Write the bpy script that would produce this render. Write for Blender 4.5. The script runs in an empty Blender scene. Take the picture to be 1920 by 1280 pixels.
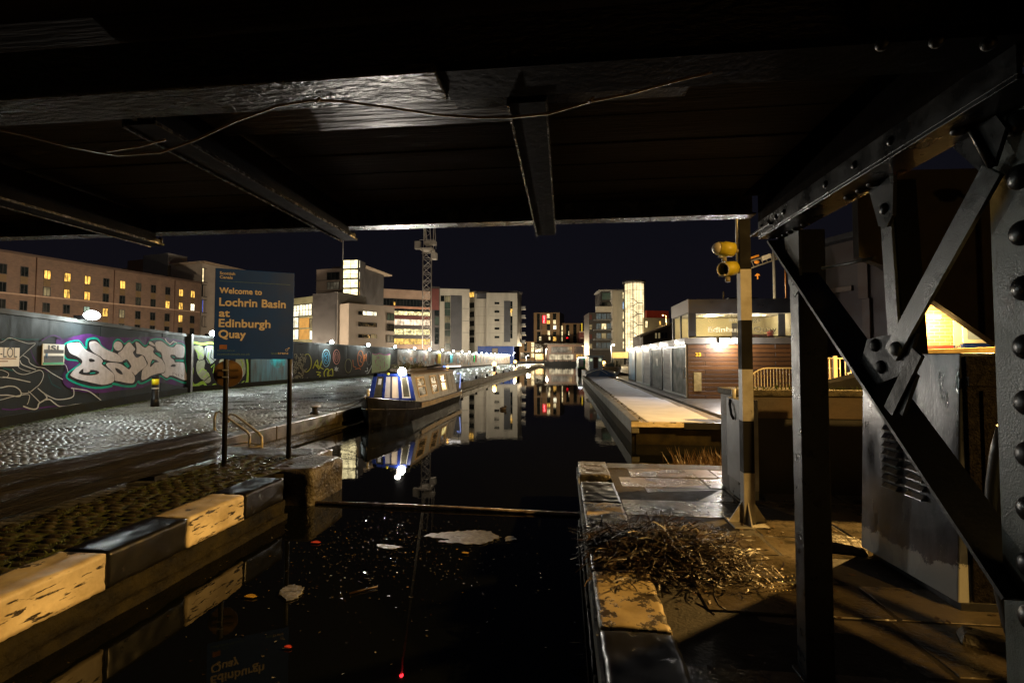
import bpy, math, random
from mathutils import Vector, Matrix
from mathutils.geometry import tessellate_polygon
R = math.radians
random.seed(7)
S = bpy.context.scene
COL = S.collection

# ------------------------------------------------------------------ camera
FPX = 907.0                      # focal length in pixels of the 1920 px wide photograph
HW = 2.1                         # camera height over the water (z = 0)
TH = math.atan(33 / FPX)         # tilt up
PS = math.atan(98 / FPX * math.cos(TH))   # turned left of the canal axis (+Y)
cam_d = bpy.data.cameras.new('camera')
cam_d.sensor_width = 36.0
cam_d.lens = 36.0 * FPX / 1920
cam_d.clip_start = 0.05
cam_d.clip_end = 2000
cam = bpy.data.objects.new('camera', cam_d)
COL.objects.link(cam)
cam.location = (0, 0, HW)
cam.rotation_euler = (math.pi / 2 + TH, 0, PS)
S.camera = cam

# ------------------------------------------------------------------ night sky, faint moon, exposure
W = bpy.data.worlds.new('World')
S.world = W
W.use_nodes = True
wn = W.node_tree.nodes
wl = W.node_tree.links
wn.clear()
wo = wn.new('ShaderNodeOutputWorld')
bg = wn.new('ShaderNodeBackground')
tc = wn.new('ShaderNodeTexCoord')
sep = wn.new('ShaderNodeSeparateXYZ')
rmp = wn.new('ShaderNodeValToRGB')
nz = wn.new('ShaderNodeTexNoise')
nz.inputs['Scale'].default_value = 3.0
nz.inputs['Detail'].default_value = 5
mx = wn.new('ShaderNodeMath'); mx.operation = 'MULTIPLY_ADD'
mx.inputs[1].default_value = 0.12
rmp.color_ramp.elements[0].position = 0.0
rmp.color_ramp.elements[0].color = (0.0070, 0.0058, 0.0082, 1)
rmp.color_ramp.elements[1].position = 0.6
rmp.color_ramp.elements[1].color = (0.0034, 0.0042, 0.0080, 1)
wl.new(tc.outputs['Generated'], sep.inputs[0])
wl.new(tc.outputs['Generated'], nz.inputs['Vector'])
wl.new(nz.outputs['Fac'], mx.inputs[0])
wl.new(sep.outputs['Z'], mx.inputs[2])
wl.new(mx.outputs[0], rmp.inputs[0])
wl.new(rmp.outputs[0], bg.inputs['Color'])
bg.inputs['Strength'].default_value = 0.62
wl.new(bg.outputs[0], wo.inputs[0])

sun_d = bpy.data.lights.new('moonlight', 'SUN')
sun_d.energy = 0.012
sun_d.angle = R(0.5)
sun_d.color = (0.8, 0.88, 1.0)
sun = bpy.data.objects.new('moonlight', sun_d)
COL.objects.link(sun)
sun.rotation_euler = (R(48), 0, R(-25))

S.view_settings.view_transform = 'Standard'
S.view_settings.look = 'None'
S.view_settings.exposure = 0.35
S.view_settings.gamma = 1.0
S.view_settings.use_curve_mapping = False
S.render.engine = 'CYCLES'
S.cycles.use_denoising = True
S.cycles.max_bounces = 6
S.cycles.diffuse_bounces = 2
S.cycles.glossy_bounces = 4
S.cycles.transmission_bounces = 4
S.cycles.sample_clamp_indirect = 4.0
S.cycles.caustics_reflective = False
S.cycles.caustics_refractive = False

# ------------------------------------------------------------------ survey helpers: a sight line of the photograph met with a plane of the place
def ray(u, v):
    x = (u - 960) / FPX; y = -(v - 640) / FPX
    fy = math.cos(TH) - y * math.sin(TH)
    fz = math.sin(TH) + y * math.cos(TH)
    return Vector((x * math.cos(PS) - fy * math.sin(PS), x * math.sin(PS) + fy * math.cos(PS), fz))
CP = Vector((0, 0, HW))
def G(u, v, z=0.5):
    r = ray(u, v); return CP + r * ((z - HW) / r.z)
def DY(u, v, y):
    r = ray(u, v); return CP + r * (y / r.y)
def DX(u, v, x):
    r = ray(u, v); return CP + r * (x / r.x)
FWD = Vector((-math.sin(PS), math.cos(PS), 0))
def DC(u, v, d):
    r = ray(u, v); return CP + r * (d / r.dot(FWD))
def XY(u, d):
    p = DC(u, 673, d); return Vector((p.x, p.y, 0))

# ------------------------------------------------------------------ materials
MATS = {}
def _bsdf(name):
    m = bpy.data.materials.new(name); m.use_nodes = True
    nt = m.node_tree
    b = nt.nodes['Principled BSDF']
    return m, nt, b
def setc(b, color, rough, metal=0.0, spec=0.5):
    b.inputs['Base Color'].default_value = (*color, 1)
    b.inputs['Roughness'].default_value = rough
    b.inputs['Metallic'].default_value = metal
    b.inputs['Specular IOR Level'].default_value = spec
def noise(nt, scale, detail=4, coord='Object', rough=0.55, stretch=None):
    t = nt.nodes.new('ShaderNodeTexCoord')
    n = nt.nodes.new('ShaderNodeTexNoise')
    n.inputs['Scale'].default_value = scale
    n.inputs['Detail'].default_value = detail
    n.inputs['Roughness'].default_value = rough
    if stretch:
        mp = nt.nodes.new('ShaderNodeMapping')
        mp.inputs['Scale'].default_value = stretch
        nt.links.new(t.outputs[coord], mp.inputs[0]); nt.links.new(mp.outputs[0], n.inputs['Vector'])
    else:
        nt.links.new(t.outputs[coord], n.inputs['Vector'])
    return n
def ramp(nt, src, stops):
    r = nt.nodes.new('ShaderNodeValToRGB')
    el = r.color_ramp.elements
    while len(el) < len(stops): el.new(0.5)
    for e, (p, c) in zip(el, stops):
        e.position = p; e.color = (*c, 1)
    nt.links.new(src, r.inputs[0])
    return r
def bump(nt, b, src, strength, dist=0.01):
    bp = nt.nodes.new('ShaderNodeBump')
    bp.inputs['Strength'].default_value = strength
    bp.inputs['Distance'].default_value = dist
    nt.links.new(src, bp.inputs['Height'])
    nt.links.new(bp.outputs[0], b.inputs['Normal'])
    return bp
def mat(name, color, rough=0.6, metal=0.0, var=0.3, scale=3.0, bmp=0.2, bscale=18.0, bdist=0.008, spec=0.5, stretch=None, rvar=0.15, rust=None):
    if name in MATS: return MATS[name]
    m, nt, b = _bsdf(name)
    setc(b, color, rough, metal, spec)
    if var:
        n = noise(nt, scale, 6, stretch=stretch)
        lo = tuple(c * (1 - var) for c in color); hi = tuple(min(1, c * (1 + var)) for c in color)
        r = ramp(nt, n.outputs['Fac'], [(0.3, lo), (0.7, hi)])
        bc = r.outputs[0]
        if rust:
            n3 = noise(nt, rust[1], 8, rough=0.7, stretch=rust[3] if len(rust) > 3 else None)
            rm = ramp(nt, n3.outputs['Fac'], [(rust[2], (0, 0, 0)), (rust[2] + 0.06, (1, 1, 1))])
            rx = nt.nodes.new('ShaderNodeMix'); rx.data_type = 'RGBA'; nt.links.new(rm.outputs[0], rx.inputs['Factor']); nt.links.new(bc, rx.inputs['A']); rx.inputs['B'].default_value = (*rust[0], 1); bc = rx.outputs['Result']
        nt.links.new(bc, b.inputs['Base Color'])
        rr = ramp(nt, n.outputs['Fac'], [(0.3, (max(0.02, rough - rvar),) * 3), (0.75, (min(1, rough + rvar),) * 3)])
        nt.links.new(rr.outputs[0], b.inputs['Roughness'])
    if bmp:
        n2 = noise(nt, bscale, 5, stretch=stretch)
        bump(nt, b, n2.outputs['Fac'], bmp, bdist)
    MATS[name] = m
    return m
def emi(name, color, strength, var=0.35, scale=1.2, base=(0.02, 0.02, 0.02), stretch=None):
    """something that gives off light: a lamp lens, the lit room seen through a window, or a lit surface given its own glow"""
    if name in MATS: return MATS[name]
    m, nt, b = _bsdf(name)
    setc(b, base, 0.25)
    b.inputs['Emission Strength'].default_value = strength
    b.inputs['Emission Color'].default_value = (*color, 1)
    if var:
        n = noise(nt, scale, 3, stretch=stretch)
        lo = tuple(c * (1 - var) for c in color); hi = tuple(c * (1 + var) for c in color)
        r = ramp(nt, n.outputs['Fac'], [(0.35, lo), (0.65, hi)])
        nt.links.new(r.outputs[0], b.inputs['Emission Color'])
    MATS[name] = m
    return m
def brickmat(name, c1, c2, mortar, bw, rh, ms=0.012, rough=0.7, bmp=0.5, axis='XZ', wet=0.0, moss=None, bdist=0.02, offs=0.5, var=0.5):
    if name in MATS: return MATS[name]
    m, nt, b = _bsdf(name)
    setc(b, c1, rough)
    t = nt.nodes.new('ShaderNodeTexCoord')
    sx = nt.nodes.new('ShaderNodeSeparateXYZ'); cx = nt.nodes.new('ShaderNodeCombineXYZ')
    nt.links.new(t.outputs['Object'], sx.inputs[0])
    if axis == 'SZ':     # any upright wall: distance along it from x + y
        ad = nt.nodes.new('ShaderNodeMath'); ad.operation = 'ADD'
        nt.links.new(sx.outputs['X'], ad.inputs[0]); nt.links.new(sx.outputs['Y'], ad.inputs[1])
        nt.links.new(ad.outputs[0], cx.inputs['X']); nt.links.new(sx.outputs['Z'], cx.inputs['Y'])
    else:
        nt.links.new(sx.outputs[axis[0]], cx.inputs['X']); nt.links.new(sx.outputs[axis[1]], cx.inputs['Y'])
    # wobble so that the courses are not ruler-straight
    nw = nt.nodes.new('ShaderNodeTexNoise'); nw.inputs['Scale'].default_value = 2.2 / max(bw, 0.1) * 0.2 if bw < 1 else 1.1
    nt.links.new(t.outputs['Object'], nw.inputs['Vector'])
    sc = nt.nodes.new('ShaderNodeVectorMath'); sc.operation = 'SCALE'; sc.inputs['Scale'].default_value = min(rh * 0.45, 0.07)
    nt.links.new(nw.outputs['Color'], sc.inputs[0])
    av = nt.nodes.new('ShaderNodeVectorMath'); av.operation = 'ADD'
    nt.links.new(cx.outputs[0], av.inputs[0]); nt.links.new(sc.outputs[0], av.inputs[1])
    br = nt.nodes.new('ShaderNodeTexBrick')
    br.offset = offs
    br.inputs['Scale'].default_value = 1.0
    br.inputs['Brick Width'].default_value = bw
    br.inputs['Row Height'].default_value = rh
    br.inputs['Mortar Size'].default_value = ms
    br.inputs['Mortar Smooth'].default_value = 0.6
    br.inputs['Color1'].default_value = (*c1, 1)
    br.inputs['Color2'].default_value = (*c2, 1)
    br.inputs['Mortar'].default_value = (*mortar, 1)
    nt.links.new(av.outputs[0], br.inputs['Vector'])
    n1 = noise(nt, 1.4 / bw * 0.3, 6)
    mix = nt.nodes.new('ShaderNodeMix'); mix.data_type = 'RGBA'; mix.blend_type = 'MULTIPLY'
    mix.inputs['Factor'].default_value = 1.0
    rv = ramp(nt, n1.outputs['Fac'], [(0.25, (1 - var,) * 3), (0.75, (1 + var,) * 3)])
    nt.links.new(br.outputs['Color'], mix.inputs['A']); nt.links.new(rv.outputs[0], mix.inputs['B'])
    out = mix.outputs['Result']
    if moss:
        n3 = noise(nt, moss[1], 7, rough=0.7)
        mr = ramp(nt, n3.outputs['Fac'], [(moss[2], (0, 0, 0)), (moss[2] + 0.1, (1, 1, 1))])
        m2 = nt.nodes.new('ShaderNodeMix'); m2.data_type = 'RGBA'
        nt.links.new(mr.outputs[0], m2.inputs['Factor'])
        nt.links.new(out, m2.inputs['A']); m2.inputs['B'].default_value = (*moss[0], 1)
        out = m2.outputs['Result']
    nt.links.new(out, b.inputs['Base Color'])
    n4 = noise(nt, 9.0, 6)
    rr = ramp(nt, n1.outputs['Fac'], [(0.3, (max(0.04, rough - 0.22),) * 3), (0.7, (min(1, rough + 0.15),) * 3)])
    nt.links.new(rr.outputs[0], b.inputs['Roughness'])
    # height: stones proud of the joints, each a little domed and tilted, plus grain
    inv = nt.nodes.new('ShaderNodeMath'); inv.operation = 'SUBTRACT'; inv.inputs[0].default_value = 1.0
    nt.links.new(br.outputs['Fac'], inv.inputs[1])
    n5 = noise(nt, 0.55 / rh * 0.6, 3)
    a1 = nt.nodes.new('ShaderNodeMath'); a1.operation = 'MULTIPLY_ADD'; a1.inputs[1].default_value = 1.1
    nt.links.new(n5.outputs['Fac'], a1.inputs[0]); nt.links.new(inv.outputs[0], a1.inputs[2])
    a2 = nt.nodes.new('ShaderNodeMath'); a2.operation = 'MULTIPLY_ADD'; a2.inputs[1].default_value = 0.3
    n6 = noise(nt, 40, 4)
    nt.links.new(n6.outputs['Fac'], a2.inputs[0]); nt.links.new(a1.outputs[0], a2.inputs[2])
    bump(nt, b, a2.outputs[0], bmp, bdist)
    MATS[name] = m
    return m
def peel(name, paint, under, thr=0.6, rough=0.45, scale=5.0, stretch=None, bmp=0.5):
    """paint flaking off to what is under it"""
    if name in MATS: return MATS[name]
    m, nt, b = _bsdf(name)
    setc(b, paint, rough)
    n = noise(nt, scale, 9, rough=0.68, stretch=stretch)
    r = ramp(nt, n.outputs['Fac'], [(thr, paint), (thr + 0.025, under)])
    n2 = noise(nt, 3.0, 8, rough=0.65)
    rv = ramp(nt, n2.outputs['Fac'], [(0.3, (0.5, 0.46, 0.36)), (0.62, (1.05,) * 3)])
    mix = nt.nodes.new('ShaderNodeMix'); mix.data_type = 'RGBA'; mix.blend_type = 'MULTIPLY'; mix.inputs['Factor'].default_value = 1
    nt.links.new(r.outputs[0], mix.inputs['A']); nt.links.new(rv.outputs[0], mix.inputs['B'])
    nt.links.new(mix.outputs['Result'], b.inputs['Base Color'])
    hr = ramp(nt, n.outputs['Fac'], [(thr, (1,) * 3), (thr + 0.03, (0,) * 3)])
    bump(nt, b, hr.outputs[0], bmp, 0.006)
    MATS[name] = m
    return m

M_BLACKSTEEL = mat('black painted steel', (0.014, 0.015, 0.016), 0.34, 0.0, 0.5, 8, 0.35, 90, 0.004, rust=((0.03, 0.014, 0.006), 8.0, 0.6))
M_GREYSTEEL = mat('grey painted steel', (0.085, 0.095, 0.095), 0.33, 0.0, 0.6, 7, 0.5, 170, 0.003, rust=((0.045, 0.022, 0.010), 9.0, 0.60, (1, 1, 0.35)))
M_RIVET = mat('riveted black steel', (0.013, 0.014, 0.015), 0.33, 0.0, 0.5, 8, 0.25, 70, 0.003)
M_DECKWOOD = mat('dark deck timber', (0.035, 0.026, 0.018), 0.7, 0.0, 0.5, 2, 0.6, 12, 0.01, stretch=(0.4, 6, 6))
M_WETBEAM = mat('wet tarred beam', (0.03, 0.028, 0.026), 0.33, 0.0, 0.5, 5, 0.9, 22, 0.02, stretch=(1, 3, 3))
M_WHITEPAINT = peel('flaking cream paint', (0.62, 0.53, 0.36), (0.03, 0.022, 0.015), 0.575, 0.5, 6.5, (0.6, 0.6, 3.2), 1.0)
M_BLACKPAINT = peel('worn black paint', (0.007, 0.007, 0.007), (0.03, 0.024, 0.016), 0.62, 0.32, 5.0, bmp=1.0)
M_WORNCREAM = peel('trodden cream paint', (0.48, 0.38, 0.20), (0.05, 0.034, 0.014), 0.515, 0.5, 8.0, bmp=0.9)
M_QUAYSTONE = mat('wet quay stone', (0.055, 0.047, 0.030), 0.42, 0, 0.7, 3.5, 1.0, 18, 0.03)
M_MOSSSTONE = mat('mossy quay wall', (0.034, 0.028, 0.012), 0.5, 0, 0.85, 3.5, 1.0, 16, 0.03)
M_COBBLE = brickmat('wet granite setts', (0.15, 0.15, 0.145), (0.10, 0.10, 0.095), (0.02, 0.02, 0.015), 0.175, 0.105, 0.014, 0.33, 0.9, 'XY', bdist=0.03)
M_COBBLEMOSS = brickmat('mossy setts', (0.075, 0.072, 0.05), (0.05, 0.05, 0.035), (0.04, 0.055, 0.008), 0.24, 0.13, 0.03, 0.42, 0.9, 'XY', moss=((0.06, 0.07, 0.008), 3.0, 0.52), bdist=0.03)
M_FLAGS = brickmat('wet flagstones', (0.115, 0.095, 0.062), (0.085, 0.070, 0.047), (0.008, 0.006, 0.004), 1.05, 0.52, 0.014, 0.33, 0.9, 'XY', bdist=0.012)
M_CONC = mat('stained concrete', (0.22, 0.20, 0.16), 0.7, 0, 0.4, 1.2, 0.4, 20, 0.01)
M_FROST = mat('frosted decking', (0.66, 0.69, 0.78), 0.75, 0, 0.12, 1.5, 0.4, 60, 0.004)
M_TIMBER = mat('old wet timber', (0.006, 0.0042, 0.002), 0.5, 0, 0.8, 4, 1.0, 10, 0.05, spec=0.3, stretch=(7, 0.35, 7))
M_MOSS = mat('wet moss', (0.05, 0.07, 0.008), 0.8, 0, 0.6, 9, 0.9, 40, 0.02)
M_STRAW = mat('wet dead reed', (0.055, 0.028, 0.008), 0.45, 0, 0.7, 14, 0.2, 60)
M_WHITE = mat('white paint', (0.66, 0.65, 0.60), 0.5, 0, 0.15, 3, 0.15, 40, 0.003)
M_DARK = mat('black paint', (0.011, 0.011, 0.012), 0.45, 0, 0.2, 5, 0.2, 40, 0.003, spec=0.28)
M_GALV = mat('galvanised steel', (0.34, 0.35, 0.35), 0.42, 0.35, 0.25, 6, 0.15, 60, 0.003)
M_GLASSDARK = mat('dark window glass', (0.012, 0.016, 0.017), 0.08, 0, 0.3, 0.6, 0.05, 1.0, 0.01)
M_YELLOW = mat('yellow enamel', (0.62, 0.52, 0.04), 0.4, 0, 0.25, 10, 0.15, 60, 0.002)
M_CREAMLENS = mat('frosted lamp lens', (0.65, 0.60, 0.45), 0.25, 0, 0.1, 10, 0.0)
M_TAN = mat('tan sign lettering', (0.40, 0.36, 0.36), 0.5, 0, 0.05, 5, 0)
E_WARM = emi('warm lit room', (1.0, 0.78, 0.40), 1.1, 0.6, 1.8, stretch=(1, 1, 0.5))
E_PALE = emi('pale lit room', (1.0, 0.90, 0.62), 1.35, 0.5, 0.8)
E_AMBER = emi('amber lit room', (1.0, 0.54, 0.10), 1.0, 0.75, 2.2, stretch=(1, 1, 0.35))
E_DIM = emi('dim lit room', (0.55, 0.42, 0.20), 0.28, 0.5, 0.8)
E_BLUE = emi('blue lit room', (0.10, 0.18, 1.0), 0.8, 0.5, 0.5)
E_WHITE = emi('white lamp glass', (0.93, 1.0, 0.97), 30.0, 0)
E_WHITESM = emi('small white lamp glass', (0.97, 0.98, 1.0), 9.0, 0)
E_ORANGE = emi('sodium lamp glass', (1.0, 0.48, 0.10), 9.0, 0)
E_RED = emi('red neon', (1.0, 0.012, 0.02), 2.2, 0.0)
E_GREENDIM = emi('stairwell glass', (0.10, 0.17, 0.10), 0.16, 0.6, 0.4)

# ------------------------------------------------------------------ mesh helpers
def label(o, lab=None, cat=None, group=None, kind=None):
    if lab: o['label'] = lab
    if cat: o['category'] = cat
    if group: o['group'] = group
    if kind: o['kind'] = kind
    return o
def thing(name, lab, cat, loc=(0, 0, 0), group=None):
    o = bpy.data.objects.new(name, None)
    o.empty_display_size = 0.2
    COL.objects.link(o); o.location = loc
    return label(o, lab, cat, group)
def wloc(o):
    v = Vector((0, 0, 0))
    while o:
        v += o.location; o = o.parent
    return v
class MB:
    def __init__(s):
        s.v = []; s.f = []; s.fm = []; s.sm = []; s.mats = []; s.cur = 0
    def mat(s, m):
        if m not in s.mats: s.mats.append(m)
        s.cur = s.mats.index(m); return s
    def face(s, idx, smooth=False):
        s.f.append(tuple(idx)); s.fm.append(s.cur); s.sm.append(smooth)
    def poly(s, pts):
        n = len(s.v); s.v += [Vector(p) for p in pts]; s.face(range(n, n + len(pts)))
    def hexa(s, p):   # 8 points: bottom 4 (ccw), top 4
        n = len(s.v); s.v += [Vector(q) for q in p]
        for q in ((3, 2, 1, 0), (4, 5, 6, 7), (0, 1, 5, 4), (1, 2, 6, 5), (2, 3, 7, 6), (3, 0, 4, 7)):
            s.face([n + i for i in q])
    def box(s, x0, x1, y0, y1, z0, z1):
        x0, x1 = sorted((x0, x1)); y0, y1 = sorted((y0, y1)); z0, z1 = sorted((z0, z1))
        s.hexa([(x0, y0, z0), (x1, y0, z0), (x1, y1, z0), (x0, y1, z0), (x0, y0, z1), (x1, y0, z1), (x1, y1, z1), (x0, y1, z1)])
        return s
    def obox(s, c, ax, ay, az):   # centre and three half-extent vectors
        c = Vector(c); ax = Vector(ax); ay = Vector(ay); az = Vector(az)
        s.hexa([c - ax - ay - az, c + ax - ay - az, c + ax + ay - az, c - ax + ay - az, c - ax - ay + az, c + ax - ay + az, c + ax + ay + az, c - ax + ay + az])
        return s
    def bar(s, a, b, w, h, up=(0, 0, 1)):
        a = Vector(a); b = Vector(b); d = (b - a)
        u = Vector(up); side = d.cross(u)
        if side.length < 1e-6: side = d.cross(Vector((1, 0, 0)))
        side.normalize(); u2 = side.cross(d).normalized()
        s.obox((a + b) / 2, d / 2, side * w / 2, u2 * h / 2); return s
    def tube(s, pts, r, n=8, caps=True):
        pts = [Vector(p) for p in pts]
        rs = r if isinstance(r, (list, tuple)) else [r] * len(pts)
        base = len(s.v); prev = None
        for i, p in enumerate(pts):
            if i == 0: d = pts[1] - p
            elif i == len(pts) - 1: d = p - pts[i - 1]
            else: d = (pts[i + 1] - p).normalized() + (p - pts[i - 1]).normalized()
            d.normalize()
            if prev is None:
                a = d.cross(Vector((0, 0, 1)))
                if a.length < 1e-3: a = d.cross(Vector((1, 0, 0)))
            else:
                a = prev - d * prev.dot(d)
            a.normalize(); prev = a; b = d.cross(a)
            for k in range(n):
                t = 2 * math.pi * k / n
                s.v.append(p + (a * math.cos(t) + b * math.sin(t)) * rs[i])
        for i in range(len(pts) - 1):
            for k in range(n):
                q = base + i * n
                s.face((q + k, q + (k + 1) % n, q + n + (k + 1) % n, q + n + k), True)
        if caps:
            s.face([base + k for k in reversed(range(n))])
            s.face([base + (len(pts) - 1) * n + k for k in range(n)])
        return s
    def ball(s, c, r, nu=12, nv=8, sz=(1, 1, 1)):
        c = Vector(c); base = len(s.v)
        for j in range(1, nv):
            ph = math.pi * j / nv
            for i in range(nu):
                t = 2 * math.pi * i / nu
                s.v.append(c + Vector((math.sin(ph) * math.cos(t) * sz[0], math.sin(ph) * math.sin(t) * sz[1], math.cos(ph) * sz[2])) * r)
        top = len(s.v); s.v.append(c + Vector((0, 0, r * sz[2]))); s.v.append(c - Vector((0, 0, r * sz[2])))
        for j in range(nv - 2):
            for i in range(nu):
                a = base + j * nu + i; b = base + j * nu + (i + 1) % nu
                s.face((a, a + nu, b + nu, b), True)
        for i in range(nu):
            s.face((top, base + i, base + (i + 1) % nu), True)
            q = base + (nv - 2) * nu
            s.face((top + 1, q + (i + 1) % nu, q + i), True)
        return s
    def prism(s, pts, off):   # flat outline swept along off
        pts = [Vector(p) for p in pts]; off = Vector(off); n = len(pts); b = len(s.v)
        s.v += pts + [p + off for p in pts]
        for t in tessellate_polygon([pts]):
            s.face((b + t[0], b + t[1], b + t[2])); s.face((b + n + t[2], b + n + t[1], b + n + t[0]))
        for i in range(n):
            j = (i + 1) % n
            s.face((b + i, b + j, b + n + j, b + n + i))
        return s
    def fill(s, pts):
        pts = [Vector(p) for p in pts]; b = len(s.v); s.v += pts
        for t in tessellate_polygon([pts]): s.face((b + t[0], b + t[1], b + t[2]))
        return s
    def pieces(s, name, m=None, parent=None, **kw):
        """one object for every connected piece"""
        par = list(range(len(s.v)))
        def find(a):
            while par[a] != a: par[a] = par[par[a]]; a = par[a]
            return a
        for f in s.f:
            for i in f[1:]: par[find(i)] = find(f[0])
        groups = {}
        for k, f in enumerate(s.f): groups.setdefault(find(f[0]), []).append(k)
        out = []
        for ks in groups.values():
            q = MB(); q.mats = s.mats; remap = {}
            for k in ks:
                idx = []
                for i in s.f[k]:
                    if i not in remap: remap[i] = len(q.v); q.v.append(s.v[i])
                    idx.append(remap[i])
                q.f.append(tuple(idx)); q.fm.append(s.fm[k]); q.sm.append(s.sm[k])
            out.append(q.build(name, m, parent, **kw))
        return out
    def build(s, name, m=None, parent=None, bevel=0.0, loc=None, seg=2):
        if not s.v: return None
        me = bpy.data.meshes.new(name)
        if parent is not None: o0 = wloc(parent) + Vector(loc or (0, 0, 0))
        elif loc is not None: o0 = Vector(loc)
        else:
            xs = [v.x for v in s.v]; ys = [v.y for v in s.v]; zs = [v.z for v in s.v]
            o0 = Vector(((min(xs) + max(xs)) / 2, (min(ys) + max(ys)) / 2, min(zs)))
        me.from_pydata([v - o0 for v in s.v], [], s.f)
        for mm in (s.mats or [m]): me.materials.append(mm)
        if s.mats: me.polygons.foreach_set('material_index', s.fm)
        me.polygons.foreach_set('use_smooth', s.sm)
        me.update()
        o = bpy.data.objects.new(name, me); COL.objects.link(o)
        if parent is not None:
            o.parent = parent; o.location = loc or (0, 0, 0)
        else: o.location = o0
        if bevel:
            bv = o.modifiers.new('bevel', 'BEVEL'); bv.width = bevel; bv.segments = seg; bv.limit_method = 'ANGLE'
        return o
def lamp(name, loc, power, color, parent=None, radius=0.08, kind='POINT', target=None, spot=120, blend=0.6):
    d = bpy.data.lights.new(name, kind); d.energy = power; d.color = color; d.shadow_soft_size = radius
    o = bpy.data.objects.new(name, d); COL.objects.link(o)
    o.location = Vector(loc)
    if kind == 'SPOT':
        d.spot_size = R(spot); d.spot_blend = blend
        o.rotation_euler = (Vector(target) - Vector(loc)).to_track_quat('-Z', 'Y').to_euler()
    if parent is not None:
        o.location = Vector(loc) - wloc(parent); o.parent = parent
    return o
def text_polys(body, size):
    cu = bpy.data.curves.new('lettering', 'FONT'); cu.body = body; cu.size = size; cu.resolution_u = 3
    to = bpy.data.objects.new('lettering', cu); COL.objects.link(to)
    dg = bpy.context.evaluated_depsgraph_get(); dg.update()
    me = bpy.data.meshes.new_from_object(to.evaluated_get(dg))
    vs = [v.co.copy() for v in me.vertices]; fs = [tuple(p.vertices) for p in me.polygons]
    bpy.data.objects.remove(to); bpy.data.curves.remove(cu); bpy.data.meshes.remove(me)
    return vs, fs
def add_text(mb, body, org, right, up, size, width=None, bold=0.0):
    """lettering as flat faces; right and up are unit vectors; bold adds shifted copies of the strokes"""
    vs, fs = text_polys(body, size)
    if not vs: return
    x0 = min(v.x for v in vs); x1 = max(v.x for v in vs)
    k = (width / (x1 - x0)) if width else 1.0
    org = Vector(org); nrm = Vector(right).cross(Vector(up))
    for q, (dx, dy) in enumerate([(0, 0)] + ([(bold, 0), (0, bold), (bold, bold)] if bold else [])):
        b = len(mb.v)
        for v in vs: mb.v.append(org + Vector(right) * ((v.x - x0) * k + dx) + Vector(up) * (v.y + dy) + nrm * (0.0006 * q))
        for f in fs: mb.face([b + i for i in f])
from mathutils import noise as mnoise
def rbox(mb, x0, x1, y0, y1, z0, z1, amp=0.012, res=0.06, rad=0.025, freq=7.0):
    """a weathered block: rounded box whose faces are worn uneven"""
    lo = Vector((x0, y0, z0)); hi = Vector((x1, y1, z1)); seen = {}
    def vert(p):
        k = (round(p.x, 4), round(p.y, 4), round(p.z, 4))
        if k in seen: return seen[k]
        inner = Vector([min(max(p[i], lo[i] + rad), hi[i] - rad) for i in range(3)])
        d = p - inner
        q = inner + d.normalized() * rad if d.length > 1e-6 else p
        nv = mnoise.noise_vector(p * freq) * amp + mnoise.noise_vector(p * freq * 4.1) * amp * 0.35
        if d.length > rad * 1.2: q = q - d.normalized() * abs(mnoise.noise(p * freq * 1.7)) * amp * 2.2
        mb.v.append(q + nv); seen[k] = len(mb.v) - 1
        return seen[k]
    for ax in range(3):
        u, v = [i for i in range(3) if i != ax]
        nu = max(2, int((hi[u] - lo[u]) / res)); nv_ = max(2, int((hi[v] - lo[v]) / res))
        for side in (0, 1):
            for i in range(nu):
                for j in range(nv_):
                    q = []
                    for a, b in ((0, 0), (1, 0), (1, 1), (0, 1)):
                        p = Vector((0, 0, 0)); p[ax] = hi[ax] if side else lo[ax]
                        p[u] = lo[u] + (hi[u] - lo[u]) * (i + a) / nu; p[v] = lo[v] + (hi[v] - lo[v]) * (j + b) / nv_
                        q.append(vert(p))
                    flip = (side == 0) != (ax == 1)
                    mb.face(q[::-1] if flip else q, True)
def setts(mb, x0, x1, y0, y1, z, L, Wd, gap, rnd, hgt=0.016, inside=None, tilt=0.020, rim=0.53):
    """rows of separate domed stones"""
    y = y0; row = 0
    while y < y1:
        wd = Wd * rnd.uniform(0.88, 1.1); x = x0 - rnd.random() * L
        while x < x1:
            ln = L * rnd.uniform(0.7, 1.25)
            cx_, cy_ = x + ln / 2, y + wd / 2 + 0.012 * math.sin(x * 1.7 + row)
            if x0 <= cx_ <= x1 and (inside is None or inside(cx_, cy_)):
                tx = rnd.gauss(0, tilt); ty = rnd.gauss(0, tilt); dz = rnd.gauss(0, 0.0035); b = len(mb.v)
                for a in (-1, -rim, rim, 1):
                    for c in (-1, -rim, rim, 1):
                        e = max(abs(a), abs(c)); px_ = a * (ln - gap) / 2; py_ = c * (wd - gap) / 2
                        h = hgt * (0.0 if e == 1 else 1.0) + (dz + px_ * tx + py_ * ty + rnd.gauss(0, 0.0015)) - (0.012 if e == 1 else 0)
                        k = 0.94 if abs(a) == 1 and abs(c) == 1 else 1
                        mb.v.append(Vector((cx_ + px_ * k, cy_ + py_ * k, z + h)))
                for i in range(3):
                    for j in range(3):
                        q = b + i * 4 + j; mb.face((q, q + 4, q + 5, q + 1), rim < 0.9)
            x += ln
        y += wd; row += 1
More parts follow.
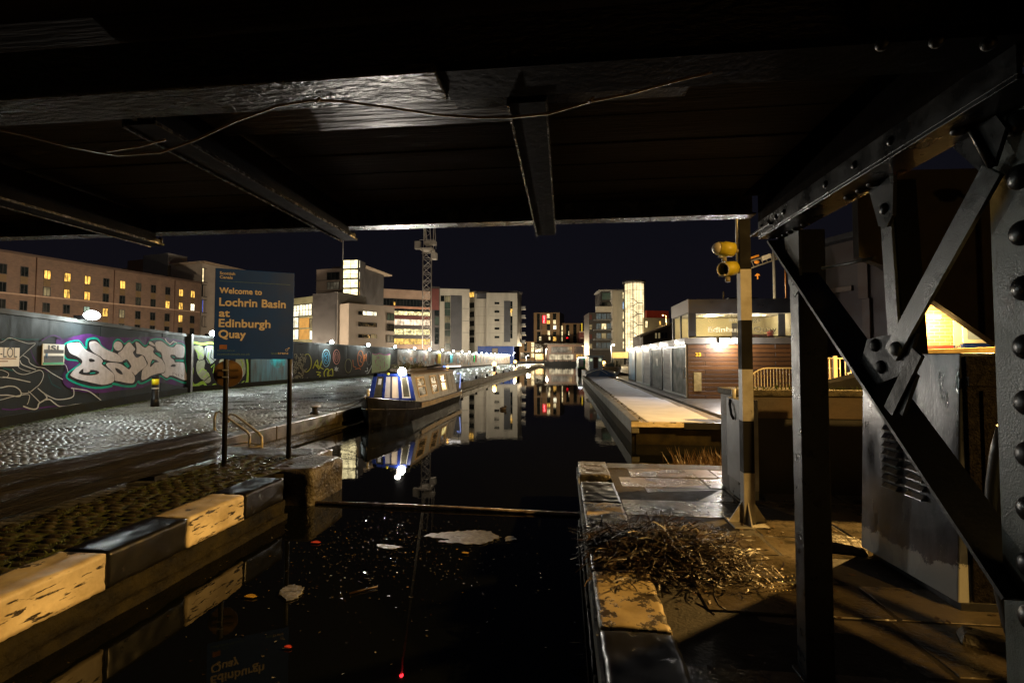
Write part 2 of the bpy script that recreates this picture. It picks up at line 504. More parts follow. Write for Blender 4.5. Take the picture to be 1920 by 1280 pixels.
class Wall:
    """an upright plane through two ground points; outward side faces the camera"""
    def __init__(s, p0, p1):
        s.p0 = Vector((p0[0], p0[1], 0)); s.p1 = Vector((p1[0], p1[1], 0))
        s.d = (s.p1 - s.p0); s.len = s.d.length; s.d.normalize()
        s.n = Vector((s.d.y, -s.d.x, 0))
        if s.n.dot(-s.p0) < 0: s.n = -s.n
    def hit(s, u, v):
        r = ray(u, v); t = (s.p0 - CP).dot(s.n) / r.dot(s.n)
        p = CP + r * t
        return (p - s.p0).dot(s.d), p.z
    def pt(s, a, z, out=0.0):
        return s.p0 + s.d * a + s.n * out + Vector((0, 0, z))
    def px(s, u, v, out=0.0):
        return s.pt(*s.hit(u, v), out)
    def slab(s, mb, a0, a1, z0, z1, o0, o1):
        mb.obox(s.pt((a0 + a1) / 2, (z0 + z1) / 2, (o0 + o1) / 2), s.d * abs(a1 - a0) / 2, s.n * abs(o1 - o0) / 2, Vector((0, 0, abs(z1 - z0) / 2)))
    def rect(s, u0, v0, u1, v1):
        um = (u0 + u1) / 2; vm = (v0 + v1) / 2
        a0 = s.hit(u0, vm)[0]; a1 = s.hit(u1, vm)[0]; z0 = s.hit(um, v1)[1]; z1 = s.hit(um, v0)[1]
        return min(a0, a1), max(a0, a1), min(z0, z1), max(z0, z1)
    def prect(s, mb, u0, v0, u1, v1, o0, o1):
        s.slab(mb, *s.rect(u0, v0, u1, v1), o0, o1)
    def window(s, parent, u0, v0, u1, v1, m, name='window', mull=0, trans=0, fr=None, fw=None):
        """a framed window: frame proud of the wall, pane behind it"""
        a0, a1, z0, z1 = s.rect(u0, v0, u1, v1)
        w = fw or max(0.05, min(a1 - a0, z1 - z0) * 0.07)
        mb = MB()
        s.slab(mb, a0, a1, z0 - w, z0, 0.0, 0.10); s.slab(mb, a0, a1, z1, z1 + w, 0.0, 0.09)
        s.slab(mb, a0 - w, a0, z0 - w, z1 + w, 0.0, 0.11); s.slab(mb, a1, a1 + w, z0 - w, z1 + w, 0.0, 0.11)
        for k in range(1, mull + 1):
            a = a0 + (a1 - a0) * k / (mull + 1); s.slab(mb, a - w / 3, a + w / 3, z0, z1, 0.02, 0.08)
        for k in range(1, trans + 1):
            z = z0 + (z1 - z0) * k / (trans + 1); s.slab(mb, a0, a1, z - w / 3, z + w / 3, 0.02, 0.075)
        f = mb.build(name, fr or M_FRAME, parent)
        pb = MB(); s.slab(pb, a0, a1, z0, z1, 0.003, 0.02)
        pb.build('pane', m, f)
        return f
M_FRAME = mat('dark window frame', (0.03, 0.03, 0.032), 0.5, 0, 0.1, 3, 0)
def stroke(mb, wall, pts, wpx, out, px=True):
    """a painted line of a given width in photo pixels lying on a wall"""
    P = [Vector((p[0], p[1])) for p in pts]
    L = []; Rr = []
    for i, p in enumerate(P):
        if i == 0: d = P[1] - p
        elif i == len(P) - 1: d = p - P[i - 1]
        else: d = (P[i + 1] - p).normalized() + (p - P[i - 1]).normalized()
        if d.length < 1e-6: d = Vector((1, 0))
        d.normalize(); n = Vector((-d.y, d.x)) * wpx / 2
        L.append(p + n); Rr.append(p - n)
    b = len(mb.v)
    for a, c in zip(L, Rr): mb.v.append(wall.px(a.x, a.y, out)); mb.v.append(wall.px(c.x, c.y, out))
    for i in range(len(P) - 1):
        mb.face((b + 2 * i, b + 2 * i + 1, b + 2 * i + 3, b + 2 * i + 2))
def smooth(pts, n=4, closed=False):
    """Catmull-Rom through the points"""
    P = [Vector((p[0], p[1])) for p in pts]; out = []
    N = len(P); rng = range(N if closed else N - 1)
    for i in rng:
        g = (lambda k: P[k % N]) if closed else (lambda k: P[max(0, min(N - 1, k))])
        p0, p1, p2, p3 = g(i - 1), g(i), g(i + 1), g(i + 2)
        for k in range(n):
            t = k / n
            out.append(0.5 * ((2 * p1) + (p2 - p0) * t + (2 * p0 - 5 * p1 + 4 * p2 - p3) * t * t + (3 * p1 - p0 - 3 * p2 + p3) * t ** 3))
    if not closed: out.append(P[-1])
    return out
def ordinal(i):
    return ['first', 'second', 'third', 'fourth', 'fifth', 'sixth', 'seventh', 'eighth', 'ninth', 'tenth', 'eleventh', 'twelfth', 'thirteenth', 'fourteenth',
            'fifteenth', 'sixteenth', 'seventeenth', 'eighteenth', 'nineteenth', 'twentieth', 'twenty-first', 'twenty-second', 'twenty-third', 'twenty-fourth'][i]
def copy_tree(o, parent=None):
    c = o.copy(); COL.objects.link(c)
    if parent is not None: c.parent = parent
    for ch in list(o.children): copy_tree(ch, c)
    return c

# ================================================================== SETTING: water, quays, ground
m, nt, b = _bsdf('still canal water')
setc(b, (0.0025, 0.003, 0.0028), 0.015)
b.inputs['IOR'].default_value = 1.333
t = nt.nodes.new('ShaderNodeTexCoord')
n1 = nt.nodes.new('ShaderNodeTexNoise'); n1.inputs['Scale'].default_value = 5.5; n1.inputs['Detail'].default_value = 3
n2 = nt.nodes.new('ShaderNodeTexNoise'); n2.inputs['Scale'].default_value = 0.11; n2.inputs['Detail'].default_value = 2
mp = nt.nodes.new('ShaderNodeMapping'); mp.inputs['Scale'].default_value = (1, 0.7, 1)
nt.links.new(t.outputs['Object'], mp.inputs[0]); nt.links.new(mp.outputs[0], n1.inputs['Vector'])
nt.links.new(t.outputs['Object'], n2.inputs['Vector'])
rp = ramp(nt, n2.outputs['Fac'], [(0.42, (0.12,) * 3), (0.68, (1.0,) * 3)])
mu = nt.nodes.new('ShaderNodeMath'); mu.operation = 'MULTIPLY'
nt.links.new(n1.outputs['Fac'], mu.inputs[0]); nt.links.new(rp.outputs[0], mu.inputs[1])
dv_ = nt.nodes.new('ShaderNodeVectorMath'); dv_.operation = 'DISTANCE'; dv_.inputs[1].default_value = (-4.3, 12.4, 0)
nt.links.new(t.outputs['Object'], dv_.inputs[0])
rd = ramp(nt, dv_.outputs['Value'], [(0.0, (1, 1, 1)), (1.0, (0, 0, 0))])
dsc = nt.nodes.new('ShaderNodeMath'); dsc.operation = 'MULTIPLY'; dsc.inputs[1].default_value = 1 / 2.6
nt.links.new(dv_.outputs['Value'], dsc.inputs[0]); nt.links.new(dsc.outputs[0], rd.inputs[0])
n3 = nt.nodes.new('ShaderNodeTexNoise'); n3.inputs['Scale'].default_value = 9.0; n3.inputs['Detail'].default_value = 2
nt.links.new(mp.outputs[0], n3.inputs['Vector'])
mz = nt.nodes.new('ShaderNodeMath'); mz.operation = 'MULTIPLY'; nt.links.new(rd.outputs[0], mz.inputs[0]); nt.links.new(n3.outputs['Fac'], mz.inputs[1])
my = nt.nodes.new('ShaderNodeMath'); my.operation = 'MULTIPLY_ADD'; my.inputs[1].default_value = 1.6; nt.links.new(mz.outputs[0], my.inputs[0]); nt.links.new(mu.outputs[0], my.inputs[2])
bump(nt, b, my.outputs[0], 0.14, 0.012)
M_WATER = m
w = MB(); w.poly([(-30, -22, 0), (45, -22, 0), (45, 176, 0), (-30, 176, 0)])
label(w.build('water', M_WATER, loc=(0, 0, 0)), kind='structure')

XL = -3.7; XR = 0.2; XB = -6.85
# left quay and towpath: ground sheet with its wall down into the water
g = MB(); g.mat(M_COBBLE)
LQ = [(-5.3, -20), (-5.3, 7.0), (-5.6, 8.0), (XB - 0.35, 8.45), (XB - 0.35, 60), (XB - 0.15, 168), (-60, 168), (-60, -20)]
g.fill([(x, y, 0.5) for x, y in LQ])
label(g.build('towpath', loc=(0, 0, 0)), kind='structure')
M_SETT = mat('worn granite setts', (0.20, 0.205, 0.185), 0.33, 0, 0.5, 1.1, 0.5, 45, 0.006, spec=0.6)
rs = random.Random(12)
g = MB(); setts(g, -18.4, XB - 0.38, 7.2, 33, 0.502, 0.175, 0.105, 0.016, rs, 0.009, lambda x, y: x < -7.24 and (y > 8.6 or x < -5.9) and (x > -13.0 - (y - 10) * 0.5 or y > 21))
setts(g, -10.5, -5.95, 3.4, 8.5, 0.502, 0.175, 0.105, 0.016, rs, 0.009, lambda x, y: not (x > -7.3 and y > 7.9))
label(g.build('cobbles', M_SETT, loc=(0, 0, 0)), kind='structure')
g = MB(); g.fill([(x, y, 0.5) for x, y in [(-4.12, -20), (-4.12, 6.15), (-4.05, 6.55), (-4.05, 7.45), (-4.3, 8.0), (-5.6, 8.0), (-5.3, 7.0), (-5.3, -20)]])
label(g.build('mossy_pavement', mat('mossy joints', (0.055, 0.065, 0.008), 0.85, 0, 0.9, 4, 1.0, 40, 0.02), loc=(0, 0, 0)), kind='structure')
g = MB(); setts(g, -5.32, -4.14, 1.2, 8.0, 0.500, 0.20, 0.10, 0.028, rs, 0.015, lambda x, y: (y < 6.5 or x < -4.08) and y < 7.55, 0.05)
label(g.build('mossy_setts', mat('dark mossy setts', (0.05, 0.043, 0.022), 0.28, 0, 0.7, 3.0, 0.6, 40, 0.008), loc=(0, 0, 0)), kind='structure')
g = MB(); r0_ = random.Random(77)
for k in range(2600):
    x = r0_.uniform(-5.3, -4.12); y = r0_.uniform(1.4, 7.6); h = max(0.004, mnoise.noise(Vector((x * 2.2, y * 1.5, 0))) * 0.022 + r0_.uniform(-.004, .008)); a = r0_.uniform(0, 6.28); s_ = r0_.uniform(.004, .010)
    if mnoise.noise(Vector((x * 2.2, y * 1.5, 0))) < -0.02: continue
    d = Vector((math.cos(a), math.sin(a), 0)) * s_; c = Vector((x, y, .505)); g.poly([c - d, c + d, c + Vector((r0_.gauss(0, .01), r0_.gauss(0, .01), h + .01))])
label(g.build('moss', M_MOSS, loc=(0, 0, 0)), 'tufts of moss between the setts beside the timber beam', 'moss', kind='stuff')
# quay edge of the basin: stone kerb on a mossy wall
g = MB()
y = 8.45; k = 0
rr = random.Random(3)
while y < 168:
    L = rr.uniform(2.2, 3.6) * (1 if y < 60 else 3)
    x = XB + rr.uniform(-0.012, 0.012)
    g.box(x - 0.36, x, y, min(y + L - 0.015, 168), 0.16, 0.5 + rr.uniform(0.0, 0.02)); y += L
label(g.build('quay_edge', mat('brown quay kerb', (0.058, 0.046, 0.026), 0.5, 0, 0.7, 2.2, 0.5, 12, 0.012, rust=((0.045, 0.05, 0.008), 3.0, 0.56)), loc=(0, 0, 0), bevel=0.025), kind='structure')
g = MB(); g.box(XB - 0.5, XB - 0.05, 8.0, 168, -1.2, 0.17)
g.box(XB - 0.5, XB + 0.10, 8.0, 168, -1.2, 0.03)
label(g.build('quay_wall', M_MOSSSTONE, loc=(0, 0, 0)), kind='structure')
# narrow lock mouth, left side: wall under the coping and the big end stone
g = MB(); g.box(-5.4, XL - 0.10, -20, 6.2, -1.2, 0.2); rbox(g, -4.2, XL - 0.015, 0.8, 6.18, -0.2, 0.225, 0.018, 0.07, 0.02, 3.5); rbox(g, -4.2, XL + 0.06, 0.8, 6.14, -0.3, 0.075, 0.02, 0.08, 0.02, 3.0)
rbox(g, -5.4, -4.0, 6.1, 6.66, -0.6, 0.47, 0.02, 0.08, 0.03, 4.0)
label(g.build('lock_wall', mat('slimy lock wall', (0.012, 0.010, 0.004), 0.8, 0, 0.95, 4, 1.0, 18, 0.03, spec=0.12), loc=(0, 0, 0)), kind='structure')
g = MB(); rbox(g, -4.35, -3.60, 6.63, 7.66, -0.6, 0.515, 0.022, 0.06, 0.06, 3.0); rbox(g, -7.1, -4.1, 7.58, 8.32, -0.6, 0.508, 0.015, 0.09, 0.04, 3.0)
label(g.build('quay_end', M_QUAYSTONE, loc=(0, 0, 0)), kind='structure')

# right quay
g = MB(); g.fill([(x, y, 0.5) for x, y in [(0.62, -20), (40, -20), (40, 7.25), (0.62, 7.25)]])
label(g.build('pavement', mat('dark joint grit', (0.02, 0.016, 0.01), 0.7, 0, 0.5, 8, 0.6, 40, 0.01), loc=(0, 0, 0)), kind='structure')
g = MB(); setts(g, 0.66, 5.4, 0.6, 7.2, 0.500, 0.98, 0.52, 0.014, rs, 0.004, None, 0.0030, 0.975)
label(g.build('flagstones', mat('wet flagstone', (0.105, 0.085, 0.054), 0.30, 0, 0.55, 2.2, 0.75, 26, 0.008, rust=((0.03, 0.026, 0.015), 2.4, 0.56)), loc=(0, 0, 0)), kind='structure')
g = MB(); g.box(XR + 0.03, 40, -20, 7.4, -1.2, 0.22); g.box(0.62, 40, 7.25, 7.62, 0.225, 0.51)
label(g.build('quay_wall', M_MOSSSTONE, loc=(0, 0, 0), bevel=0.03), kind='structure')
# boathouse apron and the ground beyond it on the right bank
g = MB(); g.box(4.28, 60, 13.0, 45, -1.0, 0.56); g.box(6.5, 60, 45, 178, -1.0, 0.6)
label(g.build('boathouse_apron', mat('wet concrete', (0.13, 0.115, 0.095), 0.4, 0, 0.4, 1.0, 0.4, 20, 0.01), loc=(0, 0, 0)), kind='structure')
g = MB(); g.box(-200, 200, 172, 520, -1.0, 0.8); g.box(-400, -60, -20, 520, -1.0, 0.48); g.box(-60, -30, 168, 520, -1.0, 0.45); g.box(60, 400, -20, 520, -1.0, 0.5); g.box(40, 60, -20, 13, -1.0, 0.49)
label(g.build('ground', mat('dark ground', (0.06, 0.055, 0.05), 0.7, 0, 0.4, 0.3, 0.2, 3), loc=(0, 0, 0)), kind='structure')

# coping blocks in black and white, each a block of its own laid on the lock walls
def coping(x0, x1, y0, y1, z0, m, lab, grp):
    c = MB(); rbox(c, x0, x1, y0 + 0.006, y1 - 0.006, z0, 0.53, 0.007, 0.035, 0.010, 9.0)
    return label(c.build('coping_block', m), lab, 'coping', grp)
cl = [(1.04, 1.9, M_BLACKPAINT, 'black coping block of the left edge nearest the camera'),
      (1.9, 3.62, M_WHITEPAINT, 'long flaking cream coping block at the left edge of the photo'),
      (3.62, 4.47, M_BLACKPAINT, 'black coping block between the two cream ones on the left edge'),
      (4.47, 5.33, M_WHITEPAINT, 'shorter flaking cream coping block in the middle of the left edge'),
      (5.33, 6.12, M_BLACKPAINT, 'black coping block next to the rounded end stone on the left')]
for y0, y1, mm, lb in cl: coping(XL - 0.42, XL, y0, y1, 0.23, mm, lb, 'painted coping blocks of the left lock edge')
cr = [(1.9, 2.93, M_BLACKPAINT, 'black coping block at the bottom of the right lock edge'),
      (2.93, 3.72, M_WORNCREAM, 'long worn cream coping block below the reed heap'),
      (3.72, 4.68, M_BLACKPAINT, 'dark coping block half buried under the reed heap'),
      (4.68, 5.46, M_WORNCREAM, 'short worn cream coping block above the reed heap'),
      (5.46, 6.36, M_BLACKPAINT, 'black coping block beside the sunken slot on the right edge'),
      (6.68, 7.6, M_QUAYSTONE, 'mossy rounded stone block at the far corner of the right quay')]
for y0, y1, mm, lb in cr: coping(XR, 0.62, y0, y1, 0.22, mm, lb, 'painted coping blocks of the right lock edge')
g = MB(); g.box(XR + 0.05, 0.62, 6.36, 6.68, 0.2, 0.36)
label(g.build('stop_plank_slot', M_DARK), 'sunken black slot between two coping blocks on the right quay', 'slot')
g = MB(); g.box(XR - 0.022, XR - 0.004, -1, 7.3, 0.34, 0.50)
label(g.build('edge_strip', mat('worn steel edge', (0.30, 0.30, 0.27), 0.35, 0.5, 0.5, 6, 0.6, 25, 0.01)), 'pale worn steel strip along the water edge of the right quay', 'edging')

# bar floating across the lock mouth
g = MB(); g.tube([(XL - 0.25, 6.78, 0.02), (-1.6, 6.70, 0.03), (XR, 6.62, 0.02)], 0.024, 10)
label(g.build('boom', mat('wet boom', (0.30, 0.24, 0.20), 0.3, 0.3, 0.4, 6, 0.3, 30)), 'thin wet boom lying across the water between the two quays', 'boom')

# moss along the foot of the hoarding
# ================================================================== HOARDING
HA = Wall(G(-130, 826), G(350, 736))
HB = Wall((-18, 21.6), (-18, 160))
M_HOARD = mat('charcoal painted boards', (0.017, 0.021, 0.024), 0.75, 0, 0.45, 1.6, 0.35, 10, 0.008, spec=0.12, stretch=(3, 3, 0.6))
M_HOARDB = mat('dark stained boards', (0.022, 0.021, 0.020), 0.75, 0, 0.5, 1.2, 0.35, 10, 0.008, spec=0.12, stretch=(2, 2, 0.5))
M_HOARDC = mat('brown graffitied boards', (0.15, 0.115, 0.09), 0.6, 0, 0.75, 1.1, 0.35, 10, 0.008, stretch=(1, 1, 0.7))
M_CAP = mat('grey capping board', (0.05, 0.053, 0.053), 0.7, 0, 0.2, 2, 0.2, spec=0.15)
M_PLINTH = mat('mossy concrete plinth', (0.012, 0.011, 0.006), 0.8, 0, 0.6, 3, 0.6, 20, 0.01, spec=0.1)
ZT = 3.28
def hoarding(w, a0, a1, nm, lab, m):
    root = thing(nm, lab, 'hoarding', w.pt((a0 + a1) / 2, 0.5))
    mb = MB()
    a = a0; i = 0
    while a < a1 - 0.05:
        b1 = min(a + 2.44, a1)
        w.slab(mb, a + 0.006, b1 - 0.006, 0.78, ZT - 0.12, -0.06, 0.0 + 0.008 * (i % 2)); a = b1; i += 1
    mb.build('board', m, root)
    mb = MB(); w.slab(mb, a0, a1, ZT - 0.12, ZT, -0.08, 0.07); mb.build('capping', M_CAP, root)
    mb = MB(); w.slab(mb, a0, a1, 0.4, 0.78, -0.2, 0.12); mb.build('plinth', M_PLINTH, root, bevel=0.02)
    return root
hoA = hoarding(HA, -6, HA.len, 'hoarding', 'dark hoarding with the big silver and teal graffiti on the left', M_HOARD)
pb = MB(); HA.slab(pb, HA.len - 0.14, HA.len + 0.14, 0.4, ZT + 0.02, -0.15, 0.2); pb.build('post', M_DARK, hoA)
s1, s2 = HB.hit(475, 690)[0], HB.hit(745, 690)[0]
hoB = hoarding(HB, 0.1, s2, 'hoarding', 'charcoal hoarding behind the welcome sign with ring shaped tags', M_HOARDB)
hoC = hoarding(HB, s2 + 0.02, 138.4, 'hoarding', 'long brown graffitied hoarding beyond the narrowboat', M_HOARDC)

def paint(name, rgb, rough=0.5): return mat('spray ' + name, rgb, 0.75, 0, 0.18, 6, 0, spec=0.12)
K = 270 / 1920.0
def gp(pts): return [(100 + x * K, 620 + y * K) for x, y in pts]
# --- the big piece, traced letter by letter
LET = {
 'b': [(168,178),(250,160),(330,158),(375,205),(430,262),(520,305),(600,345),(648,400),(630,440),(690,490),(760,545),(800,590),(795,670),(730,705),(640,718),(540,700),(420,672),(300,640),(220,600),(222,570),(280,500),(340,460),(372,420),(360,380),(300,340),(215,300),(185,250)],
 'o1': [(470,150),(540,138),(590,165),(640,215),(720,262),(820,300),(880,340),(915,405),(860,415),(760,405),(660,380),(620,345),(520,285),(470,220)],
 'o2': [(690,455),(720,425),(800,425),(880,440),(960,490),(1030,545),(1075,615),(1060,690),(980,695),(880,675),(800,655),(805,590),(760,530)],
 'dot': [(850,140),(895,160),(912,205),(890,250),(850,265),(810,245),(790,200),(808,155)],
 'i': [(850,300),(905,255),(950,190),(1000,150),(1040,190),(1080,245),(1050,290),(1100,360),(1170,330),(1205,370),(1235,450),(1190,500),(1130,545),(1080,590),(1050,555),(1000,520),(1030,470),(970,380),(915,400),(890,345)],
 'z': [(1085,150),(1130,165),(1180,210),(1220,225),(1265,195),(1330,235),(1320,280),(1350,320),(1400,355),(1450,400),(1480,470),(1470,550),(1380,570),(1290,600),(1230,640),(1170,655),(1165,600),(1180,520),(1230,470),(1250,430),(1225,380),(1200,335),(1140,310),(1095,300),(1100,230)],
 'e': [(1355,150),(1420,138),(1470,165),(1520,205),(1600,220),(1640,175),(1735,210),(1740,290),(1725,355),(1640,350),(1610,322),(1555,320),(1560,360),(1600,390),(1610,420),(1660,418),(1730,430),(1750,520),(1775,620),(1760,658),(1690,640),(1620,610),(1545,595),(1510,625),(1450,595),(1435,575),(1480,550),(1480,440),(1450,380),(1430,290),(1375,260),(1350,200)],
 'tick': [(1270,145),(1300,150),(1345,190),(1335,205),(1270,175)],
}
HOLES = {'b1': [(460,375),(500,372),(538,392),(525,412),(470,415)], 'b2': [(322,555),(385,500),(385,555),(470,545),(478,520),(560,528),(598,555),(560,582),(450,592),(360,580)],
         'o': [(808,495),(850,505),(895,540),(912,580),(880,578),(830,545)], 'z1': [(1310,375),(1400,415),(1340,425),(1300,470),(1275,475)],
         'e1': [(1548,325),(1600,330),(1620,350),(1735,365),(1730,378),(1600,375),(1560,355)], 'e2': [(1550,475),(1580,445),(1618,450),(1615,480)]}
art = MB()
OUTER = smooth(gp([(100,270),(115,200),(170,150),(330,120),(410,215),(420,150),(450,100),(560,85),(610,130),(640,195),(760,265),(790,150),(850,105),(905,130),(940,165),(1000,125),(1040,150),(1085,115),(1140,125),(1220,195),(1290,115),(1420,100),(1500,150),(1570,195),(1630,155),(1755,200),(1760,420),(1800,640),(1770,705),(1690,690),(1560,640),(1500,660),(1420,610),(1330,640),(1170,715),(1110,690),(1085,745),(960,755),(780,720),(770,750),(560,775),(360,735),(200,665),(155,610),(190,545),(330,440),(300,405),(170,390),(115,320)]), 3, True)
INNER = smooth(gp([(125,270),(140,215),(175,168),(328,140),(405,235),(440,235),(445,165),(470,122),(560,115),(600,150),(640,215),(770,290),(800,170),(850,125),(900,145),(945,185),(1000,140),(1040,170),(1090,135),(1140,145),(1220,215),(1290,135),(1420,120),(1500,172),(1570,215),(1640,170),(1738,205),(1745,420),(1780,640),(1762,680),(1690,668),(1560,618),(1500,642),(1420,592),(1320,620),(1170,690),(1125,660),(1075,715),(960,725),(790,690),(760,722),(560,745),(370,708),(215,640),(180,605),(210,550),(350,455),(330,420),(300,385),(180,370),(140,315)]), 3, True)
HAZE = smooth(gp([(60,300),(30,120),(120,110),(330,60),(480,40),(700,90),(800,80),(1000,90),(1250,80),(1480,85),(1660,120),(1740,150),(1790,330),(1800,700),(1700,740),(1500,700),(1320,700),(1150,770),(900,790),(600,830),(300,800),(140,720),(110,600),(160,500),(110,420)]), 3, True)
M_PURPLE = mat('spray purple', (0.05, 0.012, 0.085), 0.75, 0, 0.9, 1.2, 0, spec=0.12)
art.mat(M_PURPLE).fill([HA.px(p.x, p.y, 0.014) for p in HAZE])
art.mat(paint('teal', (0.0, 0.30, 0.23))).fill([HA.px(p.x, p.y, 0.018) for p in OUTER])
art.mat(paint('black', (0.012, 0.011, 0.014))).fill([HA.px(p.x, p.y, 0.022) for p in INNER])
for k in LET:
    art.mat(paint('silver', (0.50, 0.485, 0.53))).fill([HA.px(p.x, p.y, 0.026) for p in smooth(gp(LET[k]), 3, True)])
for k in HOLES:
    art.mat(paint('black', (0.012, 0.011, 0.014))).fill([HA.px(p.x, p.y, 0.031) for p in smooth(gp(HOLES[k]), 2, True)])
art.mat(paint('teal', (0.0, 0.30, 0.23)))
for q in ([(470,560),(540,550),(545,568),(470,575)], [(640,430),(665,415),(690,425),(660,450)], [(920,435),(960,415),(1000,470),(975,495)], [(1340,290),(1400,300),(1430,345),(1400,345)], [(1560,335),(1610,350),(1600,362)], [(1615,385),(1730,385),(1730,412),(1620,405)], [(1290,440),(1310,395),(1340,405)]):
    art.fill([HA.px(p[0], p[1], 0.035) for p in gp(q)])
art.mat(paint('white', (0.8, 0.8, 0.78)))
for q in ([(180,185),(330,178),(380,225),(430,275)], [(475,165),(540,152),(580,170)]): stroke(art, HA, gp(q), 1.0, 0.03)
stroke(art, HA, gp([(1480,105),(1500,140),(1545,180),(1590,140),(1640,160)]), 1.6, 0.03)
art.mat(paint('black', (0.012, 0.011, 0.014)))
for q in ([(648,400),(700,380)], [(800,590),(800,655)], [(1575,565),(1605,560),(1575,590),(1600,600)], [(1615,570),(1640,595)], [(1655,575),(1660,605)], [(1690,580),(1715,600),(1690,615)]): stroke(art, HA, gp(q), 0.8, 0.034)
art.build('graffiti', parent=hoA)
# --- white line work and tags to the left of it
art = MB(); art.mat(paint('chalk white', (0.42, 0.44, 0.44)))
K2 = 200 / 1600.0
def gl(pts): return [(x * K2, 620 + y * K2) for x, y in pts]
for q, wd in (([(-160,190),(0,170),(110,105),(260,150),(400,190),(505,188),(430,260),(330,350),(250,430),(230,500),(270,560),(370,600),(430,610)], 1.0),
          ([(320,370),(400,420),(420,480),(520,540),(640,560),(760,640),(920,730)], 1.3), ([(270,440),(300,500),(400,545),(510,580)], 1.6), ([(160,570),(230,630),(330,655),(440,630),(570,590),(625,640),(610,730),(560,810),(510,850),(420,920),(330,940),(290,930)], 1.2),
          ([(10,690),(200,720),(430,770)], 1.7), ([(-90,860),(0,850),(100,830),(200,840),(270,890),(290,950),(250,985),(100,965),(0,965),(-100,970)], 1.8), ([(-100,1050),(0,1030),(180,985),(400,955),(405,1050),(380,1105)], 1.1),
          ([(400,905),(480,980),(580,1080)], 1.4), ([(540,860),(640,940),(760,1005),(850,1030),(1000,1015),(1080,975),(1080,870),(1050,860),(1200,880),(1310,905),(1420,980),(1520,1065)], 1.8),
          ([(640,940),(680,1000),(640,1040),(560,1090),(540,1150),(500,1175),(420,1165),(320,1130)], 2.4), ([(640,1040),(720,1030),(800,1090),(880,1135),(1000,1125),(1150,1100),(1520,1070)], 2.2),
          ([(900,510),(960,510),(1000,620)], 1.0), ([(-100,600),(0,590),(100,640),(60,700),(-80,690)], 1.0)):
    stroke(art, HA, [(p.x, p.y) for p in smooth(gl(q), 4)], wd, 0.036)
art.mat(M_PURPLE)
for q, wd in (([(0,1170),(150,1185),(300,1165),(420,1180)], 2.6), ([(560,1160),(800,1130),(1000,1130)], 2.4), ([(430,260),(470,380),(560,520),(700,620)], 1.6), ([(600,150),(700,90),(800,70),(900,120)], 2.5), ([(1050,900),(1300,900)], 1.6)):
    stroke(art, HA, [(p.x, p.y) for p in smooth(gl(q), 4)], wd, 0.033)
art.mat(paint('dark teal', (0.01, 0.07, 0.07)))
for q, wd in (([(0,130),(200,110),(330,130),(560,130)], 2.2), ([(700,650),(760,800),(900,870)], 1.0), ([(20,560),(200,600)], 3)): stroke(art, HA, gl(q), wd, 0.031)
art.build('chalk_drawing', parent=hoA)
art = MB()
art.mat(paint('pale grey', (0.30, 0.30, 0.28)))
a0, z0 = HA.hit(272, 746)
add_text(art, 'AUC', HA.pt(a0, z0 - 0.05, 0.036), HA.d, Vector((0, 0, 1)), 0.34, 0.55)
art.build('name_tag', parent=hoA)
art = MB(); art.mat(paint('pale grey', (0.30, 0.30, 0.28)))
a0, z0 = HA.hit(303, 741)
add_text(art, 'IT.', HA.pt(a0, z0 - 0.05, 0.036), HA.d, Vector((0, 0, 1)), 0.34, 0.5)
art.build('name_tag', parent=hoA)
# notice boards screwed to the hoarding
def notice(u0, v0, u1, v1, name, lab, texts):
    r = thing(name, lab, 'notice board', HA.px((u0 + u1) / 2, v1, 0.03))
    mb = MB(); q = HA.rect(u0, v0, u1, v1); HA.slab(mb, *q, 0.036, 0.056); mb.build('board', mat('notice white', (0.62, 0.60, 0.54), 0.5, 0, 0.1, 4, 0), r)
    tb = MB()
    for mm, body, fu, fv, sz, wd in texts:
        tb.mat(mm)
        a = q[0] + (q[1] - q[0]) * fu; z = q[3] - (q[3] - q[2]) * fv
        if body == '#': HA.slab(tb, a, a + wd * (q[1] - q[0]), z, z + sz, 0.056, 0.060)
        else: add_text(tb, body, HA.pt(a, z, 0.061), HA.d, Vector((0, 0, 1)), sz, wd * (q[1] - q[0]), 0.018 if body == 'JSL' else 0)
    tb.build('lettering', parent=r)
INK = mat('black ink', (0.015, 0.015, 0.018), 0.5, 0, 0, 1, 0); INKB = mat('blue ink', (0.05, 0.16, 0.30), 0.5, 0, 0, 1, 0); INKG = mat('green ink', (0.02, 0.30, 0.14), 0.5, 0, 0, 1, 0); INKR = mat('brown ink', (0.25, 0.16, 0.10), 0.5, 0, 0, 1, 0)
notice(75, 645, 116, 684, 'notice_board', 'white contractor notice with black rows beside the silver graffiti',
       [(INK, 'JSL', 0.14, 0.33, 0.20, 0.72), (INK, '#', 0.06, 0.44, 0.10, 0.90), (INKB, '#', 0.12, 0.69, 0.14, 0.1), (INK, '#', 0.32, 0.67, 0.05, 0.18), (INK, '#', 0.62, 0.68, 0.07, 0.08), (INK, '#', 0.06, 0.88, 0.18, 0.9), (INKG, '#', 0.02, 0.985, 0.06, 0.96)])
notice(-35, 651, 31, 687, 'notice_board', 'cream notice reading LOL at the far left of the hoarding',
       [(INK, '-LOL', 0.42, 0.52, 0.34, 0.50), (INKR, '#', 0.35, 0.62, 0.03, 0.55), (INKR, '#', 0.35, 0.76, 0.03, 0.3)])

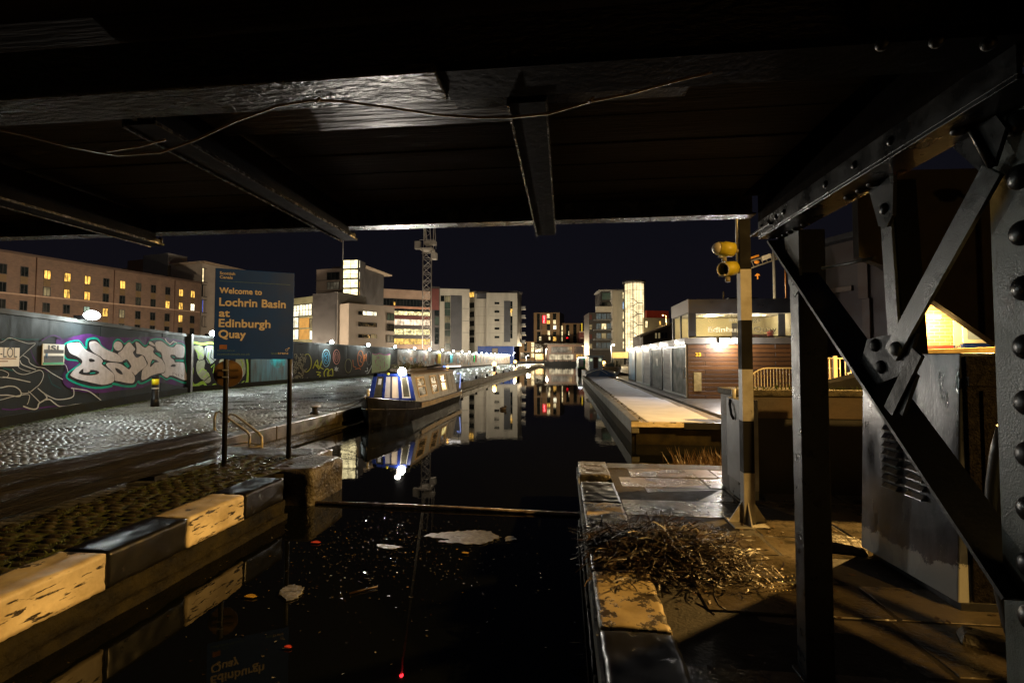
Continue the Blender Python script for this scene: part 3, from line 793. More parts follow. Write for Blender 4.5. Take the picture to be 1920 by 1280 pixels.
# --- green piece right of the post and the tags further on (on the long wall)
art = MB()
K3 = 400 / 1920.0
def gt(pts): return [(340 + x * K3, 620 + y * K3) for x, y in pts]
LG = paint('lime', (0.26, 0.45, 0.07)); GG = paint('grey green', (0.26, 0.29, 0.22)); BK = paint('black', (0.012, 0.011, 0.014)); GB = paint('pale blue grey', (0.30, 0.36, 0.38))
art.mat(LG).fill([HB.px(p.x, p.y, 0.03) for p in smooth(gt([(80,105),(180,110),(270,100),(330,130),(420,120),(500,150),(590,230),(600,460),(560,500),(490,500),(440,490),(340,545),(300,500),(240,530),(190,480),(110,520),(75,480),(85,350),(60,275)]), 3, True)])
art.mat(BK).fill([HB.px(p.x, p.y, 0.034) for p in smooth(gt([(95,125),(180,130),(270,120),(330,150),(420,140),(490,170),(575,240),(580,440),(540,470),(490,470),(440,460),(340,510),(300,470),(240,500),(190,450),(120,480),(95,440),(105,340),(80,265)]), 3, True)])
art.mat(GG)
for q in ([(105,135),(180,140),(200,200),(190,255),(150,260),(130,200)], [(140,270),(210,265),(200,340),(240,380),(260,450),(220,470),(170,430),(130,360)], [(340,260),(420,250),(430,330),(470,420),(400,440),(340,480),(290,420),(330,340)], [(500,200),(560,260),(570,380),(520,420),(480,330)]):
    art.fill([HB.px(p.x, p.y, 0.038) for p in smooth(gt(q), 3, True)])
art.mat(GB)
for q in ([(205,150),(260,135),(330,160),(320,240),(250,300),(210,230)], [(340,150),(420,150),(470,200),(430,240),(350,240)]): art.fill([HB.px(p.x, p.y, 0.039) for p in smooth(gt(q), 3, True)])
art.mat(LG)
for q in ([(120,170),(150,200),(145,250)], [(150,230),(170,195),(190,230)], [(240,190),(230,250),(255,290)], [(260,330),(290,300),(280,380)], [(150,380),(180,340),(220,360)], [(190,420),(230,380),(250,420)], [(400,300),(420,380),(380,420)], [(520,240),(550,300),(530,360)], [(270,150),(300,180),(280,210)], [(480,440),(520,480),(560,450)]):
    stroke(art, HB, gt(q), 1.7, 0.044)
art.mat(BK)
for q in ([(150,270),(200,255),(215,300),(200,335)], [(220,150),(210,230),(250,300),(260,350)], [(265,170),(255,240),(320,290)], [(330,150),(335,250),(310,340)], [(430,160),(430,330)], [(160,430),(200,450),(260,400)]): stroke(art, HB, gt(q), 1.5, 0.047)
art.build('graffiti', parent=hoB)
art = MB()
art.mat(mat('spray blue green streaks', (0.03, 0.10, 0.14), 0.5, 0, 0.9, 1.6, 0, stretch=(3, 3, 0.4))); art.fill([HB.px(*p, 0.028) for p in gt([(620,240),(950,250),(950,470),(620,490)])])
art.mat(mat('spray aqua cloud', (0.0, 0.16, 0.19), 0.5, 0, 0.9, 3, 0)); art.fill([HB.px(p.x, p.y, 0.032) for p in smooth(gt([(800,255),(920,255),(930,300),(880,330),(820,320)]), 3, True)])
art.build('blue_wash', parent=hoB)
art = MB()
art.mat(paint('yellow', (0.34, 0.34, 0.03)))
for q in ([(1180,340),(1220,260),(1230,350),(1260,270),(1240,340),(1200,300),(1275,345)], [(1210,370),(1250,375),(1220,395),(1250,400),(1235,420)], [(1290,430),(1280,380),(1300,345),(1320,350),(1320,430),(1310,380),(1340,350),(1355,345),(1360,400),(1340,435),(1330,400),(1365,410)], [(1105,220),(1140,210),(1165,260),(1160,330),(1125,370),(1105,365)]):
    stroke(art, HB, [(p.x, p.y) for p in smooth(gt(q), 3)], 1.6, 0.032)
art.build('yellow_tag', parent=hoB)
art = MB()
def ring(c, rx, ry, wd, out, m):
    rg = MB(); stroke(rg, HB, [(p[0], p[1]) for p in gt([(c[0] + rx * math.cos(t * math.pi / 10), c[1] + ry * math.sin(t * math.pi / 10)) for t in range(21)])], wd, out); rg.build('sprayed_ring', m, hoB)
ring((1300, 245), 36, 78, 0.9, 0.032, paint('light blue', (0.22, 0.38, 0.45))); ring((1300, 245), 22, 52, 1.2, 0.032, paint('mid blue', (0.04, 0.20, 0.30)))
ring((1393, 235), 30, 65, 1.1, 0.032, paint('salmon', (0.48, 0.20, 0.16))); ring((1393, 235), 17, 42, 0.8, 0.032, paint('salmon', (0.48, 0.20, 0.16)))
art.mat(paint('salmon', (0.48, 0.20, 0.16)))
for v in (215, 232, 250): stroke(art, HB, gt([(1378, v), (1408, v)]), 0.8, 0.034)
art.mat(paint('mid blue', (0.04, 0.20, 0.30)))
stroke(art, HB, gt([(1310,215),(1290,225),(1305,245),(1290,265),(1308,272)]), 1.6, 0.034)
ring((1500, 315), 30, 62, 0.9, 0.032, paint('olive line', (0.22, 0.22, 0.10))); ring((1685, 245), 22, 62, 0.9, 0.032, paint('grey line', (0.16, 0.16, 0.16)))
art.build('ring_tag', parent=hoB)
art = MB()
OR = paint('orange', (0.42, 0.12, 0.03)); ring((1610, 250), 26, 72, 1.2, 0.032, OR)
art.mat(OR)
for q in ([(1600,215),(1618,235),(1605,270),(1622,285)], [(1645,215),(1645,275)], [(1660,205),(1662,270)], [(1645,245),(1660,240)], [(1540,260),(1545,320),(1570,330)], [(1560,345),(1600,335),(1610,350)]): stroke(art, HB, gt(q), 1.3, 0.032)
art.build('orange_tag', parent=hoB)
art = MB()
art.mat(paint('chalk white', (0.42, 0.44, 0.44)))
for q in ([(1640,395),(1680,380),(1705,330),(1710,310)], [(1670,330),(1675,360),(1650,365)]): stroke(art, HB, gt(q), 1.6, 0.032)
art.fill([HB.px(p[0], p[1], 0.032) for p in gt([(1390,315),(1396,335),(1412,330),(1402,350),(1410,362),(1396,358),(1388,372),(1384,356),(1370,352),(1382,344),(1376,326),(1388,334)])])
art.build('white_tag', parent=hoB)
art = MB()
art.mat(paint('cream scribble', (0.30, 0.28, 0.20)))
r5 = random.Random(5)
for k in range(46):
    cx = r5.uniform(1010, 1125); cy = r5.uniform(215, 450)
    stroke(art, HB, [(p.x, p.y) for p in smooth(gt([(cx + r5.uniform(-16, 16), cy + r5.uniform(-24, 24)) for _ in range(5)]), 3)], 0.8, 0.032)
art.build('scribble_tag', parent=hoB)
art = MB()
art.mat(paint('green grey panel', (0.36, 0.42, 0.24))).fill([HB.px(*p, 0.032) for p in gt([(1715,205),(1800,210),(1880,215),(1875,330),(1840,360),(1710,380)])])
art.mat(paint('magenta', (0.40, 0.06, 0.22)))
stroke(art, HB, [(p.x, p.y) for p in smooth(gt([(1715,203),(1745,215),(1780,203),(1830,218),(1880,210)]), 3)], 1.6, 0.036)
for k in range(16):
    cx = r5.uniform(1725, 1865); cy = r5.uniform(225, 340); stroke(art, HB, gt([(cx, cy), (cx + r5.uniform(-6, 6), cy + r5.uniform(10, 26))]), 0.8, 0.036)
art.build('panel_tag', parent=hoB)
# coloured patches on the long brown stretch
art = MB(); r6 = random.Random(11)
for k in range(150):
    a = s2 + 0.6 + (138 - s2) * (k + r6.random()) / 150.0; wdt = r6.uniform(0.3, 1.3); z0 = r6.uniform(0.85, 1.9); h = r6.uniform(0.4, 1.2)
    c = r6.choice([(0.32, 0.28, 0.24), (0.30, 0.16, 0.08), (0.12, 0.09, 0.07), (0.25, 0.27, 0.26), (0.34, 0.30, 0.27), (0.20, 0.12, 0.16), (0.05, 0.16, 0.24), (0.28, 0.10, 0.05)])
    art.mat(mat('spray patch %.2f %.2f' % (c[0], c[2]), c, 0.6, 0, 0.5, 2.5, 0))
    P = [HB.pt(a + wdt * math.cos(t) * r6.uniform(0.3, 0.6), z0 + h / 2 + h * math.sin(t) * r6.uniform(0.35, 0.62), 0.03 + 0.0006 * k) for t in [i * math.pi / 5 for i in range(10)]]
    art.fill(P)
art.build('graffiti', parent=hoC)
art = MB()
for c, ua in (((0.02, 0.45, 0.08), 889), ((0.45, 0.30, 0.02), 822), ((0.10, 0.40, 0.45), 845), ((0.4, 0.03, 0.03), 891)):
    art.mat(paint('bright %.2f' % c[0], c)); a, z = HB.hit(ua, 672); HB.slab(art, a - 0.9, a + 0.9, 1.5, 2.9, 0.1, 0.13)
art.pieces('bright_panel', parent=hoC)

# floodlights along the top of the hoarding
def flood(w, a, lab, grp, power=230):
    r = thing('hoarding_floodlight', lab, 'floodlight', w.pt(a, ZT), grp)
    mb = MB(); w.slab(mb, a - 0.03, a + 0.03, ZT - 0.02, ZT + 0.10, -0.02, 0.30); mb.build('arm', M_DARK, r)
    mb = MB(); c = w.pt(a, ZT + 0.12, 0.34)
    mb.obox(c, w.d * 0.17, w.n * 0.05, Vector((0, 0, 0.09))); mb.build('housing', M_DARK, r, bevel=0.012)
    mb = MB(); mb.ball(w.pt(a, ZT + 0.11, 0.41), 0.22, 16, 10, (0.6 + 0.4 * abs(w.d.x), 0.6 + 0.4 * abs(w.d.y), 0.62)); mb.build('lens', E_WHITE, r)
    lamp('floodlight_light', w.pt(a, ZT + 0.02, 0.52), power, (0.90, 1.0, 0.95), r, 0.12)
    return r
GRP = 'floodlights along the top of the hoarding'
flood(HA, HA.hit(140, 606)[0], 'white floodlight over the silver graffiti, leftmost on the hoarding', GRP, 270)
ys = [22.6, 28.6, 35.1, 42.0, 49.0, 55.6, 62.1, 68.8, 75.6, 82.3, 88.9, 95.6, 102.3, 109, 115.6, 122.3, 129, 135.6, 142.3, 149, 155.6]
nm = ['white floodlight over the lime graffiti just left of the welcome sign', 'white floodlight hidden low behind the welcome sign board', 'white floodlight over the ring shaped tags right of the sign', 'white floodlight above the orange tag, left of the narrowboat lamp']
for i, yy in enumerate(ys):
    flood(HB, yy - 21.6, nm[i] if i < 4 else 'hoarding floodlight, %s in the row counted from the left end' % ordinal(i + 1), GRP, 235)
# moss strip at the foot
g = MB(); r7 = random.Random(2)
for w, a0, a1 in ((HA, -4, HA.len), (HB, 0, 60)):
    a = a0
    while a < a1:
        L = r7.uniform(0.1, 0.4); b2 = r7.uniform(0.04, 0.42) * (0.5 + 0.5 * math.sin(a * 1.3) ** 2)
        g.ball(w.pt(a, 0.505, 0.12 + b2 / 2), 0.5, 7, 5, (L, b2, 0.05)); a += L * 0.7
label(g.build('moss', M_MOSS, loc=(0, 0, 0)), 'bright green moss strip at the foot of the hoarding', 'moss', kind='stuff')

# ================================================================== LIFT BRIDGE overhead and its lattice side on the right
M_JOIST = mat('joist black', (0.005, 0.005, 0.005), 0.6, 0, 0.3, 6, 0.4, 40, 0.004, spec=0.15); M_EDGELIGHT = mat('joist edge highlight', (0.12, 0.12, 0.12), 0.25, 0.4, 0.6, 30, 0.8, 60, 0.006)
M_GUS = mat('dull black gusset', (0.010, 0.011, 0.012), 0.5, 0, 0.7, 12, 0.5, 60, 0.006, spec=0.3)
br = thing('lift_bridge', 'dark riveted lift bridge whose deck covers the top of the photo', 'bridge', (1.2, 2.7, 0.5))
mb = MB(); r8 = random.Random(4); y = -2.4
while y < 2.9:
    wd = r8.uniform(0.19, 0.23); z = 3.035 + r8.uniform(0, 0.008)
    mb.box(-7.5, 1.02, y, min(y + wd, 2.9), z, z + 0.07); y += wd + 0.012
mb.build('deck', M_DECKWOOD, br)
mb = MB(); mb.box(-7.5, 1.09, 2.915, 2.95, 2.935, 3.16); mb.box(-7.5, 1.09, 2.86, 2.952, 2.925, 2.9349)
x = -7.4
while x < 1.05:
    mb.ball((x, 2.952, 3.05), 0.014, 8, 5); x += 0.16
mb.build('edge_angle', mat('wet steel edge', (0.10, 0.10, 0.10), 0.28, 0.3, 0.5, 9, 0.8, 50, 0.01), br)
# cross girder over the camera
mb = MB()
mb.box(-7.5, -0.33, 1.20, 1.345, 2.845, 2.875)
mb.box(-7.5, 1.3, 1.26, 1.285, 2.876, 3.03)
mb.build('cross_girder', M_WETBEAM, br, bevel=0.006)
mb = MB(); mb.box(-0.325, 1.3, 1.215, 1.355, 2.852, 2.8755); mb.build('shaded_flange', M_JOIST, br)  # right run of the flange in black, for the unlit half of the girder
mb = MB(); mb.box(-0.32, 0.35, 1.365, 1.42, 2.86, 2.90); mb.build('splice_plate', M_BLACKSTEEL, br)
mb = MB(); mb.box(-7.5, 1.3, -0.6, -0.42, 2.85, 2.88); mb.box(-7.5, 1.3, -0.52, -0.49, 2.881, 3.03); mb.build('cross_girder', M_BLACKSTEEL, br)
# timber packing lit under the deck behind the girder
mb = MB(); mb.box(-1.3, -0.18, 1.50, 1.72, 2.965, 3.03); mb.build('packing_board', mat('pale wet plank', (0.11, 0.095, 0.075), 0.45, 0, 0.6, 1.6, 0.9, 9, 0.012, stretch=(0.5, 5, 5)), br)
for xj in (-0.105, -1.345, -2.67, -4.0, -5.3, -6.6, 0.75 if False else -7.3):
    mb = MB()
    mb.box(xj - 0.052, xj + 0.052, 1.38, 2.90, 2.846, 2.858)
    mb.box(xj + 0.048, xj + 0.058, 1.38, 2.86, 2.8581, 2.875)
    mb.box(xj - 0.007, xj + 0.007, 1.38, 2.88, 2.859, 3.03)
    for q in range(2): mb.tube([(xj - 0.02 + 0.04 * q, 2.905, 2.862), (xj - 0.02 + 0.04 * q, 2.905, 2.90)], 0.012, 8)
    jo = mb.build('joist', M_JOIST, br)
    mb = MB(); mb.box(xj - 0.060, xj - 0.0525, 1.38, 2.905, 2.840, 2.878); mb.box(xj + 0.0525, xj + 0.057, 1.38, 2.86, 2.846, 2.8578); mb.build('edge_highlight', M_EDGELIGHT, jo)  # pale lips put the boat lamp's highlight on the joist edges
# right-hand lattice side, plane x = 1.2
XT = 1.2
def rivet(mb, x, y, z, r, axis=(-1, 0, 0)):
    a = Vector(axis)
    sz = tuple(0.62 if abs(c) > 0.5 else 1.0 for c in a)
    mb.ball((x, y, z), r, 12, 8, sz)
mb = MB()
mb.box(1.075, 1.215, 1.25, 2.80, 2.765, 2.778)                      # bottom flange
mb.box(1.075, 1.087, 1.25, 2.80, 2.7781, 2.86)                      # near leg
mb.box(1.203, 1.215, 1.25, 2.80, 2.7781, 2.80)
mb.box(1.06, 1.22, 2.62, 2.88, 2.80, 2.812)
for yy in (2.77, 2.71, 2.65, 2.59, 2.50): rivet(mb, 1.18, yy, 2.765, 0.020, (0, 0, 1))
for yy in (2.10, 2.02, 1.95): rivet(mb, 1.17, yy, 2.765, 0.024, (0, 0, 1))
for yy in (1.52,): rivet(mb, 1.15, yy, 2.765, 0.024, (0, 0, 1))
for yy in (2.75, 2.66, 2.57, 2.48, 2.1, 1.9, 1.7): rivet(mb, 1.075, yy, 2.82, 0.015)
mb.build('top_chord', M_RIVET, br, bevel=0.003)
mb = MB(); mb.box(1.02, 1.30, -2.4, 2.86, 3.03, 3.12); mb.box(1.10, 1.13, -2.4, 2.86, 2.87, 3.03)
mb.build('deck_kerb', mat('brown weathered timber', (0.006, 0.0035, 0.0018), 0.95, 0, 0.5, 3, 0.5, 14, 0.01, spec=0.03), br)
mb = MB(); mb.box(1.19, 1.325, 2.60, 2.70, 0.5, 2.764); mb.box(1.17, 1.345, 2.58, 2.72, 0.5, 0.515)
mb.build('end_post', mat('end post paint', (0.022, 0.024, 0.026), 0.36, 0, 0.4, 12, 0.5, 150, 0.003, rust=((0.04, 0.02, 0.01), 9.0, 0.62, (1, 1, 0.25))), br, bevel=0.006)
mb = MB(); mb.prism([(XT, 2.74, 2.764), (XT, 2.58, 2.764), (XT, 2.58, 2.46), (XT, 2.64, 2.42), (XT, 2.70, 2.50)], (-0.014, 0, 0)); mb.build('gusset_plate', M_GREYSTEEL, br)
# hanger and its gusset
mb = MB(); mb.bar((XT, 1.935, 2.76), (XT, 1.90, 2.12), 0.012, 0.058, (0, 1, 0)); mb.build('hanger', M_GREYSTEEL, br)
mb = MB(); mb.bar((XT + 0.045, 1.905, 2.76), (XT + 0.045, 1.87, 2.12), 0.078, 0.010, (0, 1, 0)); mb.build('hanger_flange', M_JOIST, br)
mb = MB(); mb.prism([(XT - 0.008, 2.00, 2.764), (XT - 0.008, 1.855, 2.764), (XT - 0.008, 1.865, 2.62), (XT - 0.008, 1.90, 2.585), (XT - 0.008, 1.945, 2.60)], (-0.012, 0, 0)); rivet(mb, XT - 0.02, 1.91, 2.655, 0.022)
mb.build('gusset_plate', M_RIVET, br)
node = DX(1668, 652, XT)
mb = MB()
def tq(u, v, x=XT): return DX(u, v, x)
mb.prism([tq(1617, 690, XT - 0.006), tq(1632, 636, XT - 0.006), tq(1668, 628, XT - 0.006), tq(1725, 625, XT - 0.006), tq(1712, 672, XT - 0.006), tq(1690, 705, XT - 0.006), tq(1650, 720, XT - 0.006)], (-0.012, 0, 0))
for u, v in ((1641, 647), (1652, 688)):
    p = tq(u, v, XT - 0.018); rivet(mb, p.x, p.y, p.z, 0.026)
mb.build('gusset_plate', M_GUS, br)
# diagonals
mb = MB(); a = tq(1862, 318, XT - 0.024); b2 = tq(1672, 664, XT - 0.024); mb.bar(a, b2, 0.012, 0.072, (0, 1, 1)); p = tq(1680, 654, XT - 0.032); rivet(mb, p.x, p.y, p.z, 0.027)
mb.build('diagonal', M_GREYSTEEL, br)
mb = MB(); a = tq(1438, 452, XT - 0.055); b2 = tq(1880, 1122, XT - 0.055); mb.bar(a + Vector((.07, 0, 0)), b2 + Vector((.07, 0, 0)), 0.14, 0.012, (0, 1, 1))
mb.build('diagonal', mat('diagonal black', (0.008, 0.008, 0.009), 0.5, 0, 0.3, 8, 0.4, 50, 0.004), br)
mb = MB(); mb.bar(tq(1722, 660, XT - 0.05), tq(1668, 770, XT - 0.05), 0.012, 0.05, (0, 1, 1)); mb.bar(tq(1716, 700, XT - 0.04), tq(1690, 775, XT - 0.04), 0.012, 0.03, (0, 1, 1)); mb.build('strut', M_GUS, br)
mb = MB(); mb.tube([tq(1542, 503, XT + 0.05), tq(1590, 494, XT + 0.05), tq(1640, 483, XT + 0.05)], 0.007, 8); mb.build('tie_rod', M_GREYSTEEL, br)
# knee bracket and the riveted column at the right edge
mb = MB()
P = [DX(u, v, XT - 0.03) for u, v in ((1708, 125), (1745, 152), (1785, 195), (1825, 245), (1862, 312))]
Q = [DX(u, v, XT - 0.03) for u, v in ((1885, 240), (1850, 195), (1815, 160), (1770, 128))]
mb.prism(P + Q, (0.012, 0, 0)); mb.tube([p + Vector((-0.004, 0, 0)) for p in P], 0.009, 6)
mb.build('knee_bracket', M_RIVET, br)
mb = MB(); mb.prism([DX(u, v, XT + 0.01) for u, v in ((1785, 275), (1862, 230), (1862, 335), (1845, 330))], (0.01, 0, 0)); mb.build('gusset_plate', M_RIVET, br)
mb = MB()
yc = DX(1862, 500, XT).y
mb.prism([(XT, 0.98, 0.5), (XT, yc, 0.5), (XT, yc, DX(1862, 187, XT).z), (XT, 0.98, DX(1862, 187, XT).z - 0.02)], (0.014, 0, 0))
mb.box(XT + 0.0145, XT + 0.26, yc - 0.10, yc - 0.086, 0.5, 2.6)
mb.build('column', mat('grey green column paint', (0.16, 0.185, 0.17), 0.34, 0, 0.5, 7, 0.45, 170, 0.003, rust=((0.05, 0.032, 0.018), 6.0, 0.62, (1, 1, 0.3))), br, bevel=0.004)
rv = [(1906, 232), (1912, 332), (1916, 437), (1920, 540), (1924, 650), (1926, 755), (1928, 852), (1930, 955), (1932, 1060), (1934, 1160)]
mb = MB()
for u, v in rv:
    p = DX(min(u, 1955), v, XT); rivet(mb, XT, p.y, p.z, 0.034)
mb.pieces('rivet', M_RIVET, br)
mb = MB()
for u, v in ((1632, 105), (1730, 100), (1823, 105), (1902, 47)):
    p = DY(u, v, 1.24); mb.ball((p.x, 1.195, p.z), 0.016, 10, 7)
mb.box(0.72, 1.32, 1.196, 1.21, 2.88, 3.25)
mb.build('end_plate', M_BLACKSTEEL, br)
mb = MB(); mb.box(0.74, 1.42, 0.3, 1.19, 2.95, 3.02); mb.box(1.06, 1.30, 0.3, 1.19, 2.80, 2.86); mb.build('bracing', M_BLACKSTEEL, br)
mb = MB(); mb.box(1.45, 3.02, 0.85, 0.90, 0.5, 4.3); mb.build('light_screen_panel', M_JOIST, br)  # unseen screen, added to shade the truss and leave strips of light
mb = MB(); mb.box(3.18, 3.25, 0.85, 0.90, 0.5, 4.3); mb.build('light_screen_bar', M_JOIST, br)
mb = MB(); mb.box(3.42, 3.52, 0.85, 0.90, 0.5, 4.3); mb.build('light_screen_bar', M_JOIST, br)
mb = MB(); mb.box(1.45, 3.52, 0.85, 0.90, 4.301, 4.42); mb.build('light_screen_beam', M_JOIST, br)
# black hose looped beside the column
mb = MB(); mb.tube([DX(u, v, 1.42) for u, v in ((1885, 800), (1872, 850), (1864, 910), (1862, 970), (1868, 1040), (1880, 1110), (1895, 1170), (1905, 1200))], 0.022, 10)
label(mb.build('rubber_hose', mat('black rubber', (0.03, 0.03, 0.03), 0.4, 0, 0.1, 5, 0)), 'black rubber hose curving down behind the riveted column', 'hose')
# cable slung beneath the deck
cb = [(-60, 232), (40, 252), (130, 275), (220, 291), (300, 286), (370, 261), (440, 228), (520, 199), (580, 189), (640, 190), (730, 202), (820, 216), (900, 221), (960, 220), (1030, 213), (1105, 191), (1180, 176), (1260, 154), (1335, 136)]
mb = MB(); mb.tube([DY(u, v, 1.16) for u, v in cb], 0.0032, 6)
mb.tube([DY(u, v, 1.16) for u, v in ((200, 284), (260, 275), (310, 262))], 0.003, 5)
for u, v in ((596, 189), (1108, 189)): mb.tube([DY(u - 4, v + 3, 1.15), DY(u + 5, v - 6, 1.15)], 0.004, 5)
label(mb.build('electric_cable', mat('old cable sheath', (0.55, 0.40, 0.24), 0.4, 0, 0.2, 9, 0)), 'thin cable sagging in loops under the bridge deck', 'cable')

# ================================================================== WELCOME SIGN
sg = thing('welcome_sign', 'dark teal canal welcome sign on two black posts', 'sign', (-4.8, 7.16, 0.5))
for x, y in ((-5.16, 6.92), (-4.41, 7.40)):
    mb = MB(); mb.tube([(x, y, 0.5), (x, y, 3.44)], 0.036, 14); mb.tube([(x, y, 3.44), (x, y, 3.47)], [0.036, 0.02], 14); mb.build('post', M_DARK, sg)
SW = Wall((-5.315, 6.86), (-4.365, 7.41))
mb = MB(); SW.slab(mb, 0, SW.len, 2.10, 3.485, 0.045, 0.08)
mb.build('sign_board', mat('deep teal sign sheet', (0.001, 0.030, 0.20), 0.45, 0, 0.25, 1.5, 0.0, spec=0.2), sg, bevel=0.006)
tb = MB(); L = SW.len
UP = Vector((0, 0, 1))
def st(body, fu, fz, h, wfrac, m, bold=0.0):
    tb.mat(m); add_text(tb, body, SW.pt(L * fu, 3.485 - 1.385 * fz, 0.082), SW.d, UP, h, L * wfrac, bold)
st('Scottish', 0.055, 0.068, 0.062, 0.185, M_TAN, 0.002); st('Canals', 0.055, 0.112, 0.062, 0.155, M_TAN, 0.002)
st('Welcome to', 0.055, 0.275, 0.122, 0.52, M_TAN, 0.006); st('Lochrin Basin', 0.055, 0.415, 0.172, 0.83, M_TAN, 0.008); st('at', 0.055, 0.535, 0.160, 0.125, M_TAN, 0.008)
st('Edinburgh', 0.055, 0.648, 0.172, 0.635, M_TAN, 0.008); st('Quay', 0.055, 0.768, 0.168, 0.325, M_TAN, 0.008)
M_FAINT = mat('faint blue lettering', (0.05, 0.13, 0.17), 0.4, 0, 0, 1, 0)
st('Find out more at', 0.045, 0.912, 0.032, 0.21, M_FAINT); st('scottishcanals.co.uk', 0.045, 0.955, 0.042, 0.40, M_FAINT); st('sus', 0.715, 0.945, 0.055, 0.085, M_FAINT); st('trans', 0.80, 0.945, 0.055, 0.135, M_TAN, 0.001)
tb.mat(M_FAINT); SW.slab(tb, L * 0.055, L * 0.95, 3.485 - 1.385 * 0.142, 3.485 - 1.385 * 0.139, 0.08, 0.082)
tb.mat(mat('rust emblem', (0.14, 0.05, 0.02), 0.5, 0, 0.4, 20, 0)); SW.slab(tb, L * 0.07, L * 0.16, 3.485 - 1.385 * 0.89, 3.485 - 1.385 * 0.843, 0.08, 0.082)
tb.mat(M_TAN)
for k in range(10):
    t0 = 2 * math.pi * k / 10; t1 = 2 * math.pi * (k + 1) / 10
    c = lambda t, r: SW.pt(L * 0.915 + r * math.cos(t), 3.485 - 1.385 * 0.895 + r * math.sin(t), 0.083)
    tb.poly([c(t0, 0.016), c(t0, 0.021), c(t1, 0.021), c(t1, 0.016)])
tb.poly([SW.pt(L * 0.925, 2.262, 0.083), SW.pt(L * 0.955, 2.272, 0.083), SW.pt(L * 0.945, 2.285, 0.083)])
tb.build('lettering', parent=sg)
# round sign seen from behind, clamped to the left post
dd = thing('round_sign', 'brown round traffic sign seen from behind on the left signpost', 'sign', (-5.16, 6.99, 1.85))
mb = MB(); c = DY(428, 700, 6.99); nrm = Vector((0.35, -0.94, 0)).normalized()
mb.tube([c + nrm * 0.004, c - nrm * 0.004], 0.205, 40); mb.build('disc', mat('bare sign metal', (0.20, 0.125, 0.06), 0.42, 0.2, 0.25, 3, 0.1), dd)
mb = MB()
rt = Vector((0.94, 0.35, 0))
for dz in (0.055, -0.05): mb.obox(c + nrm * 0.012 + Vector((0, 0, dz)), rt * 0.15, nrm * 0.007, Vector((0, 0, 0.014)))
mb.pieces('channel', mat('sign channel', (0.09, 0.06, 0.03), 0.5, 0.2, 0.2, 4, 0), dd)
mb = MB()
for dz in (0.055, -0.05): mb.obox(Vector((-5.16, 6.92, c.z + dz)) + nrm * 0.036, rt * 0.042, nrm * 0.004, Vector((0, 0, 0.01)))
mb.pieces('clamp', M_GALV, dd)

# ================================================================== LEFT FOREGROUND
# big weathered lock beam lying behind the moss
lb = thing('timber_beam', 'huge weathered lock beam lying on the left quay', 'timber', (-5.6, 4.5, 0.5))
mb = MB(); r9 = random.Random(8)
base_ = [(-0.30, 0.02), (-0.32, 0.26), (-0.22, 0.43), (0.06, 0.46), (0.20, 0.36), (0.23, 0.18), (0.18, 0.0), (-0.1, -0.03)]
prof = []
for k in range(8):
    a = Vector(base_[k]); b_ = Vector(base_[(k + 1) % 8])
    for q in range(5): prof.append(a.lerp(b_, q / 5))
NP = len(prof); NY = 90; b0 = len(mb.v)
for i in range(NY + 1):
    f = i / NY; yy = 0.6 + 6.5 * f
    for k, p in enumerate(prof):
        g1 = mnoise.noise(Vector((p.x * 16, yy * 0.55, p.y * 16))) * 0.022; g2 = mnoise.noise(Vector((p.x * 5, yy * 1.6, p.y * 5))) * 0.018
        groove = -0.028 if k in (13, 14, 22, 28) else 0.0
        n_ = p - Vector((-0.04, 0.18)); n_.normalize(); q = p * (1.0 - 0.12 * f) + n_ * (g1 + g2 + groove)
        ey = yy
        if i == NY: ey += 0.10 * (1 if 14 <= k <= 24 else 0) - 0.16 * (1 if 3 <= k <= 11 else 0) + r9.uniform(-.02, .02)
        mb.v.append(Vector((-5.58 + q.x, ey, 0.56 + q.y)))
for i in range(NY):
    for k in range(NP):
        k2 = (k + 1) % NP; mb.face((b0 + i * NP + k, b0 + i * NP + k2, b0 + (i + 1) * NP + k2, b0 + (i + 1) * NP + k), True)
mb.face([b0 + NY * NP + k for k in range(NP)]); mb.face([b0 + k for k in reversed(range(NP))])
mb.build('beam', M_TIMBER, lb)
mb = MB()
for yy in (1.4, 3.6, 5.9): mb.box(-5.8, -5.38, yy, yy + 0.18, 0.5, 0.55)
mb.pieces('bearer', M_DARK, lb)
mb = MB(); mb.bar((-5.40, 3.2, 0.80), (-5.43, 6.6, 0.78), 0.006, 0.012); mb.build('iron_strap', M_RIVET, lb)
# handrail of the quay ladder
hr = thing('ladder_handrail', 'pair of yellowish tubular ladder rails by the left post', 'handrail', (-6.4, 8.4, 0.5))
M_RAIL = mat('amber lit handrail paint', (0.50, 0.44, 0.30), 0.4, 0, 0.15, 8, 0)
def hoop(pts, dep):
    mb = MB(); mb.tube([DY(u, v, dep[i]) for i, (u, v) in enumerate(pts)], 0.022, 10); mb.build('rail', M_RAIL, hr)
hoop([(403, 812), (402, 785), (405, 773), (412, 770), (419, 776), (440, 793), (462, 808), (468, 815), (468, 838)], [8.9, 8.9, 8.88, 8.85, 8.8, 8.6, 8.45, 8.4, 8.4])
hoop([(428, 792), (428, 780), (433, 775), (441, 778), (455, 788), (484, 811), (491, 819), (491, 842)], [8.9, 8.88, 8.85, 8.8, 8.7, 8.4, 8.35, 8.3])
mb = MB(); mb.tube([DY(420, 835, 8.55), DY(466, 829, 8.45)], 0.014, 8); mb.tube([DY(420, 845, 8.4), DY(490, 836, 8.3)], 0.014, 8); mb.tube([DY(466, 829, 8.45), DY(490, 836, 8.3)], 0.014, 8)
mb.build('foot_frame', M_RAIL, hr)
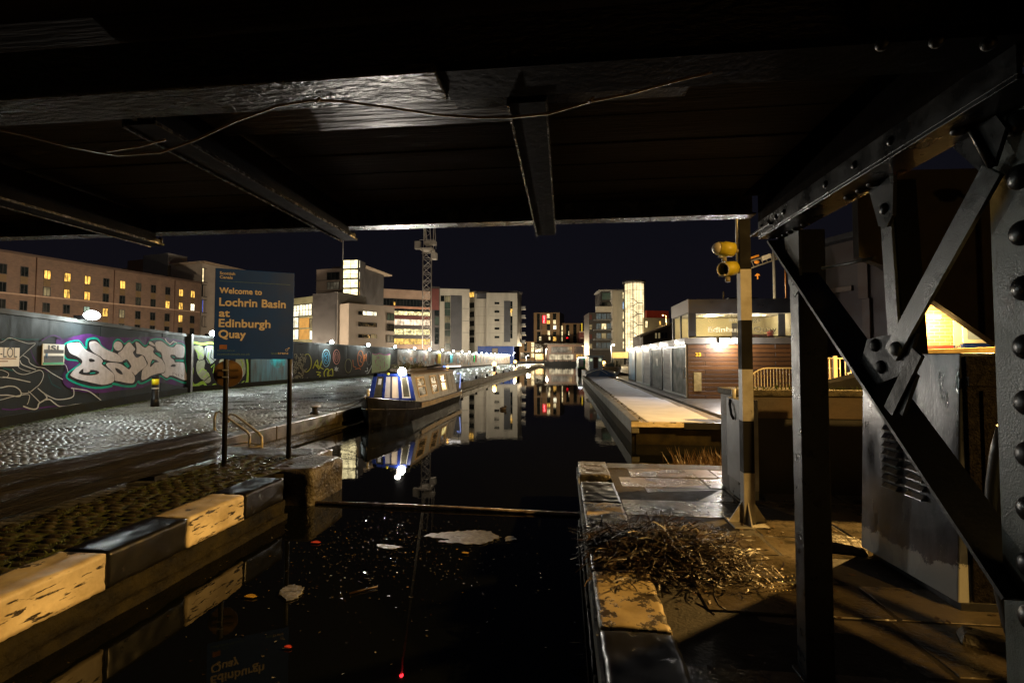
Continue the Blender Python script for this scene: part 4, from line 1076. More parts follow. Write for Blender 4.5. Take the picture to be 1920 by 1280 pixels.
# mooring bollard
bl = thing('mooring_bollard', 'squat black mooring bollard on the quay near the narrowboat bow', 'bollard', (-7.25, 13.5, 0.5))
mb = MB(); mb.tube([(-7.25, 13.5, 0.5), (-7.25, 13.5, 0.56), (-7.25, 13.5, 0.58), (-7.25, 13.5, 0.68), (-7.25, 13.5, 0.70)], [0.14, 0.13, 0.085, 0.085, 0.10], 16); mb.build('body', M_DARK, bl)
mb = MB(); mb.tube([(-7.25, 13.5, 0.70), (-7.25, 13.5, 0.735), (-7.25, 13.5, 0.745)], [0.13, 0.14, 0.12], 16); mb.build('cap', mat('worn bollard cap', (0.25, 0.24, 0.22), 0.5, 0.2, 0.3, 8, 0.2), bl)
# small mooring bollards along the quay edge further on
def small_boll(y, lab):
    t0 = thing('quay_bollard', lab, 'bollard', (XB - 0.2, y, 0.52), 'low mooring bollards along the far quay edge')
    mb = MB(); mb.tube([(XB - 0.2, y, 0.52), (XB - 0.2, y, 0.70)], [0.10, 0.09], 10); mb.build('body', M_DARK, t0)
    mb = MB(); mb.tube([(XB - 0.2, y, 0.70), (XB - 0.2, y, 0.75)], [0.13, 0.11], 10); mb.build('cap', M_DARK, t0)
for i, yy in enumerate((27.5, 33, 38.5, 44, 50, 56, 62)):
    small_boll(yy, 'low black bollard, %s along the quay edge beyond the narrowboat stern' % ordinal(i))
# black bollard post with a yellow band by the graffiti
bp = thing('bollard_post', 'tall black bollard with a yellow band before the silver graffiti', 'bollard', (-13.74, 15.0, 0.5))
mb = MB(); c = Vector((-13.74, 15.0, 0.5))
mb.tube([c, c + Vector((0, 0, 0.28)), c + Vector((0, 0, 0.30)), c + Vector((0, 0, 0.95)), c + Vector((0, 0, 1.0)), c + Vector((0, 0, 1.06))], [0.13, 0.12, 0.10, 0.10, 0.13, 0.08], 14); mb.build('body', M_DARK, bp)
mb = MB(); mb.tube([c + Vector((0.008, -0.008, 0.74)), c + Vector((0.008, -0.008, 0.93))], 0.103, 14); mb.build('yellow_band', mat('yellow reflective band', (0.75, 0.68, 0.02), 0.3, 0, 0.3, 6, 0), bp)
mb = MB(); mb.tube([c + Vector((0.006, -0.006, 0.60)), c + Vector((0.006, -0.006, 0.63))], 0.103, 14); mb.build('white_band', M_WHITE, bp)
# lantern bollards glowing orange on the far towpath
def lantern(u, v, d, lab):
    p = DC(u, v, d)
    t0 = thing('lantern_bollard', lab, 'lantern', (p.x, p.y, 0.5), 'orange lantern bollards on the far towpath')
    mb = MB(); mb.tube([(p.x, p.y, 0.5), (p.x, p.y, p.z - 0.28)], 0.14, 10); mb.build('post', M_DARK, t0)
    mb = MB(); mb.ball(p, 0.3, 10, 8); mb.build('lantern', E_ORANGE, t0)
    lamp('lantern_light', (p.x, p.y, p.z + 0.5), 120, (1, 0.5, 0.14), t0, 0.2)
lantern(927, 682, 64, 'orange glowing lantern bollard on the towpath, nearer one'); lantern(966, 678, 95, 'orange glowing lantern bollard on the towpath, farther one')

# ================================================================== NARROWBOAT
BX, B0, B1 = -5.9, 14.0, 23.4
nb = thing('narrowboat', 'black hulled narrowboat with blue cratch front moored at the left quay', 'boat', (BX, 18.5, 0))
HALF = 0.86
def half_at(y, z):
    f = max(0.0, min(1.0, (y - B0) / 2.3))
    h = HALF * math.sin(f * math.pi / 2) ** 0.8
    return h * (0.86 + 0.14 * min(1, max(0, z / 0.5)))
def gun(y):
    f = max(0.0, min(1.0, (y - B0) / 3.0))
    return 0.96 - 0.40 * f ** 0.8
mb = MB(); st_ = [B0, B0 + .08, B0 + .25, B0 + .5, B0 + .9, B0 + 1.4, B0 + 2.0, B0 + 2.6, B0 + 4, B0 + 6, B0 + 8, B1 - .3, B1]
rows = []
for yy in st_:
    row = []
    for sgn in (1, -1):
        for fz in (-0.25, 0.0, 0.35, 0.7, 1.0):
            z = -0.2 if fz < 0 else gun(yy) * fz
            rake = 0.28 * (1 - max(0, z) / 0.96) if yy < B0 + 1 else 0
            row.append((BX + sgn * (half_at(yy, z) + 0.02), yy + rake, z))
    rows.append(row)
def quadrow(mb, r0, r1, idx):
    for a, b_ in idx: mb.poly([r0[a], r1[a], r1[b_], r0[b_]])
for i in range(len(rows) - 1):
    quadrow(mb, rows[i], rows[i + 1], [(0, 1), (1, 2), (2, 3), (3, 4), (6, 5), (7, 6), (8, 7), (9, 8)])
    mb.poly([rows[i][4], rows[i + 1][4], rows[i + 1][9], rows[i][9]])
mb.poly([rows[0][k] for k in (0, 1, 2, 3, 4, 9, 8, 7, 6, 5)]); mb.poly([rows[-1][k] for k in (5, 6, 7, 8, 9, 4, 3, 2, 1, 0)])
mb.build('hull', mat('black hull bitumen', (0.006, 0.006, 0.007), 0.4, 0, 0.5, 3, 0.4, 14, 0.01, spec=0.25), nb)
mb = MB()
for fz, dx in ((0.985, 0.03), (0.62, 0.025)):
    for sgn in (1, -1):
        mb.tube([(BX + sgn * (half_at(yy, gun(yy) * fz) + dx), yy + (0.28 * (1 - gun(yy) * fz / .96) if yy < B0 + 1 else 0), gun(yy) * fz) for yy in st_], 0.022, 6)
mb.build('rubbing_strake', mat('strake black', (0.03, 0.028, 0.026), 0.35, 0, 0.3, 6, 0.2), nb)
mb = MB()
for sgn in (1, -1):
    ys_ = [B0 + 2.7, B0 + 4, B0 + 6, B0 + 8, B1]
    for i in range(len(ys_) - 1):
        x0 = BX + sgn * (HALF + 0.035)
        mb.poly([(x0, ys_[i], gun(ys_[i]) * 0.66), (x0, ys_[i + 1], gun(ys_[i + 1]) * 0.66), (x0, ys_[i + 1], gun(ys_[i + 1]) * 0.96), (x0, ys_[i], gun(ys_[i]) * 0.96)])
mb.pieces('side_band', mat('tan hull side', (0.25, 0.20, 0.13), 0.5, 0, 0.45, 1.5, 0.4, 18, 0.008, stretch=(1, 3, 0.4)), nb)
mb = MB(); mb.tube([(BX, B0 + 0.12, 0.98), (BX, B0 + 0.12, 1.12)], [0.05, 0.045], 8); mb.ball((BX, B0 + 0.12, 1.14), 0.06, 8, 6); mb.build('bow_post', M_WHITE, nb)
# cabin: sides lean inwards
YC0, YC1 = 16.3, 22.7
zb0, zb1, zt = 0.70, 0.56, 1.56
def cab(sgn, y, z):      # x of the cabin side at a height
    zb = zb0 + (zb1 - zb0) * (y - YC0) / (YC1 - YC0)
    f = (z - zb) / (zt - zb)
    return BX + sgn * (0.81 - 0.19 * f)
mb = MB()
for sgn in (1, -1):
    mb.hexa([(cab(sgn, YC0, zb0 - .1), YC0, zb0 - .1), (cab(sgn, YC0, zb0 - .1) - sgn * .05, YC0, zb0 - .1), (cab(sgn, YC1, zb1 - .1) - sgn * .05, YC1, zb1 - .1), (cab(sgn, YC1, zb1 - .1), YC1, zb1 - .1),
             (cab(sgn, YC0, zt), YC0, zt), (cab(sgn, YC0, zt) - sgn * .05, YC0, zt), (cab(sgn, YC1, zt) - sgn * .05, YC1, zt), (cab(sgn, YC1, zt), YC1, zt)])
mb.poly([(cab(1, YC1, .5), YC1 - .01, .5), (cab(1, YC1, zt), YC1 - .01, zt), (cab(-1, YC1, zt), YC1 - .01, zt), (cab(-1, YC1, .5), YC1 - .01, .5)])
mb.build('cabin_side', mat('greyed white cabin paint', (0.30, 0.33, 0.40), 0.6, 0, 0.35, 2.2, 0.4, 20, 0.006, stretch=(1, 2, 0.6)), nb)
mb = MB(); n_ = 8
for i in range(n_):
    t0 = -1 + 2 * i / n_; t1 = -1 + 2 * (i + 1) / n_
    za = zt + 0.10 * (1 - t0 * t0); zc = zt + 0.10 * (1 - t1 * t1)
    mb.poly([(BX + t0 * .64, YC0 - .05, za), (BX + t1 * .64, YC0 - .05, zc), (BX + t1 * .64, YC1 + .05, zc), (BX + t0 * .64, YC1 + .05, za)])
for sgn in (1, -1): mb.box(BX + sgn * .62, BX + sgn * .655, YC0 - .05, YC1 + .05, zt - .03, zt + .012)
mb.build('cabin_roof', mat('cabin roof grey', (0.22, 0.19, 0.17), 0.6, 0, 0.3, 3, 0.2), nb)
# side windows with a middle bar
def side_win(y0, y1, m_lo, sgn=1):
    z0, z1 = 0.80, 1.40
    def sp(y, z, o): return (cab(sgn, y, z) + sgn * o, y, z)
    mb = MB()
    def bar4(ya, yb, za, zb, o=0.03):
        mb.hexa([sp(ya, za, 0), sp(yb, za, 0), sp(yb, za, o), sp(ya, za, o), sp(ya, zb, 0), sp(yb, zb, 0), sp(yb, zb, o), sp(ya, zb, o)])
    bar4(y0 - .06, y1 + .06, z0 - .06, z0); bar4(y0 - .06, y1 + .06, z1, z1 + .06); bar4(y0 - .06, y0, z0, z1); bar4(y1, y1 + .06, z0, z1); bar4(y0, y1, 1.09, 1.14)
    f = mb.build('window_frame', mat('cream window frame', (0.50, 0.40, 0.28), 0.5, 0, 0.2, 6, 0), nb)
    for za, zb, mm in ((z0, 1.09, m_lo), (1.14, z1, M_BOATGLASS)):
        pb = MB(); pb.poly([sp(y0, za, .008), sp(y1, za, .008), sp(y1, zb, .008), sp(y0, zb, .008)]); pb.build('pane', mm, f)
M_BOATGLASS = mat('dusty boat window', (0.07, 0.065, 0.045), 0.15, 0, 0.4, 3, 0.05)
for sgn in (1, -1):
    side_win(16.75, 17.65, M_BOATGLASS, sgn); side_win(18.55, 19.35, M_BOATGLASS, sgn); side_win(20.0, 20.8, emi('boat cabin glow', (1.0, 0.78, 0.30), 0.9, 0.8, 2.5), sgn)
    mb = MB()
    for ya, yb in ((21.25, 21.85), (21.95, 22.5)):
        mb.hexa([(cab(sgn, ya, .72), ya, .72), (cab(sgn, yb, .72), yb, .72), (cab(sgn, yb, .72) + sgn * .03, yb, .72), (cab(sgn, ya, .72) + sgn * .03, ya, .72), (cab(sgn, ya, 1.45), ya, 1.45), (cab(sgn, yb, 1.45), yb, 1.45), (cab(sgn, yb, 1.45) + sgn * .03, yb, 1.45), (cab(sgn, ya, 1.45) + sgn * .03, ya, 1.45)])
    mb.build('side_panel', mat('grey cabin panel', (0.25, 0.28, 0.34), 0.6, 0, 0.3, 3, 0.2), nb)
# blue cratch front
M_BLUE = mat('royal blue paint', (0.012, 0.028, 0.17), 0.32, 0, 0.15, 4, 0.1)
def fx(t, z):            # across the front, t -1..1, leaning in with height
    return BX + t * (0.84 - 0.19 * (z - 0.74) / 0.84)
YF = 16.2
def fpost(t0, t1, z0, z1, o=0.06, mm=M_BLUE, name='cratch_frame'):
    mb = MB(); mb.hexa([(fx(t0, z0), YF - o, z0), (fx(t1, z0), YF - o, z0), (fx(t1, z0), YF, z0), (fx(t0, z0), YF, z0), (fx(t0, z1), YF - o, z1), (fx(t1, z1), YF - o, z1), (fx(t1, z1), YF, z1), (fx(t0, z1), YF, z1)])
    return mb
mb = MB(); allb = [(-1, -.80, .74, 1.60), (-.42, -.32, .74, 1.50), (.30, .44, .74, 1.50), (.82, 1.0, .74, 1.60), (-1, 1, 1.5, 1.60), (-1, 1, .70, .76)]
for q in allb:
    t_ = fpost(*q); n0 = len(mb.v); mb.v += t_.v
    for f_ in t_.f: mb.face([n0 + i for i in f_])
mb.build('cratch_frame', M_BLUE, nb)
for t0, t1, mm, nm_ in ((-.80, -.42, M_BOATGLASS, 'cratch_window'), (.44, .82, M_BOATGLASS, 'cratch_window'), (-.32, -.10, mat('grey door', (0.38, 0.36, 0.35), 0.5, 0, 0.15, 5, 0.1), 'door'), (-.10, .0, mat('dark door gap', (0.05, 0.05, 0.07), 0.5, 0, 0, 1, 0), 'door_gap'), (0.0, .30, mat('cream door', (0.60, 0.50, 0.38), 0.5, 0, 0.1, 5, 0.1), 'door')):
    fpost(t0, t1, .76, 1.50, 0.02).build(nm_, mm, nb)
fpost(.46, .49, .78, 1.49, 0.05).build('window_bead', M_WHITE, nb); fpost(.77, .80, .78, 1.49, 0.05).build('window_bead', M_WHITE, nb); fpost(.44, .82, .77, .80, 0.055).build('window_bead', M_WHITE, nb)
fpost(-.70, -.55, 1.22, 1.42, 0.03).build('paper_notice', mat('paper', (0.55, 0.58, 0.62), 0.6, 0, 0, 1, 0), nb)
mb = MB(); mb.tube([(fx(-.2, 1.5), YF - .08, 1.56), (fx(-.2, 1.5), YF - .05, 1.6)], 0.045, 10); mb.build('brass_bell', M_YELLOW, nb)
# the head lamp on the cratch
LP = Vector((-5.52, 16.08, 1.67))
mb = MB(); mb.tube([LP + Vector((0, .14, 0)), LP + Vector((0, .02, 0))], [.05, .10], 14); mb.tube([LP + Vector((0, .1, 0)), LP + Vector((0, .1, -.12))], .02, 8); mb.build('lamp_housing', M_DARK, nb)
mb = MB(); mb.ball(LP, .14, 16, 12, (1, .5, 1)); hl = mb.build('head_lamp', emi('head lamp glass', (1.0, 0.93, 0.80), 120, 0), nb)
lamp('head_lamp_light', LP + Vector((0.0, -0.12, 0.0)), 700, (1.0, 0.90, 0.78), nb, 0.08, 'SPOT', (0, 2, 2.4), 165, .3); lamp('head_lamp_spill', LP + Vector((0.12, -0.7, 0.05)), 55, (1.0, 0.92, 0.8), nb, 0.08)
# roof clutter: planter, tarpaulin roll, pole with strip light
pl = thing('roof_planter', 'trough of dark plants standing on the narrowboat roof', 'planter', (-5.85, 17.8, 1.66))
mb = MB(); mb.box(-6.25, -5.5, 16.9, 19.0, 1.655, 1.75); mb.build('trough', mat('trough wood', (0.07, 0.06, 0.05), 0.7, 0, 0.4, 5, 0.3), pl)
mb = MB(); r10 = random.Random(21)
for k in range(900):
    c = Vector((r10.uniform(-6.25, -5.5), r10.uniform(16.9, 19.0), 1.74 + abs(r10.gauss(0, 0.09)))); d1 = Vector((r10.gauss(0, 1), r10.gauss(0, 1), r10.gauss(0, .7))).normalized() * r10.uniform(.02, .06); d2 = d1.cross(Vector((r10.gauss(0, 1), r10.gauss(0, 1), r10.gauss(0, 1)))).normalized() * .02
    mb.poly([c - d1, c + d2, c + d1, c - d2])
mb.build('foliage', mat('dark trough leaves', (0.06, 0.06, 0.03), 0.6, 0, 0.6, 12, 0), pl)
mb = MB()
for k in range(7): mb.tube([(-6.15 + .05 * k, 19.3, 1.68 + .02 * (k % 2)), (-6.05 + .05 * k, 21, 1.72), (-6.1 + .06 * k, 22.4, 1.74 + .03 * (k % 3))], .07, 8)
label(mb.build('tarpaulin_roll', mat('black tarpaulin', (0.014, 0.014, 0.015), 0.4, 0, 0.3, 4, 0.5, 9, 0.03)), 'black tarpaulin bundle rolled on the rear of the narrowboat roof', 'tarpaulin')
ml = thing('strip_light', 'glowing strip light over the narrowboat stern with a blue end', 'light', (-5.6, 22.3, 1.8))
mb = MB(); a = DY(825, 687, 22.4); b2 = DY(864, 686, 22.4); mb.tube([a, b2], .025, 8); mb.build('tube', emi('strip light tube', (1.0, 0.92, 0.85), 2.4, 0), ml)
mb = MB(); mb.tube([a - Vector((.01, 0, 0)), a + (b2 - a) * .3], .028, 8); mb.build('blue_end', emi('blue neon', (0.12, 0.25, 1.0), 2.0, 0), ml)
mb = MB(); mb.ball(a + (b2 - a) * .38 + Vector((0, -.03, -.02)), .055, 10, 8); mb.build('bulb', E_ORANGE, ml)
mb = MB(); mb.tube([a + (b2 - a) * .1, a + (b2 - a) * .1 - Vector((0, 0, .3))], .012, 6); mb.tube([a + (b2 - a) * .9, a + (b2 - a) * .9 - Vector((0, 0, .3))], .012, 6); mb.pieces('bracket', M_DARK, ml)
sr = thing('stern_rail', 'blue edged rail frame standing at the narrowboat stern', 'rail', (-5.1, 23.2, .6))
mb = MB(); mb.tube([DY(857, 700, 23.2), DY(864, 699.5, 23.2), DY(862, 727, 23.2)], .028, 8); mb.build('frame', emi('blue lit rail', (0.35, 0.45, 1.0), 0.9, 0.2), sr)
mb = MB(); mb.tube([DY(862, 727, 23.2), DY(863, 732, 23.2)], .03, 8); mb.build('foot', M_BLUE, sr)
# mooring ropes
for a, b2, sag in (((-7.25, 13.5, .66), (BX - .1, 14.3, .98), .12), ((-7.22, 13.45, .64), (BX - .05, 14.25, .95), .2)):
    a = Vector(a); b2 = Vector(b2); mb = MB(); mb.tube([a.lerp(b2, t / 8) - Vector((0, 0, sag * 4 * (t / 8) * (1 - t / 8))) for t in range(9)], .014, 6)
    label(mb.build('mooring_rope', mat('dark wet rope', (0.04, 0.035, 0.03), 0.6, 0, 0.4, 20, 0.3)), ('higher' if sag < .15 else 'lower, slacker') + ' dark mooring rope from the bollard to the narrowboat bow', 'rope', 'mooring ropes of the narrowboat')

# ================================================================== RIGHT FOREGROUND
# banded steel signal pole
sp_ = thing('striped_pole', 'square steel pole painted in black and white bands', 'pole', (1.75, 4.93, .5))
px0, px1, py0, py1 = 1.72, 1.822, 4.93, 5.03
M_POLEB = mat('pole black', (0.010, 0.010, 0.010), 0.7, 0, 0.2, 5, 0.1, 40, 0.003, spec=0.12)
bands = [(0.5, 1.0, 'w'), (1.0, 1.5, 'b'), (1.5, 2.0, 'w'), (2.0, 2.48, 'b'), (2.48, 2.98, 'w'), (2.98, 4.0, 'b')]
M_POLEW = peel('pole white', (0.44, 0.43, 0.40), (0.06, 0.05, 0.04), 0.66, 0.45, 8.0, bmp=0.3)
for z0, z1, k in bands:
    mb = MB(); mb.box(px0, px1, py0, py1, z0, z1); mb.build('white_band' if k == 'w' else 'black_band', M_POLEW if k == 'w' else M_POLEB, sp_)
mb = MB(); mb.box(1.60, 1.92, 4.84, 5.16, .5, .515)
for a, b2 in (((px0, 4.99), (-.13, 0)), ((px1, 4.99), (.13, 0)), ((1.755, py0), (0, -.10)), ((1.755, py1), (0, .10))):
    x, y = a; dx, dy = b2
    wv = Vector((0, .006, 0)) if dx else Vector((.006, 0, 0))
    mb.prism([Vector((x, y, .515)) - wv, Vector((x + dx, y + dy, .515)) - wv, Vector((x + dx * .9, y + dy * .9, .54)) - wv, Vector((x, y, .72)) - wv], wv * 2)
mb.build('base_plate', M_POLEW, sp_)
mb = MB(); mb.tube([(1.706, 4.97, 2.98), (1.706, 4.97, 4.0)], .012, 8); mb.build('conduit', M_GALV, sp_)
for z in (1.55, 2.55, 2.2):
    pass
# two yellow signal lamps on it
def siglamp(c, axis, lens, lab, bare):
    t0 = thing('signal_lamp', lab, 'signal lamp', c, 'yellow signal lamps on the striped pole')
    c = Vector(c); a = Vector(axis).normalized()
    mb = MB(); mb.tube([c - a * .10, c - a * .092, c - a * .0, c + a * .008, c + a * .065], [.045, .070, .073, .064, .064], 18, caps=not bare)
    mb.build('housing', M_YELLOW, t0)
    if lens:
        mb = MB(); mb.ball(c + a * .064, .058, 16, 10); mb.build('lens', M_CREAMLENS, t0)
        mb = MB(); up_ = Vector((0, 0, 1)); s_ = a.cross(up_).normalized()
        mb.tube([c + a * .06 - up_ * .08, c - a * .01 - up_ * .09], .012, 8); mb.build('clip', M_GALV, t0)
    else:
        mb = MB(); u_ = a.cross(Vector((0, 0, 1))).normalized(); w_ = u_.cross(a)
        mb.tube([c + a * .067 + (u_ * math.cos(t * .3142) + w_ * math.sin(t * .3142)) * .066 for t in range(21)], .007, 6, caps=False); mb.build('rim', M_CREAMLENS, t0)
        mb = MB(); mb.tube([c - a * .02, c - a * .015], .06, 16); mb.build('reflector', M_DARK, t0)
        mb = MB(); mb.obox(c + a * .07 - w_ * .055, u_ * .03, a * .035, w_ * .006); mb.build('visor_flap', M_CREAMLENS, t0)
    mb = MB(); mb.tube([c - a * .11, Vector((px0 + .02, 4.97, c.z - .03))], .022, 8); mb.tube([c - Vector((0, 0, .08)), c - Vector((0, 0, .13))], .025, 8); mb.build('bracket', mat('lamp bracket', (0.30, 0.26, 0.16), 0.45, 0, 0.2, 9, 0), t0)
siglamp((1.57, 4.93, 3.185), (-.95, -.25, .05), True, 'upper yellow signal lamp with a bulging frosted lens', False)
siglamp((1.60, 4.93, 2.985), (-.80, -.55, -.18), False, 'lower yellow signal lamp with an open empty rim', True)
# low stone wall beyond the pole and the steel gate leaf beside it
lw = thing('parapet_wall', 'low dark wall behind the striped pole with a mossy stone top', 'wall', (4, 6.2, .5))
mb = MB(); mb.box(2.0, 9.5, 6.1, 6.5, .5, 1.40); mb.build('lower_wall', mat('shadowed wall face', (0.010, 0.010, 0.010), 0.5, 0, 0.3, 3, 0.3, 12, 0.01), lw)  # black lower face stands for the shadow lying on the wall
mb = MB(); mb.box(2.0, 9.5, 6.06, 6.5, 1.401, 1.66); mb.build('upper_wall', mat('brown render band', (0.07, 0.048, 0.026), 0.6, 0, 0.5, 2.5, 0.5, 16, 0.01), lw)
mb = MB(); mb.box(1.97, 9.5, 6.0, 6.55, 1.661, 1.74); mb.build('wall_top', mat('gravelly wall top', (0.10, 0.085, 0.05), 0.7, 0, 0.7, 12, 1.0, 50, 0.02), lw, bevel=0.02)
mb = MB(); mb.prism([(2.9, 6.2, 1.74), (9.5, 6.2, 1.74), (9.5, 6.2, 2.05), (3.6, 6.2, 1.92)], (0, .3, 0)); mb.build('slope_top', M_DARK, lw)
mb = MB(); r11 = random.Random(9)
for k in range(260):
    x = r11.uniform(2.1, 4.6); c = Vector((x, r11.uniform(6.02, 6.3), 1.74)); h = r11.uniform(.015, .06) * (2 if abs(x - 2.62) < .06 else 1)
    d = Vector((r11.uniform(-.03, .03), r11.uniform(-.02, .02), h)); mb.poly([c - Vector((.006, 0, 0)), c + Vector((.006, 0, 0)), c + d])
label(mb.build('weeds', M_MOSS), 'small green weeds growing along the top of the low wall', 'weeds', kind='stuff')
gt_ = thing('gate_leaf', 'grey steel gate leaf end beside the striped pole', 'gate', (1.95, 5.7, .5))
mb = MB(); mb.box(1.83, 1.845, 5.35, 5.75, .80, 1.67); mb.box(1.845, 2.02, 5.735, 5.75, .78, 1.67); mb.box(1.845, 2.02, 5.35, 5.365, .72, 1.67)
mb.build('leaf', mat('pale grey gate paint', (0.22, 0.22, 0.22), 0.45, 0, 0.3, 5, 0.3, 50, 0.004), gt_, bevel=.004)
mb = MB(); mb.box(1.845, 2.02, 5.365, 5.735, .62, .84); mb.build('kick_panel', M_GREYSTEEL, gt_)
mb = MB(); mb.tube([(1.86, 5.6, 1.67), (1.86, 5.6, 1.77)], .022, 10); mb.build('latch_pin', M_WHITE, gt_)
mb = MB(); mb.tube([(1.825, 5.62, 1.65), (1.80, 5.55, 1.60), (1.80, 5.5, 1.5), (1.82, 5.48, 1.45)], .014, 8); mb.build('latch_hook', M_DARK, gt_)
# electrical cabinet
cb_ = thing('steel_cabinet', 'tall weathered steel cabinet with louvred vents', 'cabinet', (2.9, 3.9, .5))
mb = MB(); mb.hexa([(2.47, 3.40, .56), (3.30, 3.40, .56), (3.26, 4.32, .56), (2.42, 4.32, .56), (2.53, 3.40, 2.14), (3.30, 3.40, 2.14), (3.26, 4.32, 2.14), (2.47, 4.32, 2.14)])
mb.build('body', mat('weathered blue grey cabinet', (0.040, 0.047, 0.064), 0.24, 0, 0.85, 3.4, 0.30, 60, 0.003, stretch=(1.5, 1.5, .5), rvar=.16, rust=((0.16, 0.17, 0.185), 3.0, .63, (1.4, 1.4, .5))), cb_, bevel=.008)
cabm = MATS['weathered blue grey cabinet']; cnt = cabm.node_tree; cbs = cnt.nodes['Principled BSDF']; old = cbs.inputs['Base Color'].links[0].from_socket
ct = cnt.nodes.new('ShaderNodeTexCoord'); cs_ = cnt.nodes.new('ShaderNodeSeparateXYZ'); cnt.links.new(ct.outputs['Object'], cs_.inputs[0])
cn = noise(cnt, 3.2, 9, rough=0.72); cma = cnt.nodes.new('ShaderNodeMath'); cma.operation = 'MULTIPLY_ADD'; cma.inputs[1].default_value = -0.46
cnt.links.new(cn.outputs['Fac'], cma.inputs[0]); cnt.links.new(cs_.outputs['Z'], cma.inputs[2])
cr_ = ramp(cnt, cma.outputs[0], [(0.0, (1, 1, 1)), (0.012, (0, 0, 0))]); cmx = cnt.nodes.new('ShaderNodeMix'); cmx.data_type = 'RGBA'; cnt.links.new(cr_.outputs[0], cmx.inputs['Factor']); cnt.links.new(old, cmx.inputs['A']); cmx.inputs['B'].default_value = (.30, .31, .30, 1); cnt.links.new(cmx.outputs['Result'], cbs.inputs['Base Color'])
mb = MB(); mb.box(2.545, 3.28, 3.375, 3.392, .58, 2.12); mb.box(2.62, 2.66, 3.355, 3.374, .9, 1.9); mb.box(2.545, 3.28, 3.36, 3.3745, 1.93, 1.99); mb.build('end_panel', M_TIMBER, cb_)
def cabx(z): return 2.47 + (2.53 - 2.47) * (z - .56) / 1.58
for y0 in (3.98, 3.74):
    mb = MB()
    for k in range(8):
        z = 1.12 + k * .062; x = 2.445 + .05 * (z - .56) / 1.58 - (y0 - 3.74) * .06
        mb.hexa([(x - .022, y0 - .085, z), (x + .03, y0 - .085, z), (x + .03, y0 + .085, z), (x - .022, y0 + .085, z), (x + .004, y0 - .085, z + .04), (x + .03, y0 - .085, z + .04), (x + .03, y0 + .085, z + .04), (x + .004, y0 + .085, z + .04)])
    mb.build('vent_louvres', mat('louvre steel', (0.07, 0.078, 0.085), 0.28, 0.2, 0.3, 9, 0.2), cb_, bevel=.006)
mb = MB(); mb.box(2.5, 3.3, 3.42, 4.30, .5, .56); mb.build('base_slab', M_DARK, cb_)
dcab = thing('timber_locker', 'dark boarded locker right of the steel cabinet', 'locker', (3.6, 3.6, .5))
mb = MB()
for k in range(7): mb.box(3.32 + k * .16, 3.47 + k * .16, 3.55, 4.2, .55, 2.06)
mb.build('boards', M_TIMBER, dcab)
mb = MB(); mb.box(3.32, 4.44, 3.53, 3.545, 1.2, 1.26); mb.box(3.62, 3.66, 3.515, 3.529, 1.0, 1.9); mb.build('strap', M_RIVET, dcab)
# chunk of broken slab on the pavement
mb = MB(); mb.hexa([(2.15, 4.35, .5), (2.45, 4.25, .5), (2.6, 4.55, .5), (2.25, 4.65, .5), (2.2, 4.38, .58), (2.43, 4.3, .56), (2.5, 4.5, .57), (2.27, 4.6, .59)])
label(mb.build('stone_block', M_QUAYSTONE, bevel=.02), 'broken stone block at the foot of the steel cabinet', 'stone')
mb = MB(); mb.hexa([(2.2, 3.02, .5), (2.42, 2.92, .5), (2.5, 3.06, .5), (2.28, 3.18, .5), (2.23, 3.04, .56), (2.4, 2.96, .55), (2.46, 3.06, .55), (2.3, 3.14, .56)])
label(mb.build('stone_block', M_QUAYSTONE, bevel=.015), 'small loose stone at the bottom right of the pavement', 'stone')
# studded drain plate
dp = thing('studded_plate', 'dark steel plate with bright studs in the right pavement', 'plate', (1.75, 3.6, .5))
c0, c1, c2, c3 = [G(u, v, .5) for u, v in ((1425, 1085), (1500, 1075), (1500, 1110), (1432, 1115))]
mb = MB(); mb.fill([p + Vector((0, 0, .006)) for p in (c0, c1, c2, c3)]); mb.build('plate', M_BLACKSTEEL, dp)
mb = MB()
for i in range(9):
    for j in range(4):
        p = c0.lerp(c1, (i + .5 + .5 * (j % 2)) / 9.6).lerp(c3.lerp(c2, (i + .5 + .5 * (j % 2)) / 9.6), (j + .5) / 4); mb.ball(p + Vector((0, 0, .007)), .011, 8, 5, (1, 1, .6))
mb.pieces('stud', mat('wet brass studs', (0.55, 0.42, 0.2), 0.15, 0.8, 0, 1, 0), dp)
